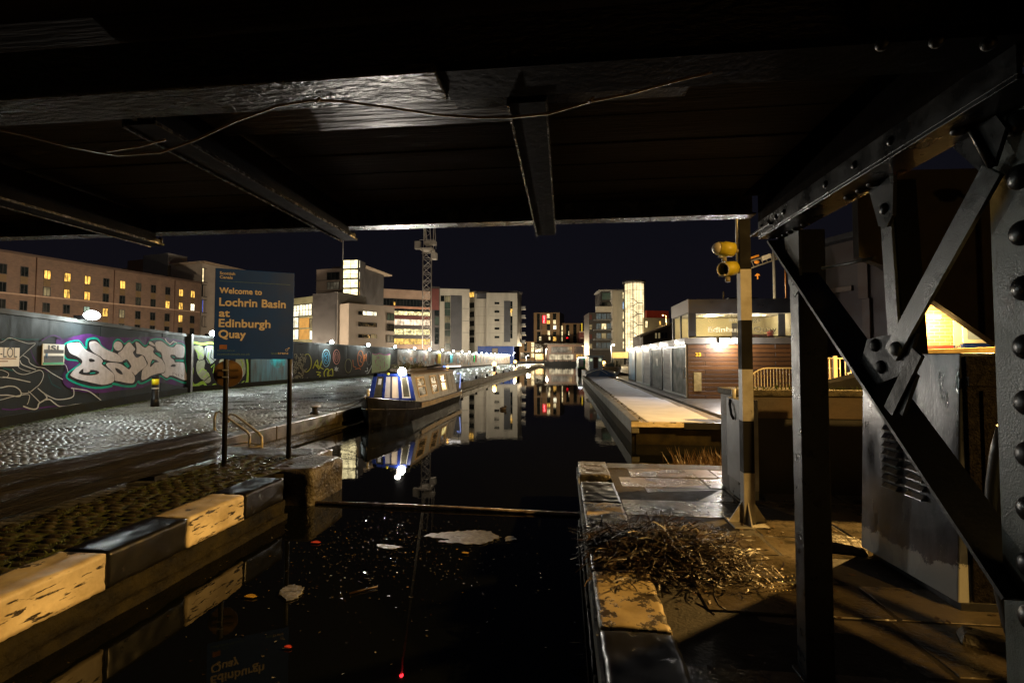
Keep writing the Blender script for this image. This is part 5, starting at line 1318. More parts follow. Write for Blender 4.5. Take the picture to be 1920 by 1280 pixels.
# heap of dead reed raked onto the quay
mb = MB(); r12 = random.Random(17)
def hgt(x, y):
    return max(0, .10 * math.exp(-(((x - .82) / .50) ** 2 + ((y - 4.15) / .34) ** 2)) + .03 * math.exp(-(((x - .75) / .8) ** 2 + ((y - 4.15) / .55) ** 2)))
for k in range(8000):
    x = r12.gauss(.76, .33); y = r12.gauss(4.15, .25)
    if x < .16: x = .2 + r12.random() * .2
    out = r12.random() < .06
    if x > 1.45: x = r12.uniform(.3, 1.3)
    if out: x = r12.uniform(.15, 1.55); y = r12.uniform(3.5, 4.75)
    z = .535 + hgt(x, y) * r12.uniform(.55, 1.08) + r12.uniform(0, .02)
    a = r12.choice((r12.uniform(0, 6.283), r12.gauss(0.2, .6))); L = r12.choice((r12.uniform(.03, .12), r12.uniform(.06, .22))) * (.7 if out else 1); cur = r12.gauss(0, .9); wd = r12.choice((.0015, .002, .003, .004, .006))
    el = r12.gauss(0, .28); pts = []; p = Vector((x, y, z))
    for s_ in range(5):
        pts.append(p.copy()); aa = a + cur * s_ / 4
        p = p + Vector((math.cos(aa), math.sin(aa), el - .22 * s_ * .4)) * (L / 4)
        p.z = max(p.z, .512)
    n0 = len(mb.v); side = Vector((-math.sin(a), math.cos(a), r12.uniform(-.6, .6))) * wd
    for q in pts: mb.v.append(q - side); mb.v.append(q + side)
    mb.mat(M_STRAW if r12.random() < .28 else mat('dark rotted reed', (0.018, 0.010, 0.004), 0.5, 0, 0.6, 14, 0))
    for s_ in range(4): mb.face((n0 + 2 * s_, n0 + 2 * s_ + 1, n0 + 2 * s_ + 3, n0 + 2 * s_ + 2))
b0 = len(mb.v); mb.mat(mat('rotted mulch', (0.035, 0.022, 0.010), 0.7, 0, 0.7, 20, 1.0, 60, 0.02)); NXX, NYY = 30, 22
for i in range(NXX + 1):
    for j in range(NYY + 1):
        x = .22 + 1.35 * i / NXX; y = 3.5 + 1.2 * j / NYY; mb.v.append(Vector((x, y, .495 + hgt(x, y) * .72 - .012 + r12.uniform(0, .012) * (hgt(x, y) > .05))))
for i in range(NXX):
    for j in range(NYY):
        q = b0 + i * (NYY + 1) + j; mb.face((q, q + NYY + 1, q + NYY + 2, q + 1), True)
label(mb.build('reed_heap', loc=(.8, 4.15, .5)), 'brown heap of dead reeds dumped on the right quay edge', 'reed heap', kind='stuff')
for i, (pts, lb_) in enumerate((([(1120, 1010), (1150, 1035), (1182, 1058)], 'long pale reed stem lying on the left of the reed heap'), ([(1110, 1068), (1150, 1070), (1200, 1071)], 'straight reed stem lying across the top of the worn cream coping'), ([(1340, 1095), (1338, 1115), (1348, 1135), (1362, 1143)], 'dark curved stalk on the flagstones below the reed heap'))):
    mb = MB(); mb.tube([G(u, v, .57 if i == 0 else .545 if i == 1 else .51) for u, v in pts], .006, 6)
    label(mb.build('reed_stem', M_STRAW if i < 2 else M_DARK), lb_, 'reed', 'loose reed stems')
mb = MB(); rl_ = random.Random(53)
for k in range(420):
    if rl_.random() < .6: x = rl_.uniform(.7, 3.2); y = rl_.uniform(2.6, 7.1)
    else: x = rl_.uniform(-5.2, -4.2); y = rl_.uniform(2.4, 7.4)
    c = Vector((x, y, .518)); a = rl_.uniform(0, 6.28); s_ = rl_.uniform(.008, .028); u_ = Vector((math.cos(a), math.sin(a), rl_.uniform(-.2, .2))) * s_; v_ = Vector((-math.sin(a), math.cos(a), rl_.uniform(-.2, .4))) * s_ * .5
    mb.mat(rl_.choice((M_STRAW, mat('dead brown leaf', (0.05, 0.026, 0.010), .5, 0, .5, 9, 0), mat('dead tan leaf', (0.14, 0.085, 0.03), .45, 0, .5, 9, 0))))
    mb.poly([c + u_, c + v_ + u_ * .2, c - u_, c - v_])
label(mb.build('fallen_leaves', loc=(0, 0, 0)), 'dead leaves scattered over the wet quays', 'leaves', kind='stuff')
# dry reeds standing in the water between quay and jetty
mb = MB()
for k in range(420):
    x = r12.gauss(2.75, .28); y = r12.uniform(8.6, 10.2); h = r12.uniform(.1, .42); lean = Vector((r12.gauss(0, .12), r12.gauss(0, .08), h)); sd = Vector((.008, .003, 0)); c = Vector((x, y, -.02))
    mb.poly([c - sd, c + sd, c + lean * .6 + sd * .6, c + lean, c + lean * .6 - sd * .6])
label(mb.build('dead_reeds', M_STRAW), 'tuft of dry yellow reeds in the water before the jetty', 'reeds', kind='stuff')
# floating leaves, scum and ice
mb = MB(); r13 = random.Random(31)
LM = [mat('wet pale leaf', (0.07, 0.06, 0.04), 0.07, 0, 0.3, 9, 0, rvar=.02), mat('wet yellow leaf', (0.36, 0.22, 0.03), 0.2, 0, 0.3, 9, 0), mat('wet brown leaf', (0.03, 0.018, 0.01), 0.06, 0, 0.3, 9, 0, rvar=.02), mat('wet grey scrap', (0.14, 0.14, 0.135), 0.08, 0, 0.3, 9, 0, rvar=.02)]
for k in range(1250):
    if r13.random() < .86: x = r13.gauss(-1.95, .72); y = r13.gauss(5.3, .7)
    else: x = r13.uniform(-3.6, .1); y = r13.uniform(2.4, 6.5)
    if not (-3.6 < x < .1 and 2.0 < y < 6.55): continue
    s_ = r13.uniform(.004, .017) * (1.4 if r13.random() < .06 else 1); a = r13.uniform(0, 6.28); tilt = Vector((r13.gauss(.05, .10), r13.gauss(.10, .10), 1)).normalized()
    u_ = Vector((math.cos(a), math.sin(a), 0)); u_ = (u_ - tilt * u_.dot(tilt)).normalized(); v_ = tilt.cross(u_)
    mb.mat(r13.choices(LM, (4, .6, 4, 2))[0]); c = Vector((x, y, .004 + s_ * .12))
    mb.poly([c + u_ * s_, c + v_ * s_ * .55 + u_ * s_ * .2, c - u_ * s_ * .8, c - v_ * s_ * .5])
label(mb.build('floating_leaves', loc=(0, 0, 0)), 'wet leaves and scraps floating on the black canal water', 'leaves', kind='stuff')
def ice(pts, lab):
    mb = MB(); P = [G(p.x + 7 * mnoise.noise(Vector((p.x * .11, p.y * .3, 1))) + 3 * mnoise.noise(Vector((p.x * .5, p.y, 4))), p.y + 2.2 * mnoise.noise(Vector((p.x * .13, p.y * .3, 7))) + 1.3 * mnoise.noise(Vector((p.x * .6, p.y, 2))), .006) for p in smooth(pts, 9, True)]; mb.prism(P, (0, 0, .008))
    label(mb.build('ice_sheet', mat('thin grey ice', (0.10, 0.10, 0.10), 0.5, 0, 0.85, 14, 0.8, 30, 0.01)), lab, 'ice', 'thin ice sheets on the canal')
ice([(795, 1005), (830, 999), (880, 995), (915, 997), (935, 1006), (925, 1013), (895, 1021), (850, 1018), (820, 1015), (840, 1012)], 'largest sheet of thin grey ice in the middle of the lock mouth')
ice([(948, 1007), (962, 1006), (968, 1011), (955, 1015), (947, 1013)], 'small flake of grey ice right of the big sheet')
ice([(525, 1108), (545, 1097), (568, 1102), (560, 1118), (538, 1126)], 'grey ice patch on the left of the dark water')
ice([(705, 1022), (725, 1021), (755, 1026), (730, 1029), (715, 1027)], 'thin pale green ice sliver left of the big sheet')
def litter(u, v, m, lab, w_=.045):
    p = G(u, v, .012); mb = MB(); mb.prism([p + Vector((math.cos(t) * w_ * r_, math.sin(t) * w_ * .7 * r_, 0)) for t, r_ in ((0, 1.2), (.9, .8), (1.8, 1.0), (2.7, .9), (3.6, 1.1), (4.6, .7), (5.5, 1.0))], (0, 0, .006))
    label(mb.build('floating_litter', m), lab, 'litter', 'bits of litter floating in the lock')
M_REDL = mat('red scrap', (0.5, 0.05, 0.02), 0.3, 0, 0.2, 9, 0)
litter(592, 1016, M_REDL, 'red scrap floating near the left end of the boom', .05); litter(540, 1212, M_REDL, 'red scrap floating low on the dark water', .025); litter(470, 1117, LM[1], 'yellow leaf floating beside the reflection of the cream block', .05); litter(872, 1036, LM[1], 'yellow leaf floating below the big ice sheet', .035)
mb = MB(); mb.tube([G(655, 1112, .012), G(685, 1104, .014), G(708, 1099, .014)], .008, 6); label(mb.build('floating_stick', M_STRAW), 'thin stick floating in the middle of the lock mouth', 'stick')

# ================================================================== JETTY
jt = thing('jetty', 'long frosted jetty running along the right bank', 'jetty', (2.9, 12, 0))
JX0, JX1, JY0, JY1 = 1.62, 4.05, 12.2, 44.0
mb = MB(); mb.box(JX0 + .22, JX1, JY0 + .12, JY1, .30, .548)
mb.build('deck', M_CONC, jt)
mb = MB()
y = JY0 + .28; r14 = random.Random(6)
for y0, y1 in ((JY0 + .2, 16.2), (16.22, 19.0), (19.05, 26), (26.05, 34), (34.05, 43.5)):
    mb.prism([(JX0 + .42, y0, .5485), (JX1 - .35, y0, .5485), (JX1 - .25, y1, .5485), (JX0 + .40, y1, .5485)], (0, 0, .008))
mb.build('frost_sheet', M_FROST, jt)
mb = MB(); y = JY0
while y < JY1:
    mb.box(JX0, JX0 + .2, y, y + 2.9, .28, .60); y += 2.94
mb.build('edge_beam', mat('greenish concrete edge', (0.075, 0.07, 0.05), 0.6, 0, 0.45, 2, 0.4, 18, 0.01), jt, bevel=.02)
mb = MB(); mb.box(JX0 + .03, JX0 + .13, JY0 + .1, JY1, -.5, .279); mb.box(JX0 + .1, JX1, JY0 + .1, JY0 + .25, -.5, .40); mb.build('pile_wall', mat('algae stained piles', (0.012, 0.009, 0.003), 0.8, 0, 0.95, 2.2, 0.5, 14, 0.01, spec=0.1), jt)
mb = MB(); mb.box(JX0 + .01, JX0 + 1.26, JY0 - .02, JY0 + .115, .44, .56); mb.build('cream_board', M_WHITEPAINT, jt)
mb = MB(); mb.box(JX0 + 1.27, JX1 + .2, JY0 - .015, JY0 + .115, .40, .555); mb.build('black_board', M_BLACKPAINT, jt)
mb = MB()
for k in range(30):
    y = JY0 + .7 + k * 1.02
    for q in range(5):
        a = r14.uniform(0, 6.28); c = Vector((JX0 + .30 + r14.uniform(-.03, .05), y + r14.uniform(-.1, .1), .55)); d = Vector((math.cos(a) * .14, math.sin(a) * .2, r14.uniform(.02, .10))); s_ = Vector((-math.sin(a), math.cos(a), 0)) * .02
        mb.poly([c - s_, c + s_, c + d])
label(mb.build('weeds', mat('dark dead weed', (0.03, 0.025, 0.015), 0.7, 0, 0.3, 9, 0)), 'dark withered weeds along the left edge of the frosted jetty', 'weeds', kind='stuff')

# ================================================================== BOATHOUSE
bh = thing('boathouse', 'timber clad waterside building with a lit glass upper storey', 'building', (6.8, 19.6, .56))
X0, X1, Y0, Y1 = 4.8, 8.75, 19.6, 37.2
M_CLAD = brickmat('horizontal brown cladding', (0.135, 0.056, 0.017), (0.062, 0.026, 0.009), (0.008, 0.004, 0.003), 2.6, 0.165, 0.014, 0.5, 0.9, 'XZ', bdist=0.02, var=0.6)
mb = MB(); mb.box(X0 + .02, X1, Y0, Y0 + .2, .56, 2.68); mb.build('timber_wall', M_CLAD, bh)
mb = MB(); mb.box(X1 + .002, X1 + .34, Y0 - .02, Y0 + .3, .56, 2.68); mb.build('end_pier', mat('tan pier', (0.24, 0.18, 0.10), 0.6, 0, 0.2, 4, 0.2), bh)
mb = MB(); mb.box(X0 + .05, X1, Y0 + .2, Y1, .56, 2.66); mb.build('side_wall', mat('dark shed boards', (0.05, 0.05, 0.048), 0.6, 0, 0.3, 3, 0.2), bh)
mb = MB(); mb.box(X0 - .10, X1 + .4, Y0 - .08, Y0 + .3, 2.69, 2.93); mb.box(X0 - .10, X0 + .2, Y0 + .301, Y1 + .2, 2.69, 2.93); mb.build('fascia', mat('galvanised fascia', (0.15, 0.14, 0.125), 0.5, 0, 0.25, 2, 0.2), bh)
mb = MB(); mb.box(X0, X1 + .3, Y0 + .3, Y1 + .2, 2.931, 2.95); mb.build('flat_roof', M_DARK, bh)
# upper storey
U0, U1, V0, V1 = 4.88, 8.85, 19.66, 22.6
mb = MB(); mb.box(U0, U1, V0, V1, 3.92, 4.45); mb.build('upper_roof', mat('black roof edge', (0.012, 0.012, 0.014), 0.4, 0, 0.2, 2, 0.1), bh)
mb = MB(); mb.box(U0 - .03, U0 - .002, V0 - .02, V1, 3.95, 4.46); mb.build('roof_flashing', mat('pale roof edge', (0.22, 0.20, 0.18), 0.5, 0, 0.2, 3, 0.1), bh)
mb = MB()
for x0, x1 in ((U0, U0 + .28), (U1 - .12, U1)): mb.box(x0, x1, V0, V0 + .1, 2.951, 3.919)
mb.box(U0, U0 + .1, V1 - .15, V1, 2.951, 3.919); mb.box(U0, U0 + .06, V0 + 1.35, V0 + 1.45, 2.951, 3.919)
mb.pieces('frame_post', M_DARK, bh)
mb = MB(); mb.box(U0 + .281, U1 - .121, V0, V0 + .08, 2.951, 3.0); mb.box(U0 + .281, U1 - .121, V0, V0 + .08, 3.88, 3.919); mb.build('window_frame', M_FRAME, bh)
mg = bpy.data.materials.new('clear window glass'); mg.use_nodes = True
gnt = mg.node_tree; gnt.nodes.clear(); go = gnt.nodes.new('ShaderNodeOutputMaterial'); gm = gnt.nodes.new('ShaderNodeMixShader'); gt2 = gnt.nodes.new('ShaderNodeBsdfTransparent'); gg = gnt.nodes.new('ShaderNodeBsdfGlossy'); gg.inputs['Roughness'].default_value = .03; gm.inputs[0].default_value = .10
gnt.links.new(gt2.outputs[0], gm.inputs[1]); gnt.links.new(gg.outputs[0], gm.inputs[2]); gnt.links.new(gm.outputs[0], go.inputs[0])
mb = MB(); mb.box(U0 + .28, U1 - .12, V0 + .03, V0 + .04, 3.0, 3.88); gp_ = mb.build('window_pane', mg, bh)
mb = MB(); mb.box(U0 + .03, U0 + .04, V0 + .101, V1 - .151, 2.96, 3.915); mb.build('window_pane', mg, bh)
mb = MB(); mb.box(U0 + .1, U1, V1 - .14, V1 - .08, 2.951, 3.919); mb.box(U1 - .06, U1, V0 + .1, V1 - .15, 2.951, 3.919); mb.build('inner_wall', mat('cream inner wall', (0.62, 0.54, 0.33), 0.7, 0, 0.06, 2, 0), bh)
mb = MB(); mb.box(U0 + .1, U1 - .07, V0 + .12, V1 - .15, 3.905, 3.918); mb.build('ceiling', mat('inner ceiling', (0.6, 0.55, 0.42), 0.7, 0, 0.05, 2, 0), bh)
mb = MB(); mb.box(U0 + 2.55, U0 + 2.78, V1 - .16, V1 - .145, 2.96, 3.7); mb.box(U0 + 3.0, U0 + 3.2, V1 - .16, V1 - .145, 2.96, 3.72); mb.box(U1 - .55, U1 - .3, V0 + .15, V0 + .2, 2.96, 3.87); mb.pieces('dark_shelving', mat('dark shelf', (0.05, 0.055, 0.06), 0.5, 0, 0.2, 3, 0), bh)
mb = MB(); mb.box(U0 + 2.5, U1 - .6, V0 + 1.1, V0 + 1.6, 2.955, 3.12); mb.build('desk', mat('desk wood', (0.18, 0.10, 0.07), 0.5, 0, 0.2, 3, 0), bh)
mb = MB(); mb.tube([(8.22, V0 + .7, 2.96), (8.22, V0 + .7, 3.08)], .1, 10); mb.ball((8.22, V0 + .7, 3.15), .13, 10, 8); mb.build('red_chair', mat('red fabric', (0.5, 0.05, 0.04), 0.6, 0, 0.1, 3, 0), bh)
tb = MB(); tb.mat(mat('frosted lettering', (0.20, 0.17, 0.10), 0.6, 0, 0, 1, 0))
add_text(tb, 'Edinburgh Quay', (U0 + .75, V0 + .028, 3.16), Vector((1, 0, 0)), UP, .30, 2.55); add_text(tb, 'moorings', (U0 + 1.55, V0 + .028, 3.56), Vector((1, 0, 0)), UP, .24, 1.15)
tb.build('lettering', parent=bh)
mb = MB()
for x in (U0 + 1.0, U0 + 2.4, U0 + 3.3): mb.tube([(x, V0 + 1.2, 3.895), (x, V0 + 1.2, 3.904)], .07, 12)
mb.pieces('downlight', emi('downlight lens', (1.0, .88, .6), 9, 0), bh)
lamp('room_light', (U0 + 1.3, V0 + 1.4, 3.72), 70, (1.0, .82, .45), bh, .15); lamp('room_light', (U0 + 3.0, V0 + 1.3, 3.72), 26, (1.0, .85, .55), bh, .15)
mb = MB(); mb.box(U0 + .7, U0 + 2.1, V1 - .30, V1 - .25, 2.97, 3.02); mb.build('desk_lamp', emi('desk strip', (1.0, .85, .45), 4, 0), bh)
# flood light and row of lamps under the fascia
mb = MB(); c = DY(1358, 638, Y0 - .16); mb.obox(c, Vector((.20, 0, 0)), Vector((0, .06, 0)), Vector((0, 0, .09))); mb.build('flood_housing', M_DARK, bh)
mb = MB(); mb.obox(c + Vector((0, -.062, -.005)), Vector((.185, 0, 0)), Vector((0, .004, 0)), Vector((0, 0, .075))); mb.build('flood_lens', emi('flood lens', (.97, .95, 1.0), 40, 0), bh)
lamp('flood_light', c + Vector((0, -.30, -.10)), 260, (1.0, .95, .92), bh, .1)
for i, yy in enumerate((21.0, 24.3, 27.0, 29.7, 32.5, 35.0, 36.8)):
    mb = MB(); mb.ball((X0 - .115, yy, 2.82), .075, 12, 8, (.5, 1, 1)); mb.build('bulkhead_lamp', E_WHITESM, bh)
    lamp('bulkhead_light', (X0 - .30, yy, 2.74), 20, (1.0, .95, .86), bh, .06)
# doors and panels of the long side: framed bays
def bay(y0, y1, m, name, handle=False, fm=M_GALV, z0=.58, z1=2.66):
    f = MB(); f.box(X0 - .03, X0 + .049, y0, y0 + .09, z0, z1); f.box(X0 - .03, X0 + .049, y1 - .09, y1, z0, z1); f.box(X0 - .03, X0 + .049, y0 + .091, y1 - .091, z1 - .08, z1); f.box(X0 - .03, X0 + .049, y0 + .091, y1 - .091, z0, z0 + .08)
    fo = f.build(name, fm, bh)
    p = MB(); p.box(X0 - .005, X0 + .048, y0 + .091, y1 - .091, z0 + .081, z1 - .081); p.build('door_leaf', m, fo)
    if handle:
        h = MB(); h.tube([(X0 - .035, y0 + .16, 1.35), (X0 - .09, y0 + .16, 1.37), (X0 - .09, y0 + .16, 1.73), (X0 - .035, y0 + .16, 1.75)], .018, 8); h.build('handle', M_GALV, fo)
M_GREEND = mat('dark green door mesh', (0.018, 0.032, 0.028), 0.6, 0, 0.2, 3, 0.3, 60, 0.004)
M_SILVERT = mat('silvered horizontal boards', (0.27, 0.255, 0.235), 0.55, 0, 0.5, 1.2, 0.6, 7, 0.02, stretch=(1, .3, 9))
bay(19.72, 22.4, M_GREEND, 'green_door', True)
bay(22.42, 24.2, M_SILVERT, 'silver_boarding', False)
bay(24.5, 27.4, M_GREEND, 'dark_door', False, M_DARK)
mb = MB(); mb.box(X0 - .02, X0 - .006, 25.6, 25.9, 1.75, 2.1); mb.build('door_notice', M_WHITE, bh)
bay(27.9, 30.2, M_SILVERT, 'silver_boarding', False)
bay(30.5, 33.2, mat('cream shutter', (0.52, 0.46, 0.28), 0.5, 0, 0.25, .8, 0.2, 5, .01, stretch=(1, 6, .2)), 'cream_shutter', False, M_WHITE)
bay(33.6, 37.0, mat('blue mural panel', (0.10, 0.24, 0.36), 0.5, 0, 0.8, .9, 0), 'mural_panel', False, M_DARK)
tb = MB(); tb.mat(mat('gold numerals', (0.85, 0.45, 0.03), 0.35, 0, 0, 1, 0)); p = DY(1304, 668, Y0 - .012); add_text(tb, '33', p, Vector((1, 0, 0)), UP, .20, .20, .01); tb.build('house_number', parent=bh)
mb = MB(); a = DY(1301.5, 733, Y0 - .02); b2 = DY(1315, 698, Y0 - .02); mb.box(a.x, b2.x, Y0 - .02, Y0 - .004, a.z, b2.z); mb.build('notice_plate', mat('brass plate', (0.42, 0.34, 0.16), 0.4, 0.2, 0.35, 6, 0.1), bh)
mb = MB(); mb.box(7.0, 8.2, 21.5, 22.3, 4.451, 4.72); mb.tube([(6.45, 20.4, 4.45), (6.45, 20.4, 4.85)], .03, 8); mb.build('roof_plant', M_CONC, bh)
# white railing with a curved corner on the apron
M_RAILD = mat('cream rail paint', (0.30, 0.27, 0.20), 0.5, 0, 0.15, 5, 0)
rl = thing('white_railing', 'cream railing with a rounded corner in front of the timber wall', 'railing', (6, 14.5, .56))
A = DY(1405, 728, 14.5); B_ = DY(1502, 728, 14.5); top = DY(1450, 690, 14.5).z
pts = [Vector((A.x, 14.5, .56)), Vector((A.x, 14.5, top - .42))] + [Vector((A.x + .45 * (1 - math.cos(t * math.pi / 12)) * 1.15, 14.5, top - .42 + .42 * math.sin(t * math.pi / 12))) for t in range(1, 7)] + [Vector((B_.x + 1.0, 14.5, top))]
mb = MB(); mb.tube(pts, .022, 8); mb.build('top_rail', M_RAILD, rl)
mb = MB(); x = A.x + .07
while x < B_.x + 1.0:
    dx = (x - A.x) / (.45 * 1.15); zt_ = top if dx >= 1 else top - .42 + .42 * math.sqrt(max(0, 1 - (1 - dx) ** 2)); mb.tube([(x, 14.5, .6), (x, 14.5, zt_)], .009, 6); x += .085
mb.tube([(A.x, 14.5, .62), (B_.x + 1, 14.5, .62)], .014, 6); mb.pieces('baluster', M_RAILD, rl)

# ================================================================== RIGHT BACKGROUND: house, fence, garden wall
hs = thing('brick_house', 'yellow lit brick house with white window behind the steel cabinet', 'house', (9, 13, .5))
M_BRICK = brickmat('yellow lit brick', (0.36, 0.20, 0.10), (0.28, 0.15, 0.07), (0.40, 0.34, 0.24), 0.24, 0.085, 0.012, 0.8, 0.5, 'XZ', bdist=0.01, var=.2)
YH = 13.0
def hx(u, v, y=YH): return DY(u, v, y)
a = hx(1705, 655); b2 = hx(1788, 655)
mb = MB(); mb.box(a.x + .12, b2.x - .01, YH, YH + .3, .5, 4.6); mb.build('brick_wall', M_BRICK, hs)
c2 = hx(1880, 655)
mb = MB(); mb.box(b2.x, c2.x + 3, YH - .03, YH + .3, .5, 4.6); mb.build('render_wall', mat('cream render', (0.55, 0.50, 0.40), 0.7, 0, 0.08, 2, 0.1), hs)
f = MB(); w0 = hx(1802, 637); w1 = hx(1870, 603)
zt_ = w1.z
for x0, x1, z0, z1 in ((w0.x, w1.x + .6, w0.z - .08, w0.z), (w0.x, w1.x + .6, zt_, zt_ + .08), (w0.x, w0.x + .09, w0.z, zt_), (w0.x + .55, w0.x + .64, w0.z, zt_), (w0.x + 1.15, w0.x + 1.24, w0.z, zt_), (w1.x + .52, w1.x + .6, w0.z, zt_)): f.box(x0, x1, YH - .07, YH - .031, z0, z1)
fo = f.build('window_frame', M_WHITE, hs)
mb = MB(); mb.box(w0.x + .09, w1.x + .52, YH - .045, YH - .034, w0.z, zt_); mb.build('pane', emi('yellow window', (.9, .75, .35), .5, .4, 1.5), fo)
mb = MB(); mb.box(w0.x - .05, w1.x + .5, YH - .12, YH - .031, w0.z - .2, w0.z - .10); mb.build('blue_sill', M_BLUE, hs)
q0 = hx(1783, 655); q1 = hx(1846, 647)
mb = MB(); mb.box(q0.x + .02, q1.x, YH - .06, YH - .031, q0.z, q1.z); mb.build('name_plate', mat('dark blue plate', (0.03, 0.03, 0.10), 0.5, 0, 0, 1, 0), hs)
tb = MB(); tb.mat(M_WHITE); add_text(tb, 'POLE PARK AUTO CENTRE', (q0.x + .06, YH - .064, q0.z + .035), Vector((1, 0, 0)), UP, .09, (q1.x - q0.x) - .1); tb.build('lettering', parent=hs)
mb = MB(); g0 = hx(1655, 497, YH - 1.1); g1 = hx(1905, 669, YH - 1.1); dv = (g1 - g0)
mb.prism([g0, g1 + dv * .6, g1 + dv * .6 + Vector((0, 0, 5.5)), g0 + Vector((0, 0, 2.2)), g0 + Vector((-.5, 0, 2.2)), g0 + Vector((-.5, 0, .2))], (0, .22, 0)); mb.build('roof_slope', mat('dark slate roof', (0.006, 0.005, 0.004), 0.9, 0, 0.3, 3, 0.3, spec=0.05), hs)
mb = MB(); p = hx(1752, 594, YH - .45); mb.obox(p, Vector((.10, 0, .0)), Vector((0, .08, 0)), Vector((0, 0, .04))); mb.build('wall_lamp', E_ORANGE, hs)
lamp('wall_lamp_light', p + Vector((.1, .0, -.14)), 300, (1.0, .60, .18), hs, .08)
mb = MB(); p = hx(1710, 652, YH - .05); mb.box(p.x - .1, p.x + .95, YH - .05, YH - .002, p.z - .2, p.z + .06); mb.build('red_base', mat('maroon base', (.22, .03, .03), .6, 0, .1, 2, 0), hs)
gw = thing('garden_wall', 'yellow lit wall coping crossing in front of the brick house', 'wall', (6.5, 8.4, .5))
mb = MB(); a = DY(1688, 669, 8.4); b2 = DY(1885, 655, 9.4)
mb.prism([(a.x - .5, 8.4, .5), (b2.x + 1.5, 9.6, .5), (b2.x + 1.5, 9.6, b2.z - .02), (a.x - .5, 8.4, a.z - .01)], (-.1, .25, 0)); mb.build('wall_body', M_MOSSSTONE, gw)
mb = MB(); mb.bar((a.x - .5, 8.36, a.z + .04), (b2.x + 1.5, 9.56, b2.z + .06), .34, .09); mb.build('coping', mat('yellow lit coping', (.42, .32, .13), .6, 0, .3, 3, .4, 14, .01), gw)  # the lamp's yellow is put into the coping colour
ob = thing('rendered_building', 'dim brown rendered building seen between the lattice members', 'building', (11, 19, .5))
BW = Wall(DY(1530, 673, 21), DY(1720, 673, 17.5))
mb = MB(); BW.slab(mb, .25, BW.len + 4, .5, 6.6, -4, 0); mb.build('wall', mat('brown render', (.016, .007, .003), .7, 0, .25, 1, .2, 8), ob)
mb = MB(); BW.prect(mb, 1622, 560, 1636, 690, .001, .12); BW.prect(mb, 1612, 480, 1630, 560, .001, .1); mb.pieces('pilaster', mat('tan pilaster', (.035, .018, .008), .7, 0, .2, 2, .2), ob)
BW.window(ob, 1684, 565, 1722, 600, emi('dull pane', (.5, .45, .35), .10, .3, 1), 'window', 2, 0, M_WHITE)
mb = MB(); BW.slab(mb, .25, BW.len + 4, 6.601, 6.8, -4, .5); mb.build('roof', M_DARK, ob)
mb = MB(); BW.prect(mb, 1540, 540, 1600, 549, .002, .10); mb.build('string_course', mat('brown band', (.05, .03, .016), .7, 0, .2, 2, 0), ob)
yf = thing('yellow_railing', 'amber lit vertical bar railing behind the dark end post', 'railing', (10, 12, .56))
mb = MB(); a = DY(1535, 672, 12); b2 = DY(1625, 672, 12); zb_ = DY(1540, 728, 12).z
x = a.x
while x < b2.x:
    mb.tube([(x, 12, zb_ - .2), (x, 12, a.z)], .012, 6); x += .115
mb.pieces('baluster', M_RAIL, yf)
mb = MB(); mb.tube([(a.x, 12, a.z), (b2.x, 12, a.z)], .02, 6); mb.tube([(a.x, 12, zb_ + .22), (b2.x, 12, zb_ + .22)], .016, 6)
for x in (a.x + .35, a.x + .9): mb.box(x - .04, x + .04, 11.97, 12.03, zb_ - .3, a.z + .06)
mb.build('rail', M_RAIL, yf)
mb = MB(); mb.box(a.x - 2, b2.x + 2, 12.04, 12.3, .5, zb_ - .05); label(mb.build('low_wall', M_MOSSSTONE), 'low mossy wall carrying the amber bar railing', 'wall')
pn = thing('info_panel', 'small blue and white panel fixed on the amber railing', 'panel', DY(1600, 715, 11.9))
mb = MB(); a = DY(1589, 716, 11.9); b2 = DY(1620, 698, 11.9); mb.box(a.x, b2.x, 11.88, 11.92, a.z, b2.z); mb.build('panel', M_WHITE, pn)
mb = MB(); mb.box(a.x + .03, a.x + .11, 11.865, 11.878, a.z + .03, b2.z - .02); mb.build('blue_strip', M_BLUE, pn)
mb = MB(); mb.box(a.x + .13, b2.x - .02, 11.865, 11.878, a.z + .03, b2.z - .02); mb.build('picture', mat('pale blue print', (.25, .5, .65), .5, 0, .5, 8, 0), pn)
mb = MB(); p = DY(1553, 672, 15); mb.box(p.x - .3, p.x + .25, 15, 15.3, .5, p.z + .0); label(mb.build('stone_pier', mat('pink stone pier', (.30, .16, .12), .7, 0, .3, 3, .3)), 'pinkish stone pier left of the amber railing', 'pier')

# ================================================================== street lamps that light the place
M_POST = mat('lamp post grey', (.10, .10, .10), .5, .2, .2, 4, 0)
def street_lamp(pos, h, power, color, lab, em, arm=(0, 0), radius=.2, spot=None):
    x, y, z = pos
    t0 = thing('street_lamp', lab, 'street lamp', pos)
    mb = MB(); mb.tube([(x, y, z), (x, y, z + 1), (x, y, z + h)], [.09, .07, .05], 10); mb.tube([(x, y, z + h), (x + arm[0], y + arm[1], z + h + .12)], .035, 8); mb.build('post', M_POST, t0)
    hx_, hy_ = x + arm[0] * 1.15, y + arm[1] * 1.15
    mb = MB(); mb.ball((hx_, hy_, z + h + .13), .26, 12, 6, (1, 1, .35)); mb.build('lamp_head', M_POST, t0)
    mb = MB(); mb.ball((hx_, hy_, z + h + .04), .17, 12, 6, (1, 1, .45)); mb.build('lens', em, t0)
    if spot: lamp('street_light', (hx_, hy_, z + h - .18), power, color, t0, radius, 'SPOT', spot, 148, .2)
    else: lamp('street_light', (hx_, hy_, z + h - .18), power, color, t0, radius)
    return t0
AMB = (1.0, .56, .15)
street_lamp((8.9, 9.3, .5), 5.2, 5600, AMB, 'amber street lamp on the right bank just outside the photo', E_ORANGE, (-.5, -.4), .12, (-2.0, 6.2, .3))
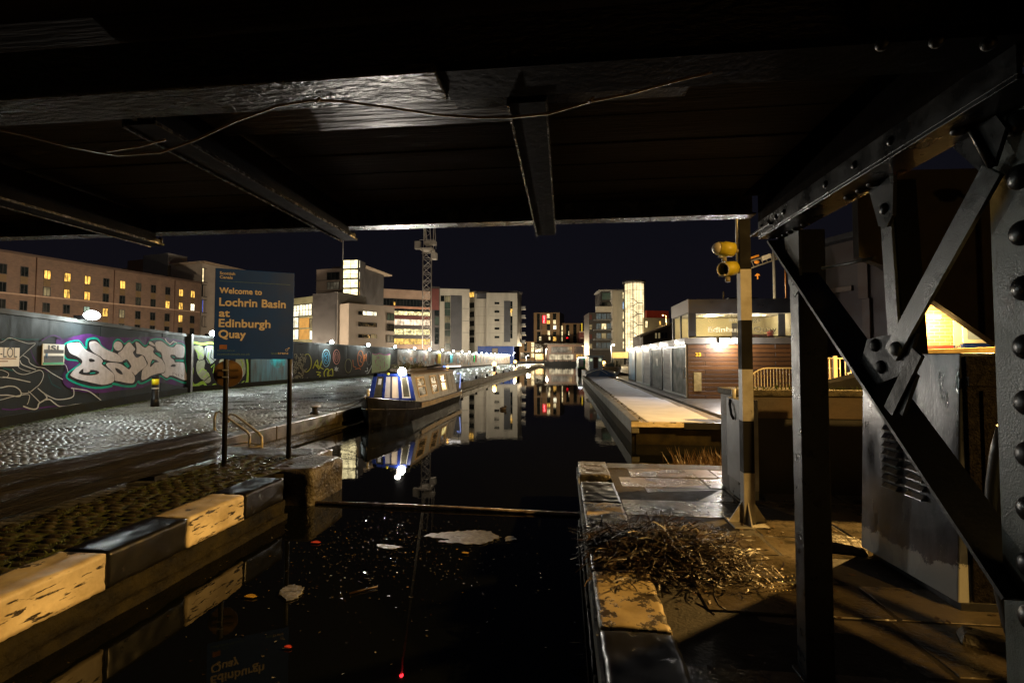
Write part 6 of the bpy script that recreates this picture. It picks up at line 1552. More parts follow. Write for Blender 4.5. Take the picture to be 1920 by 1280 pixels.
street_lamp((7.2, -5.5, .5), 5.3, 2900, AMB, 'amber street lamp on the pavement behind the photographer', E_ORANGE, (-.5, .4), .12)

# ================================================================== BACKGROUND BUILDINGS ON THE LEFT
M_REDBRICK = brickmat('dusky red brick', (.185, .122, .088), (.145, .095, .068), (.15, .11, .085), .45, .16, .02, .8, .25, 'SZ', bdist=.01, var=.25)
hot = thing('brick_hotel', 'long red brick building with small yellow windows behind the hoarding', 'building', (-90, 60, .5))
p0 = XY(0, 80); p1 = XY(373, 113.6); p0 = p0 - (p1 - p0) * .28
HW_ = Wall(p0, p1)
mb = MB(); HW_.slab(mb, 0, HW_.len, .5, 19.9, -12, 0); mb.build('wall', M_REDBRICK, hot)
mb = MB(); HW_.slab(mb, -.3, HW_.len + .2, 19.901, 20.25, -12.2, .3); mb.build('parapet', mat('dark brick parapet', (.07, .045, .035), .7, 0, .2, 2, 0), hot)
za = HW_.hit(180, 566)[1]
mb = MB(); HW_.slab(mb, 0, HW_.len, za - .12, za + .12, .001, .16); mb.build('string_course', mat('pale string course', (.40, .28, .20), .6, 0, .2, 2, 0), hot)
mb = MB()
for u in (66, 213, 327):
    s_ = HW_.hit(u, 560)[0]; mb.tube([HW_.pt(s_, .5, .1), HW_.pt(s_, 19.8, .1)], .07, 6)
mb.pieces('downpipe', mat('brown downpipe', (.14, .08, .055), .6, 0, 0, 1, 0), hot)
cols = [-34, 3, 44, 87, 125, 163, 198, 229, 259, 287, 314, 339, 361]
rowz = [HW_.hit(44, 509)[1], HW_.hit(44, 542)[1], HW_.hit(44, 573)[1]]; rowz.append(rowz[2] * 2 - rowz[1])
lit = {(3, 0): E_AMBER, (4, 0): E_AMBER, (5, 0): E_AMBER, (7, 0): E_AMBER, (11, 0): E_AMBER, (12, 0): E_AMBER, (3, 1): E_DIM, (4, 1): E_AMBER, (5, 1): E_AMBER, (10, 1): E_AMBER, (11, 1): E_AMBER, (12, 1): E_PALE,
       (5, 2): emi('greenish room', (.6, .8, .6), .5, .3), (6, 2): E_AMBER, (7, 2): E_DIM, (11, 2): E_AMBER}
for i, u in enumerate(cols):
    s_ = HW_.hit(u, 560)[0]
    for j, z in enumerate(rowz):
        hh = 1.5 if (i, j) in lit else 1.55; ww = .92
        mb = MB()
        for q in ((s_ - ww / 2 - .08, s_ - ww / 2), (s_ + ww / 2, s_ + ww / 2 + .08)): HW_.slab(mb, q[0], q[1], z - hh / 2 - .08, z + hh / 2 + .08, 0, .08)
        HW_.slab(mb, s_ - ww / 2, s_ + ww / 2, z - hh / 2 - .08, z - hh / 2, 0, .09); HW_.slab(mb, s_ - ww / 2, s_ + ww / 2, z + hh / 2, z + hh / 2 + .08, 0, .08); HW_.slab(mb, s_ - .03, s_ + .03, z - hh / 2, z + hh / 2, .03, .07)
        f = mb.build('window', M_FRAME, hot)
        pb = MB(); HW_.slab(pb, s_ - ww / 2, s_ + ww / 2, z - hh / 2, z + hh / 2, .003, .02); pb.build('pane', lit.get((i, j), M_GLASSDARK), f)
    if i % 1 == 0:
        pb = MB(); HW_.slab(pb, s_ - .5, s_ + .5, rowz[1] + .9, rowz[0] - .9, .003, .03); HW_.slab(pb, s_ - .5, s_ + .5, rowz[3] + .9, rowz[2] - .9, .003, .03); pb.pieces('window_panel', mat('olive window panel', (.15, .10, .045), .7, 0, .2, 2, 0), hot)

M_PALEST = mat('pale stone cladding', (.42, .37, .31), .7, 0, .12, .5, .1, 3)
M_PALEW = mat('off white render', (.56, .53, .45), .7, 0, .16, .5, .1, 3, stretch=(1, 1, .22))
M_GREYCLAD = mat('grey metal cladding', (.085, .09, .10), .5, 0, .2, .6, .1, 3)
M_DKCLAD = mat('dark cladding', (.045, .042, .042), .5, 0, .2, .6, .1, 3)
M_MAROON = mat('maroon cladding', (.12, .035, .03), .6, 0, .2, .6, .1, 3)
def solid(root, w, a0, a1, z0, z1, depth, m, name='wall', o=0.0):
    mb = MB(); w.slab(mb, a0, a1, z0, z1, o - depth, o); return mb.build(name, m, root)
def pz(w, u, v): return w.hit(u, v)[1]
def pa(w, u, v=600): return w.hit(u, v)[0]
def panel(root, w, u0, v0, u1, v1, m, name='panel', o=.12):
    mb = MB(); w.prect(mb, u0, v0, u1, v1, .002, o); return mb.build(name, m, root)

# white corner block behind the sign
wb = thing('corner_block', 'pale stone block with tall corner windows left of the welcome sign', 'building', (-75, 90, .5))
WL = Wall(XY(226, 128), XY(375, 118)); WR = Wall(XY(375, 118), XY(470, 133))
zt2 = pz(WL, 375, 494)
solid(wb, WL, 0, WL.len - .01, .5, zt2, 8, M_PALEST)
solid(wb, WR, 0, WR.len, .5, zt2 + .01, 10, M_PALEST)
for v0, v1, m1, m2 in ((504, 529, E_WARM, E_WARM), (535, 556, M_GLASSDARK, M_GLASSDARK), (563, 586, E_BLUE, M_GLASSDARK), (594, 612, M_GLASSDARK, M_GLASSDARK)):
    WR.window(wb, 379, v0, 393, v1, m1, 'window', 2); WR.window(wb, 398, v0 + 2, 412, v1 + 2, m2, 'window', 1); WR.window(wb, 417, v0 + 4, 430, v1 + 4, M_GLASSDARK, 'window', 1)
mb = MB(); WL.slab(mb, -.4, WL.len, zt2 + .011, zt2 + .5, -8, .6); mb.build('parapet', M_PALEST, wb)
mb = MB(); WR.slab(mb, -.5, WR.len + .3, zt2 + .011, zt2 + .45, -9, 1.2); mb.build('eaves', mat('warm eaves', (.45, .35, .25), .7, 0, .1, 1, 0), wb)
TU = Wall(XY(263, 124), XY(310, 121)); mb = MB(); TU.slab(mb, 0, TU.len, 20, pz(TU, 287, 477), -5, 0); mb.build('roof_plant', mat('grey plant room', (.34, .34, .33), .6, 0, .1, 1, 0), wb)
TU2 = Wall(XY(234, 126), XY(264, 124)); mb = MB(); TU2.slab(mb, 0, TU2.len, 18, pz(TU2, 250, 488), -4, 0); mb.build('roof_box', mat('brown plant box', (.30, .18, .10), .6, 0, .1, 1, 0), wb)

# glazed office right of the sign with the pale annexe, tower and long wing behind
go = thing('glazed_office', 'low glazed office with a bright yellow stair strip right of the sign', 'building', (-50, 95, .5))
A1 = Wall(XY(535, 107), XY(587, 101)); A2 = Wall(XY(587, 100), XY(632, 97)); A3 = Wall(XY(632, 97), XY(692, 108))
solid(go, A1, 0, A1.len, .5, pz(A1, 570, 557), 8, mat('green grey fascia', (.20, .20, .12), .6, 0, .2, .6, 0))
solid(go, A2, 0, A2.len, .5, pz(A2, 610, 549), 8, mat('mid grey cladding', (.24, .23, .21), .6, 0, .15, .6, 0))
solid(go, A3, 0.02, A3.len, .5, pz(A3, 650, 552), 6, M_DKCLAD)
A1.window(go, 545, 572, 585, 592, E_PALE, 'window', 6, 1); A1.window(go, 545, 596, 560, 614, E_PALE, 'window', 1); A1.window(go, 545, 618, 560, 636, E_PALE, 'window', 1); A1.window(go, 581, 598, 586, 614, E_DIM, 'window'); A1.window(go, 581, 620, 586, 636, E_PALE, 'window')
panel(go, A1, 562, 596, 580, 614, emi('orange lit wall', (1.0, .48, .10), .55, .15), 'orange_panel'); panel(go, A1, 562, 617, 580, 636, emi('orange lit wall', (1.0, .48, .10), .55, .15), 'orange_panel')  # panels glow by themselves in place of light on the wall
A2.window(go, 588, 557, 605, 569, E_PALE, 'window', 2); A2.window(go, 608, 557, 627, 569, E_PALE, 'window', 2)
A2.window(go, 598, 573, 606, 592, M_GLASSDARK, 'window'); A2.window(go, 598, 598, 606, 614, E_WARM, 'window'); A2.window(go, 598, 620, 606, 637, E_GREENDIM, 'window')
for v0, v1 in ((572, 591), (594, 614), (617, 637)): A2.window(go, 609, v0, 629, v1, emi('stair glow', (1.0, .82, .42), 1.7, .35, 1.4), 'stair_window', 1, 2)
for v in (592.5, 615.5): panel(go, A2, 587, v, 632, v + 1.5, M_FRAME, 'floor_band', .06)
tw = thing('lift_tower', 'tall block with a glowing glass lift tower at its corner', 'building', (-60, 115, .5))
T1 = Wall(XY(591, 116), XY(640, 114)); T2 = Wall(XY(640, 112.5), XY(672, 112)); T3 = Wall(XY(672, 112), XY(680, 115)); T4 = Wall(XY(676, 116), XY(718, 127))
solid(tw, T1, 0, T1.len, .5, pz(T1, 615, 504), 12, mat('brown grey cladding', (.20, .17, .145), .6, 0, .1, .6, 0))
T1.window(tw, 614, 511, 636, 524, M_GLASSDARK, 'window', 2); T1.window(tw, 614, 529, 636, 542, emi('dim office', (.5, .42, .28), .12, .6, .8), 'window', 3)
for v in (524.5, 545): panel(tw, T1, 591, v, 640, v + 1, M_FRAME, 'floor_band', .05)
solid(tw, T4, 0, T4.len, .5, pz(T4, 690, 505), 10, M_DKCLAD); mb = MB(); zz = pz(T4, 690, 505); T4.slab(mb, 0, T4.len + 2.4, zz + .01, zz + .35, -8, 1.2); mb.build('roof_overhang', mat('lit soffit', (.45, .36, .26), .6, 0, .1, 1, 0), tw)
solid(tw, T2, 0, T2.len, .5, pz(T2, 650, 488), 3.2, M_DKCLAD, 'tower_core', -.05)
for v0, v1 in ((488, 503), (506, 521), (524, 539), (542, 557)): T2.window(tw, 644, v0, 671, v1, emi('lift tower glow', (1.0, .84, .45), 1.9, .35, 1.0), 'tower_glass', 1, 1, M_FRAME, .1)
for v0, v1 in ((490, 503), (511, 524), (529, 541), (545, 558)): T3.window(tw, 673, v0, 679.5, v1, E_AMBER if v0 > 520 else E_PALE, 'tower_glass', 0)
mb = MB(); q = DC(643, 488, 113); mb.tube([(q.x, q.y, q.z), (q.x, q.y, pz(T2, 643, 430))], .09, 6); mb.build('mast', M_GALV, tw)
an = thing('stone_annexe', 'pale stone low block with three rows of slit windows', 'building', (-48, 100, .5))
N1 = Wall(XY(653, 95), XY(739, 103)); z1_ = pz(N1, 653, 568); z2_ = pz(N1, 739, 575)
mb = MB(); mb.hexa([N1.pt(0, .5), N1.pt(N1.len, .5), N1.pt(N1.len, .5, -8), N1.pt(0, .5, -8), N1.pt(0, z1_), N1.pt(N1.len, z2_), N1.pt(N1.len, z2_, -8), N1.pt(0, z1_, -8)]); mb.build('wall', mat('warm stone', (.46, .40, .33), .7, 0, .10, .5, .1, 3), an)
N1.window(an, 672, 584, 679, 590, M_GLASSDARK, 'window'); N1.window(an, 680, 584, 706, 591, E_PALE, 'window', 3); N1.window(an, 672, 605, 706, 612, M_GLASSDARK, 'window', 3); N1.window(an, 672, 627, 694, 633, M_GLASSDARK, 'window', 2); N1.window(an, 695, 627, 706, 633.5, E_DIM, 'window', 2)
for v0, v1, m_ in ((588, 600, E_GREENDIM), (608, 620, M_GLASSDARK), (629, 641, emi('dim office', (.5, .42, .28), .12, .6, .8))): N1.window(an, 726, v0, 738, v1, m_, 'window', 1)
lw_ = thing('long_wing', 'long office wing with glowing window bands behind the crane', 'building', (-55, 140, .5))
L1_ = Wall(XY(684, 135), XY(806, 142)); L2_ = Wall(XY(806.2, 142), XY(824, 143))
solid(lw_, L1_, -3, L1_.len, .5, pz(L1_, 745, 542.5), 10, mat('peach stone', (.42, .30, .22), .7, 0, .12, .5, .1, 3))
solid(lw_, L2_, .01, L2_.len, .5, pz(L2_, 815, 537), 9, M_DKCLAD, 'side_block'); panel(lw_, L2_, 807, 541, 823, 581, M_MAROON); L2_.window(lw_, 816, 558.5, 822, 571, E_AMBER); L2_.window(lw_, 815, 577, 823, 592, M_GLASSDARK); L2_.window(lw_, 815, 594, 823, 610, E_GREENDIM); L2_.window(lw_, 815, 614, 823, 645, M_GLASSDARK, 'window', 0, 2)
L1_.window(lw_, 698, 561, 806, 573, M_GLASSDARK, 'window_band', 16); L1_.window(lw_, 738, 566, 741, 572, E_AMBER)
panel(lw_, L1_, 730, 575, 806, 579, mat('pink lit spandrel', (.48, .24, .15), .6, 0, .1, 1, 0), 'spandrel')
panel(lw_, L1_, 730, 591.5, 806, 598, M_MAROON, 'spandrel'); panel(lw_, L1_, 730, 610.5, 806, 616, M_DKCLAD, 'spandrel'); panel(lw_, L1_, 730, 628.5, 806, 634, M_DKCLAD, 'spandrel')
E_BAND = emi('office band', (1.0, .84, .40), .95, .75, 1.3); E_BANDA = emi('amber office band', (1.0, .62, .13), .8, .7, 1.0)
L1_.window(lw_, 739, 584, 806, 591, E_BAND, 'window_band', 10); L1_.window(lw_, 739, 579.5, 806, 583.5, M_GLASSDARK, 'window_band', 6); L1_.window(lw_, 738, 599, 806, 609.5, emi('pinkish office band', (1.0, .76, .52), 1.1, .5, .8), 'window_band', 10); L1_.window(lw_, 737, 617, 806, 627.5, E_BAND, 'window_band', 10); L1_.window(lw_, 737, 635, 806, 645, E_BANDA, 'window_band', 10)

# tower crane
cr = thing('tower_crane', 'pale lattice tower crane rising between the office wing and white block', 'crane', (-33.3, 115, .5))
M_CRANE = mat('grey crane steel', (.42, .40, .36), .5, .1, .15, 2, 0)
q = DC(800, 640, 120); cx, cy = q.x, q.y
def cz(v): return DC(800, v, 120).z
H2 = 1.05; zt3 = cz(470)
mb = MB(); cs = [(-H2, -H2), (H2, -H2), (H2, H2), (-H2, H2)]
rot = Matrix.Rotation(.25, 2)
cs = [tuple(rot @ Vector(c)) for c in cs]
for c in cs: mb.tube([(cx + c[0], cy + c[1], .5), (cx + c[0], cy + c[1], zt3)], .10, 6)
z = .5; k = 0
while z < zt3 - 1:
    for i in range(4):
        a = cs[i]; b2 = cs[(i + 1) % 4]; z2 = min(z + 1.9, zt3)
        mb.tube([(cx + a[0], cy + a[1], z if k % 2 == 0 else z2), (cx + b2[0], cy + b2[1], z2 if k % 2 == 0 else z)], .055, 5)
        mb.tube([(cx + a[0], cy + a[1], z2), (cx + b2[0], cy + b2[1], z2)], .045, 5)
    z += 1.9; k += 1
mb.build('mast', M_CRANE, cr)
mb = MB(); mb.box(cx - 1.5, cx + 1.6, cy - 1.5, cy + 1.5, zt3, zt3 + .5); mb.tube([(cx - 1.4, cy, zt3 - .6), (cx + 1.6, cy, zt3 - .6)], .14, 6); mb.build('slewing_ring', M_CRANE, cr)
mb = MB(); mb.box(cx - 2.9, cx - 1.5, cy - 1.2, cy - .1, zt3 + .3, zt3 + 2.2); mb.build('cab', mat('crane cab', (.30, .29, .26), .4, 0, .1, 2, 0), cr)
mb = MB(); mb.box(cx + 1.2, cx + 2.4, cy - .9, cy + .9, zt3 - 2.2, zt3 - .6); mb.build('ballast_platform', M_CRANE, cr)
mb = MB(); ztop = zt3 + 11
for sx_ in (-1, 1):
    mb.tube([(cx + sx_ * 1.0, cy, zt3 + .5), (cx + sx_ * .5 - .2, cy, ztop)], .10, 6); mb.tube([(cx + 1.9 + .2 * sx_, cy + sx_ * .5, zt3 + .5), (cx + 1.6, cy, ztop)], .07, 6)
for k in range(8):
    z = zt3 + .5 + k * 1.3; f0 = 1 - .05 * k; s_ = -1 if k % 2 else 1
    mb.tube([(cx - s_ * f0, cy, z), (cx + s_ * (f0 - .05), cy, z + 1.3)], .05, 5)
mb.build('tower_head', M_CRANE, cr)
tp = DC(752, 1262, 120); tip = Vector((tp.x, tp.y, -tp.z)); ft = Vector((cx - .3, cy, zt3 + 2.5)); mb = MB()
js_ = Vector((0, .9, 0)); ju = Vector((0, 0, 1.1))
for o_ in (js_, -js_, ju): mb.tube([ft + o_, tip + o_ * .5], .09, 5)
for k in range(26):
    t = k / 26; t2 = (k + 1) / 26; P0 = ft.lerp(tip, t); P1 = ft.lerp(tip, t2); f0 = 1 - .5 * t; f1 = 1 - .5 * t2
    mb.tube([P0 + js_ * f0, P1 + ju * f1], .05, 4); mb.tube([P0 - js_ * f0, P1 + ju * f1], .05, 4); mb.tube([P0 + js_ * f0, P1 - js_ * f1], .05, 4)
mb.build('luffing_jib', M_CRANE, cr)
mb = MB(); mb.ball(tip + Vector((0, 0, .4)), .45, 10, 8); mb.build('red_beacon', emi('red beacon glass', (1.0, .02, .03), 60, 0), cr)
mb = MB(); mb.box(cx - 1.6, cx + 2.3, cy - 1.3, cy - 1.2, zt3 + 2.4, zt3 + 2.5); mb.box(cx - .6, cx + 2.2, cy - .9, cy + .9, zt3 + 1.4, zt3 + 2.3); mb.build('machinery_deck', M_CRANE, cr)

# white block with grey stair panel, and the taller white flats on a blue base
st2 = thing('stair_block', 'white block with a tall dark grey panel and green glass strip', 'building', (-40, 155, .5))
S1 = Wall(XY(823, 158), XY(880, 160))
solid(st2, S1, 0, S1.len, .5, pz(S1, 838, 541), 14, M_PALEW); panel(st2, S1, 845, 554, 866, 657, M_GREYCLAD, 'grey_panel', .2)
for i in range(8): S1.window(st2, 834, 554.5 + 12.8 * i, 844, 566 + 12.8 * i, E_GREENDIM if i % 3 else emi('stair dim amber', (.5, .4, .2), .22, .6, .6), 'stair_glass', 1, 0, M_FRAME, .08)
panel(st2, S1, 826, 554, 833, 565, M_GLASSDARK, 'corner_glass', .08)
for v in (578, 601, 623): panel(st2, S1, 867, v, 879.5, v + .7, M_GREYCLAD, 'joint', .04)
fl = thing('white_flats', 'white seven storey flats on a bright blue base by the water', 'building', (-25, 170, .5))
F1 = Wall(XY(879, 172), XY(891, 170)); F2 = Wall(XY(891, 170), XY(914, 170.2)); F3 = Wall(XY(912, 168.2), XY(970, 169)); F4 = Wall(XY(970, 169.2), XY(978, 174))
zb3 = pz(F3, 940, 648.5); ztf = pz(F3, 940, 549)
solid(fl, F1, 0, F1.len, .5, pz(F1, 885, 546), 12, M_PALEW); solid(fl, F2, .01, F2.len + .5, zb3, pz(F2, 900, 560), 12, M_PALEW); solid(fl, F2, .01, F2.len + .5, pz(F2, 900, 560) + .01, pz(F2, 900, 545), 11, M_GREYCLAD, 'top_storey', -.6)
solid(fl, F3, 0, F3.len, zb3, ztf, 12, M_PALEW); mb = MB(); F3.slab(mb, -4, F3.len + 2, ztf + .01, ztf + .6, -12, -1.5); mb.build('roof_edge', M_DKCLAD, fl)
solid(fl, F4, .02, F4.len, zb3, pz(F4, 974, 547), 8, M_DKCLAD, 'side_wall')
for v0 in (548, 568, 585, 602, 619, 633): F1.window(fl, 880.5, v0, 889, v0 + 9, E_AMBER if v0 == 548 else M_GLASSDARK, 'balcony_window', 1)
panel(fl, F3, 945, 564, 956.5, 641, M_GREYCLAD, 'grey_panel', .15)
for i, v0 in enumerate((565, 579, 593, 607, 621)): F3.window(fl, 957.2, v0, 960.6, v0 + 13, E_AMBER if i == 1 else M_GLASSDARK, 'slit_window', 0, 0, M_FRAME, .06)
F3.window(fl, 957.6, 586, 960.2, 592, E_WARM, 'slit_window', 0, 0, M_FRAME, .04)
for v0 in (566.5, 582.3, 598.2, 614, 630): F3.window(fl, 927.5, v0, 936, v0 + 3.6, M_GLASSDARK, 'slit_window', 2)
for v in (575, 592, 608, 624): panel(fl, F3, 917, v, 969.5, v + .5, mat('joint shadow line', (.36, .33, .28), .7, 0, 0, 1, 0), 'joint', .03); panel(fl, F2, 892, v, 911, v + .5, mat('joint shadow line', (.36, .33, .28), .7, 0, 0, 1, 0), 'joint', .03)
F5 = Wall(XY(889, 171), XY(962, 170.5)); mb = MB(); F5.slab(mb, 0, F5.len, .5, zb3 - .02, -10, 0); mb.build('blue_base', mat('blue painted base', (.02, .085, .42), .5, 0, .1, 1, 0), fl)
F5.window(fl, 923, 653, 933, 664, M_PALEST, 'shutter')
for v in (580, 596, 612, 628, 643):
    mb = MB(); q = DC(979, v, 175); mb.box(q.x - 1.6, q.x + 1.3, q.y - 1.2, q.y + 1.2, q.z - .12, q.z + .1); mb.box(q.x - 1.5, q.x + 1.25, q.y - 1.2, q.y - 1.14, q.z + .101, q.z + 1.0); mb.build('balcony', mat('balcony slab', (.35, .34, .32), .5, 0, .1, 2, 0), fl)

# far end of the basin
fh = thing('tan_hotel', 'tan hotel with a red neon sign at the far end of the basin', 'building', (10, 225, .5))
M_TANCL = mat('tan panel cladding', (.30, .19, .10), .7, 0, .12, .4, 0)
Q1 = Wall(XY(1001, 226), XY(1049.5, 225)); Q2 = Wall(XY(1049.5, 225), XY(1058, 236))
solid(fh, Q1, 0, Q1.len, .5, pz(Q1, 1025, 586), 12, M_TANCL); solid(fh, Q2, .02, Q2.len, .5, pz(Q2, 1053, 587), 8, M_DKCLAD, 'side_wall')
for u0, u1, v0, v1 in ((1007, 1012, 588, 618), (1007, 1013, 622, 640), (1025.5, 1031, 588, 600), (1037, 1042.5, 588, 599), (1025.5, 1031, 608, 618), (1037, 1042.5, 622, 634), (1007, 1012, 644, 655), (1014, 1016, 588, 618)): Q1.window(fh, u0, v0, u1, v1, M_GLASSDARK, 'window', 0, 2)
for u0, u1, v0, v1, m_ in ((1025.5, 1031, 588.5, 597, E_WARM), (1025.5, 1031, 600, 607, E_AMBER), (1037.5, 1042, 600, 607, E_WARM), (1037.5, 1043, 610, 617, E_PALE), (1027, 1031, 620, 628, E_WARM), (1011, 1015, 631, 638, E_WARM), (1037, 1043, 631, 639, E_AMBER), (1029, 1032, 631, 637, E_WARM)): Q1.window(fh, u0, v0, u1, v1, m_, 'window', 1)
for v in (618.8, 640.5): panel(fh, Q1, 1001, v, 1049, v + .8, mat('mauve band', (.40, .30, .26), .6, 0, 0, 1, 0), 'floor_band', .2)
for u in (1014.5,): panel(fh, Q1, u, 588, u + .8, 660, mat('mauve band', (.40, .30, .26), .6, 0, 0, 1, 0), 'mullion', .25)
tb = MB(); a0, a1, z0, z1 = Q1.rect(1016.5, 591, 1024.5, 606)
Q1.slab(tb, a0 + .1, a1 - .1, z0 + .1, z1 - .1, .3, .42); tb.build('neon_sign', emi('deep red neon', (1.0, .01, .03), 1.2, 0), fh)
tb = MB(); tb.mat(emi('pink neon tube', (1.0, .45, .40), 3.0, 0))
for i, ch in enumerate('HOTEL'): add_text(tb, ch, Q1.pt((a0 + a1) / 2 - .35, z1 - .85 - i * (z1 - z0 - .3) / 5, .44), Q1.d, UP, .85, .65)
tb.build('neon_letters', parent=fh)
h2 = thing('hotel_wing', 'lower tan wing with dark slit windows right of the neon hotel', 'building', (20, 232, .5))
R1_ = Wall(XY(1055, 230), XY(1090, 231)); solid(h2, R1_, 0, R1_.len, .5, pz(R1_, 1075, 606), 10, M_TANCL)
for v0 in (610.5, 621, 631.5): R1_.window(h2, 1049.5, v0, 1054.8, v0 + 8, E_WARM, 'window')
for u0, v0, v1 in ((1061.5, 609, 641), (1075, 608, 628), (1075, 629.5, 645), (1087, 608, 620)): R1_.window(h2, u0, v0, u0 + 5.5, v1, M_GLASSDARK, 'window', 0, 2)
R1_.window(h2, 1065.5, 621, 1067.5, 628, E_WARM); R1_.window(h2, 1061.5, 632, 1065, 634.5, E_RED)
panel(h2, R1_, 1093 - 3.2, 606, 1093 - 1.2, 622, emi('lit yellow edge', (1.0, .65, .05), .5, 0), 'lit_edge', .3)
h3 = thing('hotel_annexe', 'low tan block with a lit orange stair column left of the neon hotel', 'building', (5, 215, .5))
R2_ = Wall(XY(974, 215), XY(1002, 216)); solid(h3, R2_, 0, R2_.len, .5, pz(R2_, 988, 640), 8, M_TANCL)
for v0 in (642, 651.5, 662): R2_.window(h3, 996, v0, 1001.5, v0 + 8, E_WARM, 'stair_window')
R2_.window(h3, 983, 642, 988, 658, M_GLASSDARK); R2_.window(h3, 976, 661, 993, 672, M_GLASSDARK, 'window', 4)
R3_ = Wall(XY(1002.5, 214), XY(1026, 214)); solid(h3, R3_, 0, R3_.len, .5, pz(R3_, 1014, 661), 5, M_TANCL, 'front_range'); R3_.window(h3, 1004, 663.5, 1025, 674, E_AMBER, 'shop_window', 4); R3_.window(h3, 1004, 645, 1025, 659, M_GLASSDARK, 'window', 3)
pv = thing('glass_pavilion', 'dark flat roofed pavilion with pale glazed bays at the far bank', 'building', (18, 195, .5))
V1_ = Wall(XY(1026.5, 198), XY(1108, 200)); solid(pv, V1_, 0, V1_.len, .5, pz(V1_, 1065, 646), 9, mat('plum cladding', (.11, .075, .07), .6, 0, .2, .5, 0))
mb = MB(); zz = pz(V1_, 1065, 646); V1_.slab(mb, -1.5, V1_.len + 1, zz + .01, zz + .5, -9, 1.2); mb.build('roof', M_DKCLAD, pv)
V1_.window(pv, 1034, 650.5, 1072, 661, emi('pale gallery glass', (.62, .54, .42), .22, .6, .5), 'glazing', 14); V1_.window(pv, 1030, 664, 1075, 674, emi('pale shop glass', (.9, .75, .48), .42, .7, .5), 'glazing', 8); V1_.window(pv, 1080, 664, 1092, 674, emi('amber bar', (1, .55, .12), .45, .9, .5), 'glazing', 2); V1_.window(pv, 1077, 650, 1092, 661, emi('plum glass', (.3, .2, .2), .12, .4), 'glazing', 5)
mr = thing('maroon_block', 'dark maroon block between the hotel wing and the right flats', 'building', (25, 215, .5))
M1_ = Wall(XY(1086, 213), XY(1106, 213)); solid(mr, M1_, 0, M1_.len, .5, pz(M1_, 1096, 622), 6, M_MAROON); panel(mr, M1_, 1086, 621, 1105, 623, M_PALEST, 'coping', .2); panel(mr, M1_, 1088, 633.5, 1101, 634.5, M_PALEST, 'band', .05)
mb = MB(); mb.ball(DC(1103, 631, 211), .35, 8, 6); mb.build('red_lamp', E_RED, mr)
fb = thing('far_bank_wall', 'dark stone wall closing the far end of the basin', 'wall', (0, 171, 0))
mb = MB(); mb.box(-18, 30, 170, 172.5, -1, 1.2); mb.build('wall', mat('black bank stone', (.025, .025, .024), .6, 0, .4, .8, .3, 5), fb)
mb = MB(); rz = random.Random(44)
for k in range(60): mb.box(-16 + k * .72, -15.6 + k * .72 + rz.random() * .3, 170.6, 171.4, 1.2, 1.3 + rz.random() * .5)
mb.build('clutter', mat('dark clutter', (.05, .05, .045), .6, 0, .5, 1, 0), fb)

# ================================================================== BACKGROUND ON THE RIGHT
rf = thing('cross_flats', 'flats with a cream cross shaped frame left of the glowing stair tower', 'building', (17, 140, .5))
C1 = Wall(XY(1105, 142), XY(1150, 142)); C2 = Wall(XY(1149, 140.5), XY(1173, 141)); 
solid(rf, C1, 0, C1.len, .5, pz(C1, 1128, 586), 10, M_DKCLAD); solid(rf, C1, pa(C1, 1127), C1.len, pz(C1, 1128, 586) + .01, pz(C1, 1140, 547), 9, M_DKCLAD, 'top_storeys', -.8)
solid(rf, C2, 0, C2.len, .5, pz(C2, 1160, 545), 9, M_PALEW, 'cream_column'); panel(rf, C1, 1116.5, 575, 1150, 585.5, M_PALEW, 'cream_band', 1.2)
mb = MB(); zz = pz(C1, 1135, 546); C1.slab(mb, pa(C1, 1123), C1.len + 3, zz, zz + .4, -8, .8); mb.build('roof', mat('pale roof edge grey', (.34, .33, .31), .5, 0, .1, 1, 0), rf)
C1.window(rf, 1129, 549, 1148, 562, E_GREENDIM, 'window', 3); C1.window(rf, 1128, 567, 1148, 573, M_GLASSDARK, 'window', 2)
for i, v0 in enumerate((587, 605.5, 623.5, 641.5)):
    for k in range(3):
        lit_ = (i == 1 and k == 1) or (i == 2 and k == 1)
        C1.window(rf, 1118 + 10 * k, v0 + 1, 1126.5 + 10 * k, v0 + 11, (E_WARM if i == 1 else E_DIM) if lit_ else emi('bluish flat', (.28, .40, .42), .13, .5, .6), 'window', 1)
    panel(rf, C1, 1112, v0 + 12, 1148.5, v0 + 14.5, mat('balcony grey', (.16, .165, .17), .5, 0, .1, 1, 0), 'balcony_edge', 1.4)
    panel(rf, C1, 1112, v0 + 4.5, 1148.5, v0 + 11.9, mat('balcony glass front', (.05, .06, .065), .2, 0, .2, .6, 0), 'balcony_glass', 1.3) if False else None
    panel(rf, C1, 1148.6, v0, 1151.9, v0 + 14, mat('rust brick pier', (.22, .07, .035), .7, 0, .2, 1, 0), 'brick_pier', 1.25)
    panel(rf, C1, 1105, v0 + 3, 1110, v0 + 12, E_DIM if i % 2 else M_MAROON, 'side_pane', .05)
for v0 in (548, 566, 584.5, 603, 621.5, 640): C2.window(rf, 1167.5, v0, 1171.8, v0 + 13, E_WARM if v0 != 566 else emi('bluewhite landing', (.55, .75, 1.0), .7, .5), 'landing_window')
tb_ = thing('stair_tower', 'glowing round glass stair tower with a dark rim', 'tower', (25, 130, .5))
q = XY(1190, 130); rad = 19.2 * 130 / FPX; zt4 = DC(1190, 531, 130).z
def arc(mb, r, z0, z1, n=40, a0=0, a1=2 * math.pi):
    for i in range(n):
        t0 = a0 + (a1 - a0) * i / n; t1 = a0 + (a1 - a0) * (i + 1) / n
        mb.poly([q + Vector((r * math.cos(t0), r * math.sin(t0), z0)), q + Vector((r * math.cos(t1), r * math.sin(t1), z0)), q + Vector((r * math.cos(t1), r * math.sin(t1), z1)), q + Vector((r * math.cos(t0), r * math.sin(t0), z1))])
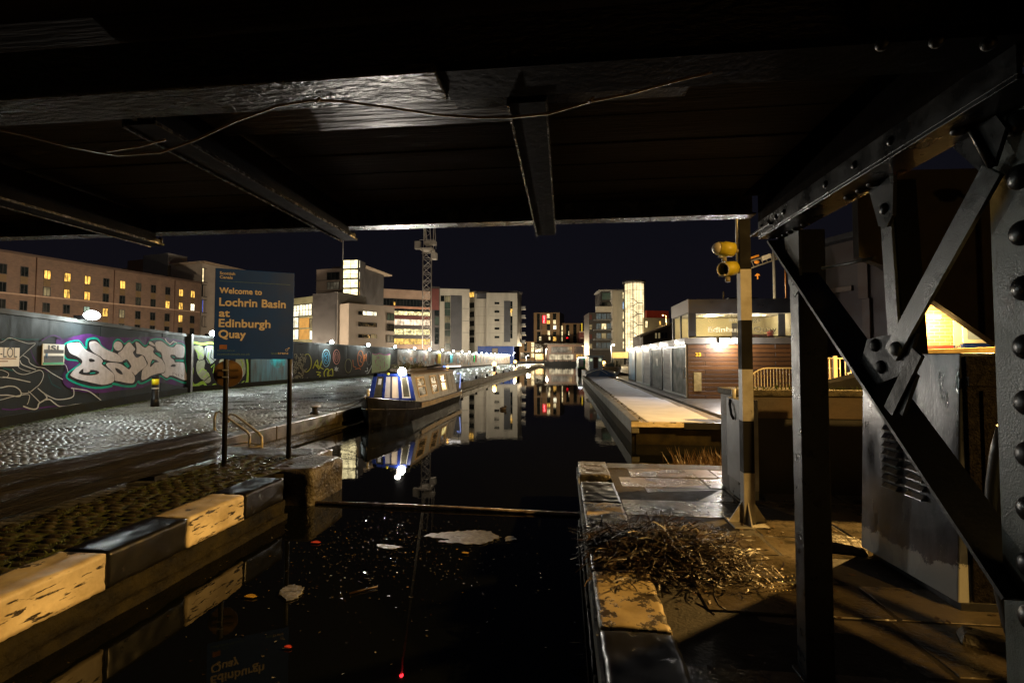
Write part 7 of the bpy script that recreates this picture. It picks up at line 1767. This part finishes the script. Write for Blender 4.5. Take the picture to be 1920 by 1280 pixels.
mb = MB(); arc(mb, rad * .9, 2.6, zt4 - .3); mb.build('lit_core', emi('stair tower glow', (1.0, .78, .42), 1.15, .35, .5), tb_)
mb = MB(); mb.tube([q + Vector((0, 0, zt4)), q + Vector((0, 0, zt4 + .5))], rad * 1.12, 40); mb.build('rim_roof', M_DKCLAD, tb_)
mb = MB()
for i in range(20):
    t = 2 * math.pi * i / 20 + .1; p = q + Vector((rad * math.cos(t), rad * math.sin(t), 0)); mb.tube([p + Vector((0, 0, .5)), p + Vector((0, 0, zt4))], .05, 5)
z = 3.0
while z < zt4:
    mb.tube([q + Vector((rad * math.cos(t * math.pi / 20), rad * math.sin(t * math.pi / 20), z)) for t in range(41)], .035, 4, False); z += 2.9
for t in (math.pi * 1.08, math.pi * 1.93): p = q + Vector((rad * math.cos(t), rad * math.sin(t), 0)); mb.tube([p + Vector((0, 0, .5)), p + Vector((0, 0, zt4))], .12, 6)
mb.build('glazing_frame', M_FRAME, tb_)
mb = MB(); z = 4.2; side_ = Vector((math.cos(PS), math.sin(PS), 0))
for k in range(5):
    f_ = q - FWD * rad * .95 + Vector((0, 0, z))
    mb.tube([f_ - side_ * 1.7, f_ - side_ * .9 + Vector((0, 0, .1)), f_ + Vector((0, 0, .8)), f_ + side_ * .5 + Vector((0, 0, .95)), f_ + side_ * 1.6 + Vector((0, 0, .9))], .09, 5)
    mb.tube([f_ + side_ * 1.6 + Vector((0, 0, .95)), f_ + side_ * .5 + Vector((0, 0, 1.0)), f_ + Vector((0, 0, 1.2)), f_ - side_ * .6 + Vector((0, 0, 1.9)), f_ - side_ * 1.6 + Vector((0, 0, 2.0))], .09, 5)
    mb.tube([f_ - side_ * 1.7 + Vector((0, 0, .5)), f_ - side_ * 1.0 + Vector((0, 0, .5))], .06, 5); mb.tube([f_ - side_ * 1.7 + Vector((0, 0, .9)), f_ - side_ * 1.0 + Vector((0, 0, .9))], .06, 5)
    z += 2.95
f_ = q - FWD * rad * .9; mb.tube([f_ - side_ * 1.0 + Vector((0, 0, 3)), f_ - side_ * 1.0 + Vector((0, 0, zt4))], .06, 5); mb.tube([f_ + side_ * .45 + Vector((0, 0, 3)), f_ + side_ * .45 + Vector((0, 0, zt4))], .06, 5)
mb.build('stair_flights', M_FRAME, tb_)
lamp('tower_light', q - FWD * (rad + 1.5) + Vector((0, 0, 8)), 500, (1, .8, .45), tb_, 1.0)
lb2 = thing('red_topped_block', 'low pale block with a red upper storey right of the stair tower', 'building', (34, 128, .5))
K1 = Wall(XY(1208, 128), XY(1256, 130)); solid(lb2, K1, 0, K1.len, .5, pz(K1, 1232, 596), 8, mat('dim cream render', (.30, .26, .18), .7, 0, .1, .5, 0)); solid(lb2, K1, 1, K1.len, pz(K1, 1232, 596) + .01, pz(K1, 1232, 582), 7, mat('brick red upper storey', (.30, .035, .02), .6, 0, .15, .6, 0), 'upper_storey', -.4)
for v0 in (602, 623): K1.window(lb2, 1209.5, v0, 1214, v0 + 12, E_WARM, 'window')
K1.window(lb2, 1235.5, 602, 1239, 609, E_AMBER, 'window')
sh = thing('pitched_shed', 'dim shed with a sloping roof behind the long boathouse roof', 'building', (20, 75, .5))
H1 = Wall(XY(1206, 72), XY(1262, 72)); a0 = 0; z0 = pz(H1, 1210, 629); z1 = pz(H1, 1262, 606)
mb = MB(); mb.hexa([H1.pt(0, .5), H1.pt(H1.len, .5), H1.pt(H1.len, .5, -6), H1.pt(0, .5, -6), H1.pt(0, z0), H1.pt(H1.len, z1), H1.pt(H1.len, z1, -6), H1.pt(0, z0, -6)]); mb.build('wall', mat('dusk brown shed', (.10, .08, .055), .7, 0, .2, 1, 0), sh)
mb = MB(); mb.bar(H1.pt(-.5, z0 - .2, .1), H1.pt(H1.len, z1, .1), .5, .25); mb.build('roof_edge', mat('tan barge board', (.32, .26, .18), .6, 0, .1, 1, 0), sh)
for u in (1228, 1234, 1240, 1247): H1.window(sh, u, 624, u + 3.5, 634, E_DIM if u < 1235 else M_GLASSDARK, 'window')
cp = thing('lit_canopy', 'yellow lit canopy beneath the cross framed flats', 'canopy', (13, 110, .5))
CW = Wall(XY(1148, 100), XY(1177, 98)); mb = MB(); CW.slab(mb, 0, CW.len, pz(CW, 1160, 671), pz(CW, 1160, 660), -3, 0); mb.build('canopy', emi('lit canopy cloth', (1.0, .62, .12), .95, .25, .3), cp)  # cloth given its own glow in place of light falling on it
mb = MB(); CW.slab(mb, .1, .3, .5, pz(CW, 1160, 671), -.3, -.1); CW.slab(mb, CW.len - .3, CW.len - .1, .5, pz(CW, 1160, 671), -.3, -.1); mb.pieces('post', M_DKCLAD, cp)
# lamps seen in the distance, then unseen yard lamps added to light the facades
street_lamp(tuple(XY(1146, 95)) [:2] + (.5,), DC(1146, 646, 95).z - .6, 4500, (1, .82, .55), 'white glowing street lamp before the cross framed flats', E_WHITESM, (.4, 0))
street_lamp(tuple(XY(1023.5, 180))[:2] + (1.0,), DC(1024, 654, 180).z - 1.1, 26000, (1, .78, .48), 'white street lamp before the far pavilion', E_WHITESM, (.3, 0))
street_lamp(tuple(XY(1250, 90))[:2] + (.5,), DC(1250, 590, 90).z - .6, 3000, (1, .58, .18), 'orange street lamp rising over the boathouse roof', E_ORANGE, (-.5, 0))
street_lamp(tuple(XY(962, 120))[:2] + (.5,), DC(962, 661, 120).z - .6, 700, (1, .95, .85), 'white street lamp at the end of the hoarding', E_WHITESM, (.3, 0))
street_lamp(tuple(XY(1095, 190))[:2] + (.8,), DC(1092, 648, 190).z - .9, 900, (1, .6, .2), 'amber street lamp right of the far pavilion', E_ORANGE, (-.5, 0))
LAMPB = [((-66, 62, .5), 5, 15000, (1, .76, .52), 'unseen yard lamp between hoarding and brick hotel'),
         ((-60, 84, .5), 4, 11000, (1, .78, .55), 'unseen yard lamp before the pale corner block'),
         ((-44, 72, .5), 3.2, 5500, (1, .80, .60), 'unseen yard lamp before the glazed office'),
         ((-28, 106, .5), 3.0, 9000, (1, .80, .60), 'unseen yard lamp near the foot of the tower crane'),
         ((-31, 128, .5), 3.4, 15000, (1, .82, .62), 'unseen yard lamp before the white stair block'),
         ((-11.5, 146, .5), 2.6, 6500, (1, .88, .66), 'low lamp on the towpath before the white flats')]
for pos, h, pw, c, lb_ in LAMPB: street_lamp(pos, h, pw, c, lb_, emi('far lamp glass', (1, .85, .6), 3, 0), (.6, 0), .5)

# boats at the end of the jetty
wb_ = thing('wheelhouse_boat', 'white wheelhouse boat with brown door and two round lamps', 'boat', (3, 52, 0))
def dq(u, v, d): return DC(u, v, d)
mb = MB(); a = DC(1105, 700, 52); b2 = DC(1130, 668, 52); x0, x1, yy = a.x, b2.x, a.y
zt5 = b2.z; zb5 = DC(1117, 692, 52).z
mb.box(x0, x1, yy, yy + 2.5, .6, zt5); mb.build('wheelhouse', M_WHITE, wb_, bevel=.05)
mb = MB(); mb.box(x0 - .3, x1 + .15, yy - .2, yy + 2.7, zt5 + .001, zt5 + .1); mb.build('roof', M_WHITE, wb_)
dx0 = DC(1112.5, 690, 52).x; dx1 = DC(1121, 690, 52).x
mb = MB(); mb.box(dx0, dx1, yy - .04, yy - .002, .7, zt5 - .08); mb.build('door', mat('brown boat door', (.12, .05, .02), .5, 0, .2, 3, 0), wb_)
mb = MB()
for u in (1108.3, 1125.2): c = DC(u, 674.5, 51.9); mb.ball((c.x, yy - .03, c.z), .16, 10, 8, (1, .4, 1))
mb.pieces('round_lamp', emi('dull round lamp', (.8, .9, .6), .45, 0), wb_)
mb = MB(); hullx0 = DC(1096, 700, 50).x
pts = [(hullx0, yy - 4), (hullx0 + .3, yy - 6.2), (hullx0 + 1.5, yy - 7.2), (hullx0 + 2.7, yy - 6.2), (hullx0 + 3, yy - 4), (hullx0 + 3, yy + 6), (hullx0, yy + 6)]
mb.prism([(x, y, -.3) for x, y in pts], (0, 0, 1.15)); mb.build('hull', M_WHITE, wb_)
bt = thing('covered_boat', 'small motor boat under a blue canvas cover at the jetty end', 'boat', (2.6, 45.5, 0))
yb_ = 44.4; xl = DY(1098, 700, yb_).x; xr = DY(1158, 700, yb_).x
mb = MB(); n_ = 10; zc0 = DY(1120, 702, yb_).z; zr = DY(1118, 691, yb_).z
for (y0, y1) in ((yb_, yb_ + 3.4),):
    P = [(xl, zc0 - .35), (xl + .05, zc0 + .05), (xl + .9, zr - .05), (xl + 1.25, zr), (xr - 1.2, zr - .1), (xr - .1, zc0 - .05), (xr, zc0 - .4)]
    mb.prism([(x, y0, z) for x, z in P], (0, y1 - y0, 0))
mb.build('canvas_cover', mat('dark blue canvas', (.01, .05, .13), .5, 0, .2, 3, .2), bt)
mb = MB(); mb.tube([(xl + .1, yb_ - .02, zc0 + .08), (xl + .95, yb_ - .02, zr - .12), (xl + 1.3, yb_ - .02, zr - .08), (xr - .9, yb_ - .02, zc0 + .06)], .035, 6); mb.build('white_piping', M_WHITE, bt)
mb = MB(); mb.prism([(xl - .06, yb_ - .4, -.2), (xr + .02, yb_ - .4, -.2), (xr + .06, yb_ - .3, zc0 - .3), (xl - .1, yb_ - .3, zc0 - .3)], (0, 4.2, 0)); mb.build('hull', mat('deep blue hull', (.008, .02, .11), .3, 0, .2, 3, 0), bt)
mb = MB(); mb.ball((xl - .02, yb_ - .42, .35), .14, 10, 8, (.7, .7, 1.2)); mb.ball((xl - .02, yb_ - .42, .05), .13, 10, 8, (.7, .7, 1.2)); mb.pieces('fender', M_WHITE, bt)
mb = MB(); a = DY(1152, 706, 43.6); mb.tube([a, DY(1163, 690, 43.6), DY(1158, 689, 43.6)], .03, 6); mb.tube([a + Vector((.12, 0, 0)), DY(1165.5, 690, 43.6)], .03, 6); label(mb.build('boat_ladder', M_WHITE), 'small white ladder frame leaning right of the blue covered boat', 'ladder')
yb2 = thing('cream_boat', 'cream hulled dinghy with clutter behind the blue covered boat', 'boat', (6, 55, 0))
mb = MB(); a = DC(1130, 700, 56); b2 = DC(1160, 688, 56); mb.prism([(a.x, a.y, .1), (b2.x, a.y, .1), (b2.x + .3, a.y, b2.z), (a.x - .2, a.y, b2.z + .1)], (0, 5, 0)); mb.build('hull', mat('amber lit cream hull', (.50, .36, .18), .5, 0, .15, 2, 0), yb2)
mb = MB(); a = DC(1135, 688, 56.4); b2 = DC(1150, 681, 56.4); mb.box(a.x, b2.x, a.y, a.y + 2, a.z, b2.z); mb.build('green_cabin', mat('grey green cabin', (.15, .2, .15), .5, 0, .2, 2, 0), yb2)
mb = MB(); r15 = random.Random(3)
for k in range(40):
    p = DC(r15.uniform(1146, 1164), 688, 58); mb.tube([p, p + Vector((r15.uniform(-.2, .2), 0, r15.uniform(.3, .9)))], .02, 4)
mb.build('bundle', mat('dry plant bundle', (.10, .12, .04), .7, 0, .4, 2, 0), yb2)
ln = thing('lamp_buoy', 'orange glowing lantern beside the white wheelhouse', 'lantern', tuple(XY(1132, 60))[:2] + (.6,))
mb = MB(); p = DC(1132.3, 680, 60); mb.ball(p, .22, 10, 8); mb.build('globe', E_ORANGE, ln); mb = MB(); mb.tube([(p.x, p.y, .6), (p.x, p.y, p.z - .15)], .06, 8); mb.build('post', M_DARK, ln)
lamp('lantern_light', p + Vector((0, -.5, .1)), 60, (1, .55, .18), ln, .2)
gn = thing('green_narrowboat', 'distant green narrowboat with a white lit strip on top', 'boat', (2.5, 75, 0))
a = DC(1083, 690, 75); b2 = DC(1099, 671, 75)
mb = MB(); mb.box(a.x, b2.x, a.y, a.y + 12, -.2, .7); mb.build('hull', M_DARK, gn)
mb = MB(); mb.box(a.x + .12, b2.x - .12, a.y + .6, a.y + 11, .701, b2.z); mb.build('cabin', mat('green boat paint', (.02, .16, .05), .4, 0, .2, 2, 0), gn)
mb = MB(); mb.box(a.x + .4, a.x + .9, a.y + .57, a.y + .598, .9, b2.z - .15); mb.box(a.x + .2, a.x + .34, a.y + .57, a.y + .598, .75, b2.z - .1); mb.build('door', M_PALEST, gn)
mb = MB(); mb.tube([(a.x + .1, a.y + .5, b2.z + .05), (b2.x, a.y + .5, b2.z + .05)], .06, 6); mb.build('lit_strip', emi('boat neon', (.85, .85, 1.0), 6, 0), gn)
# duck shaped dark float on the water near the reflection of the flats
mb = MB(); p = G(943, 768, 0); mb.ball(p + Vector((0, 0, .05)), .11, 10, 8, (1.3, .7, .7)); mb.ball(p + Vector((.11, 0, .14)), .05, 8, 6); mb.tube([p + Vector((.08, 0, .08)), p + Vector((.11, 0, .14))], .03, 6); mb.prism([p + Vector((.15, -.01, .13)), p + Vector((.19, -.01, .125)), p + Vector((.15, -.01, .15))], (0, .02, 0))
label(mb.build('duck', mat('dark duck plumage', (.03, .022, .015), .6, 0, .3, 9, 0)), 'dark duck swimming in the middle of the canal', 'duck')

# luffing crane and poles beyond the boathouse
lc = thing('mobile_crane', 'distant jib crane with an orange hook above the boathouse roof', 'crane', tuple(XY(1452, 80))[:2] + (.5,))
mb = MB(); p = DC(1452, 552, 80); mb.tube([(p.x, p.y, .5), (p.x, p.y, DC(1450, 470, 80).z)], .22, 8); mb.build('mast', mat('crane mast grey', (.40, .42, .42), .5, .2, .1, 2, 0), lc)
mb = MB(); a = DC(1400, 492, 80); b2 = DC(1478, 468, 80); mb.bar(a, b2, .25, .25); mb.bar(a - Vector((0, 0, 1.2)), b2 - Vector((0, 0, .9)), .2, .2)
for k in range(10): t = k / 9; u_ = a.lerp(b2, t); mb.tube([u_, a.lerp(b2, min(1, t + .06)) - Vector((0, 0, 1.05))], .06, 5)
mb.build('jib', mat('crane jib grey', (.22, .21, .18), .5, .1, .2, 2, 0), lc)
mb = MB(); mb.bar(DC(1400, 486, 79.9), DC(1422, 479, 79.9), .3, .3); mb.ball(DC(1419, 491, 79.9), .45, 8, 6, (1, .5, .7)); p = DC(1420.5, 517, 79.9); mb.tube([p, p + Vector((0, 0, .35))], [.4, .25], 8); mb.tube([p + Vector((0, 0, -.6)), p], .10, 6); mb.build('orange_hook', emi('lamp lit orange', (1, .45, .05), .35, .2, base=(.6, .25, .03)) if False else mat('orange crane paint', (.75, .30, .03), .5, 0, .2, 3, 0), lc)
mb = MB(); mb.obox(DC(1437, 482, 79.8), Vector((.7, 0, .25)), Vector((0, .1, 0)), Vector((-.1, 0, .35))); mb.build('name_panel', M_WHITE, lc)
mb = MB(); p = DC(1474, 550, 70); mb.tube([(p.x, p.y, .5), (p.x, p.y, DC(1474, 505, 70).z)], .13, 8); label(mb.build('orange_pole', mat('orange pole paint', (.55, .20, .02), .5, 0, .1, 2, 0)), 'thin orange pole beyond the boathouse left of the end post', 'pole')
lamp('crane_light', DC(1425, 520, 74), 1600, (1, .7, .35), lc, .3)
# faint smoke above the hotel is not built as a card; the air stays clear
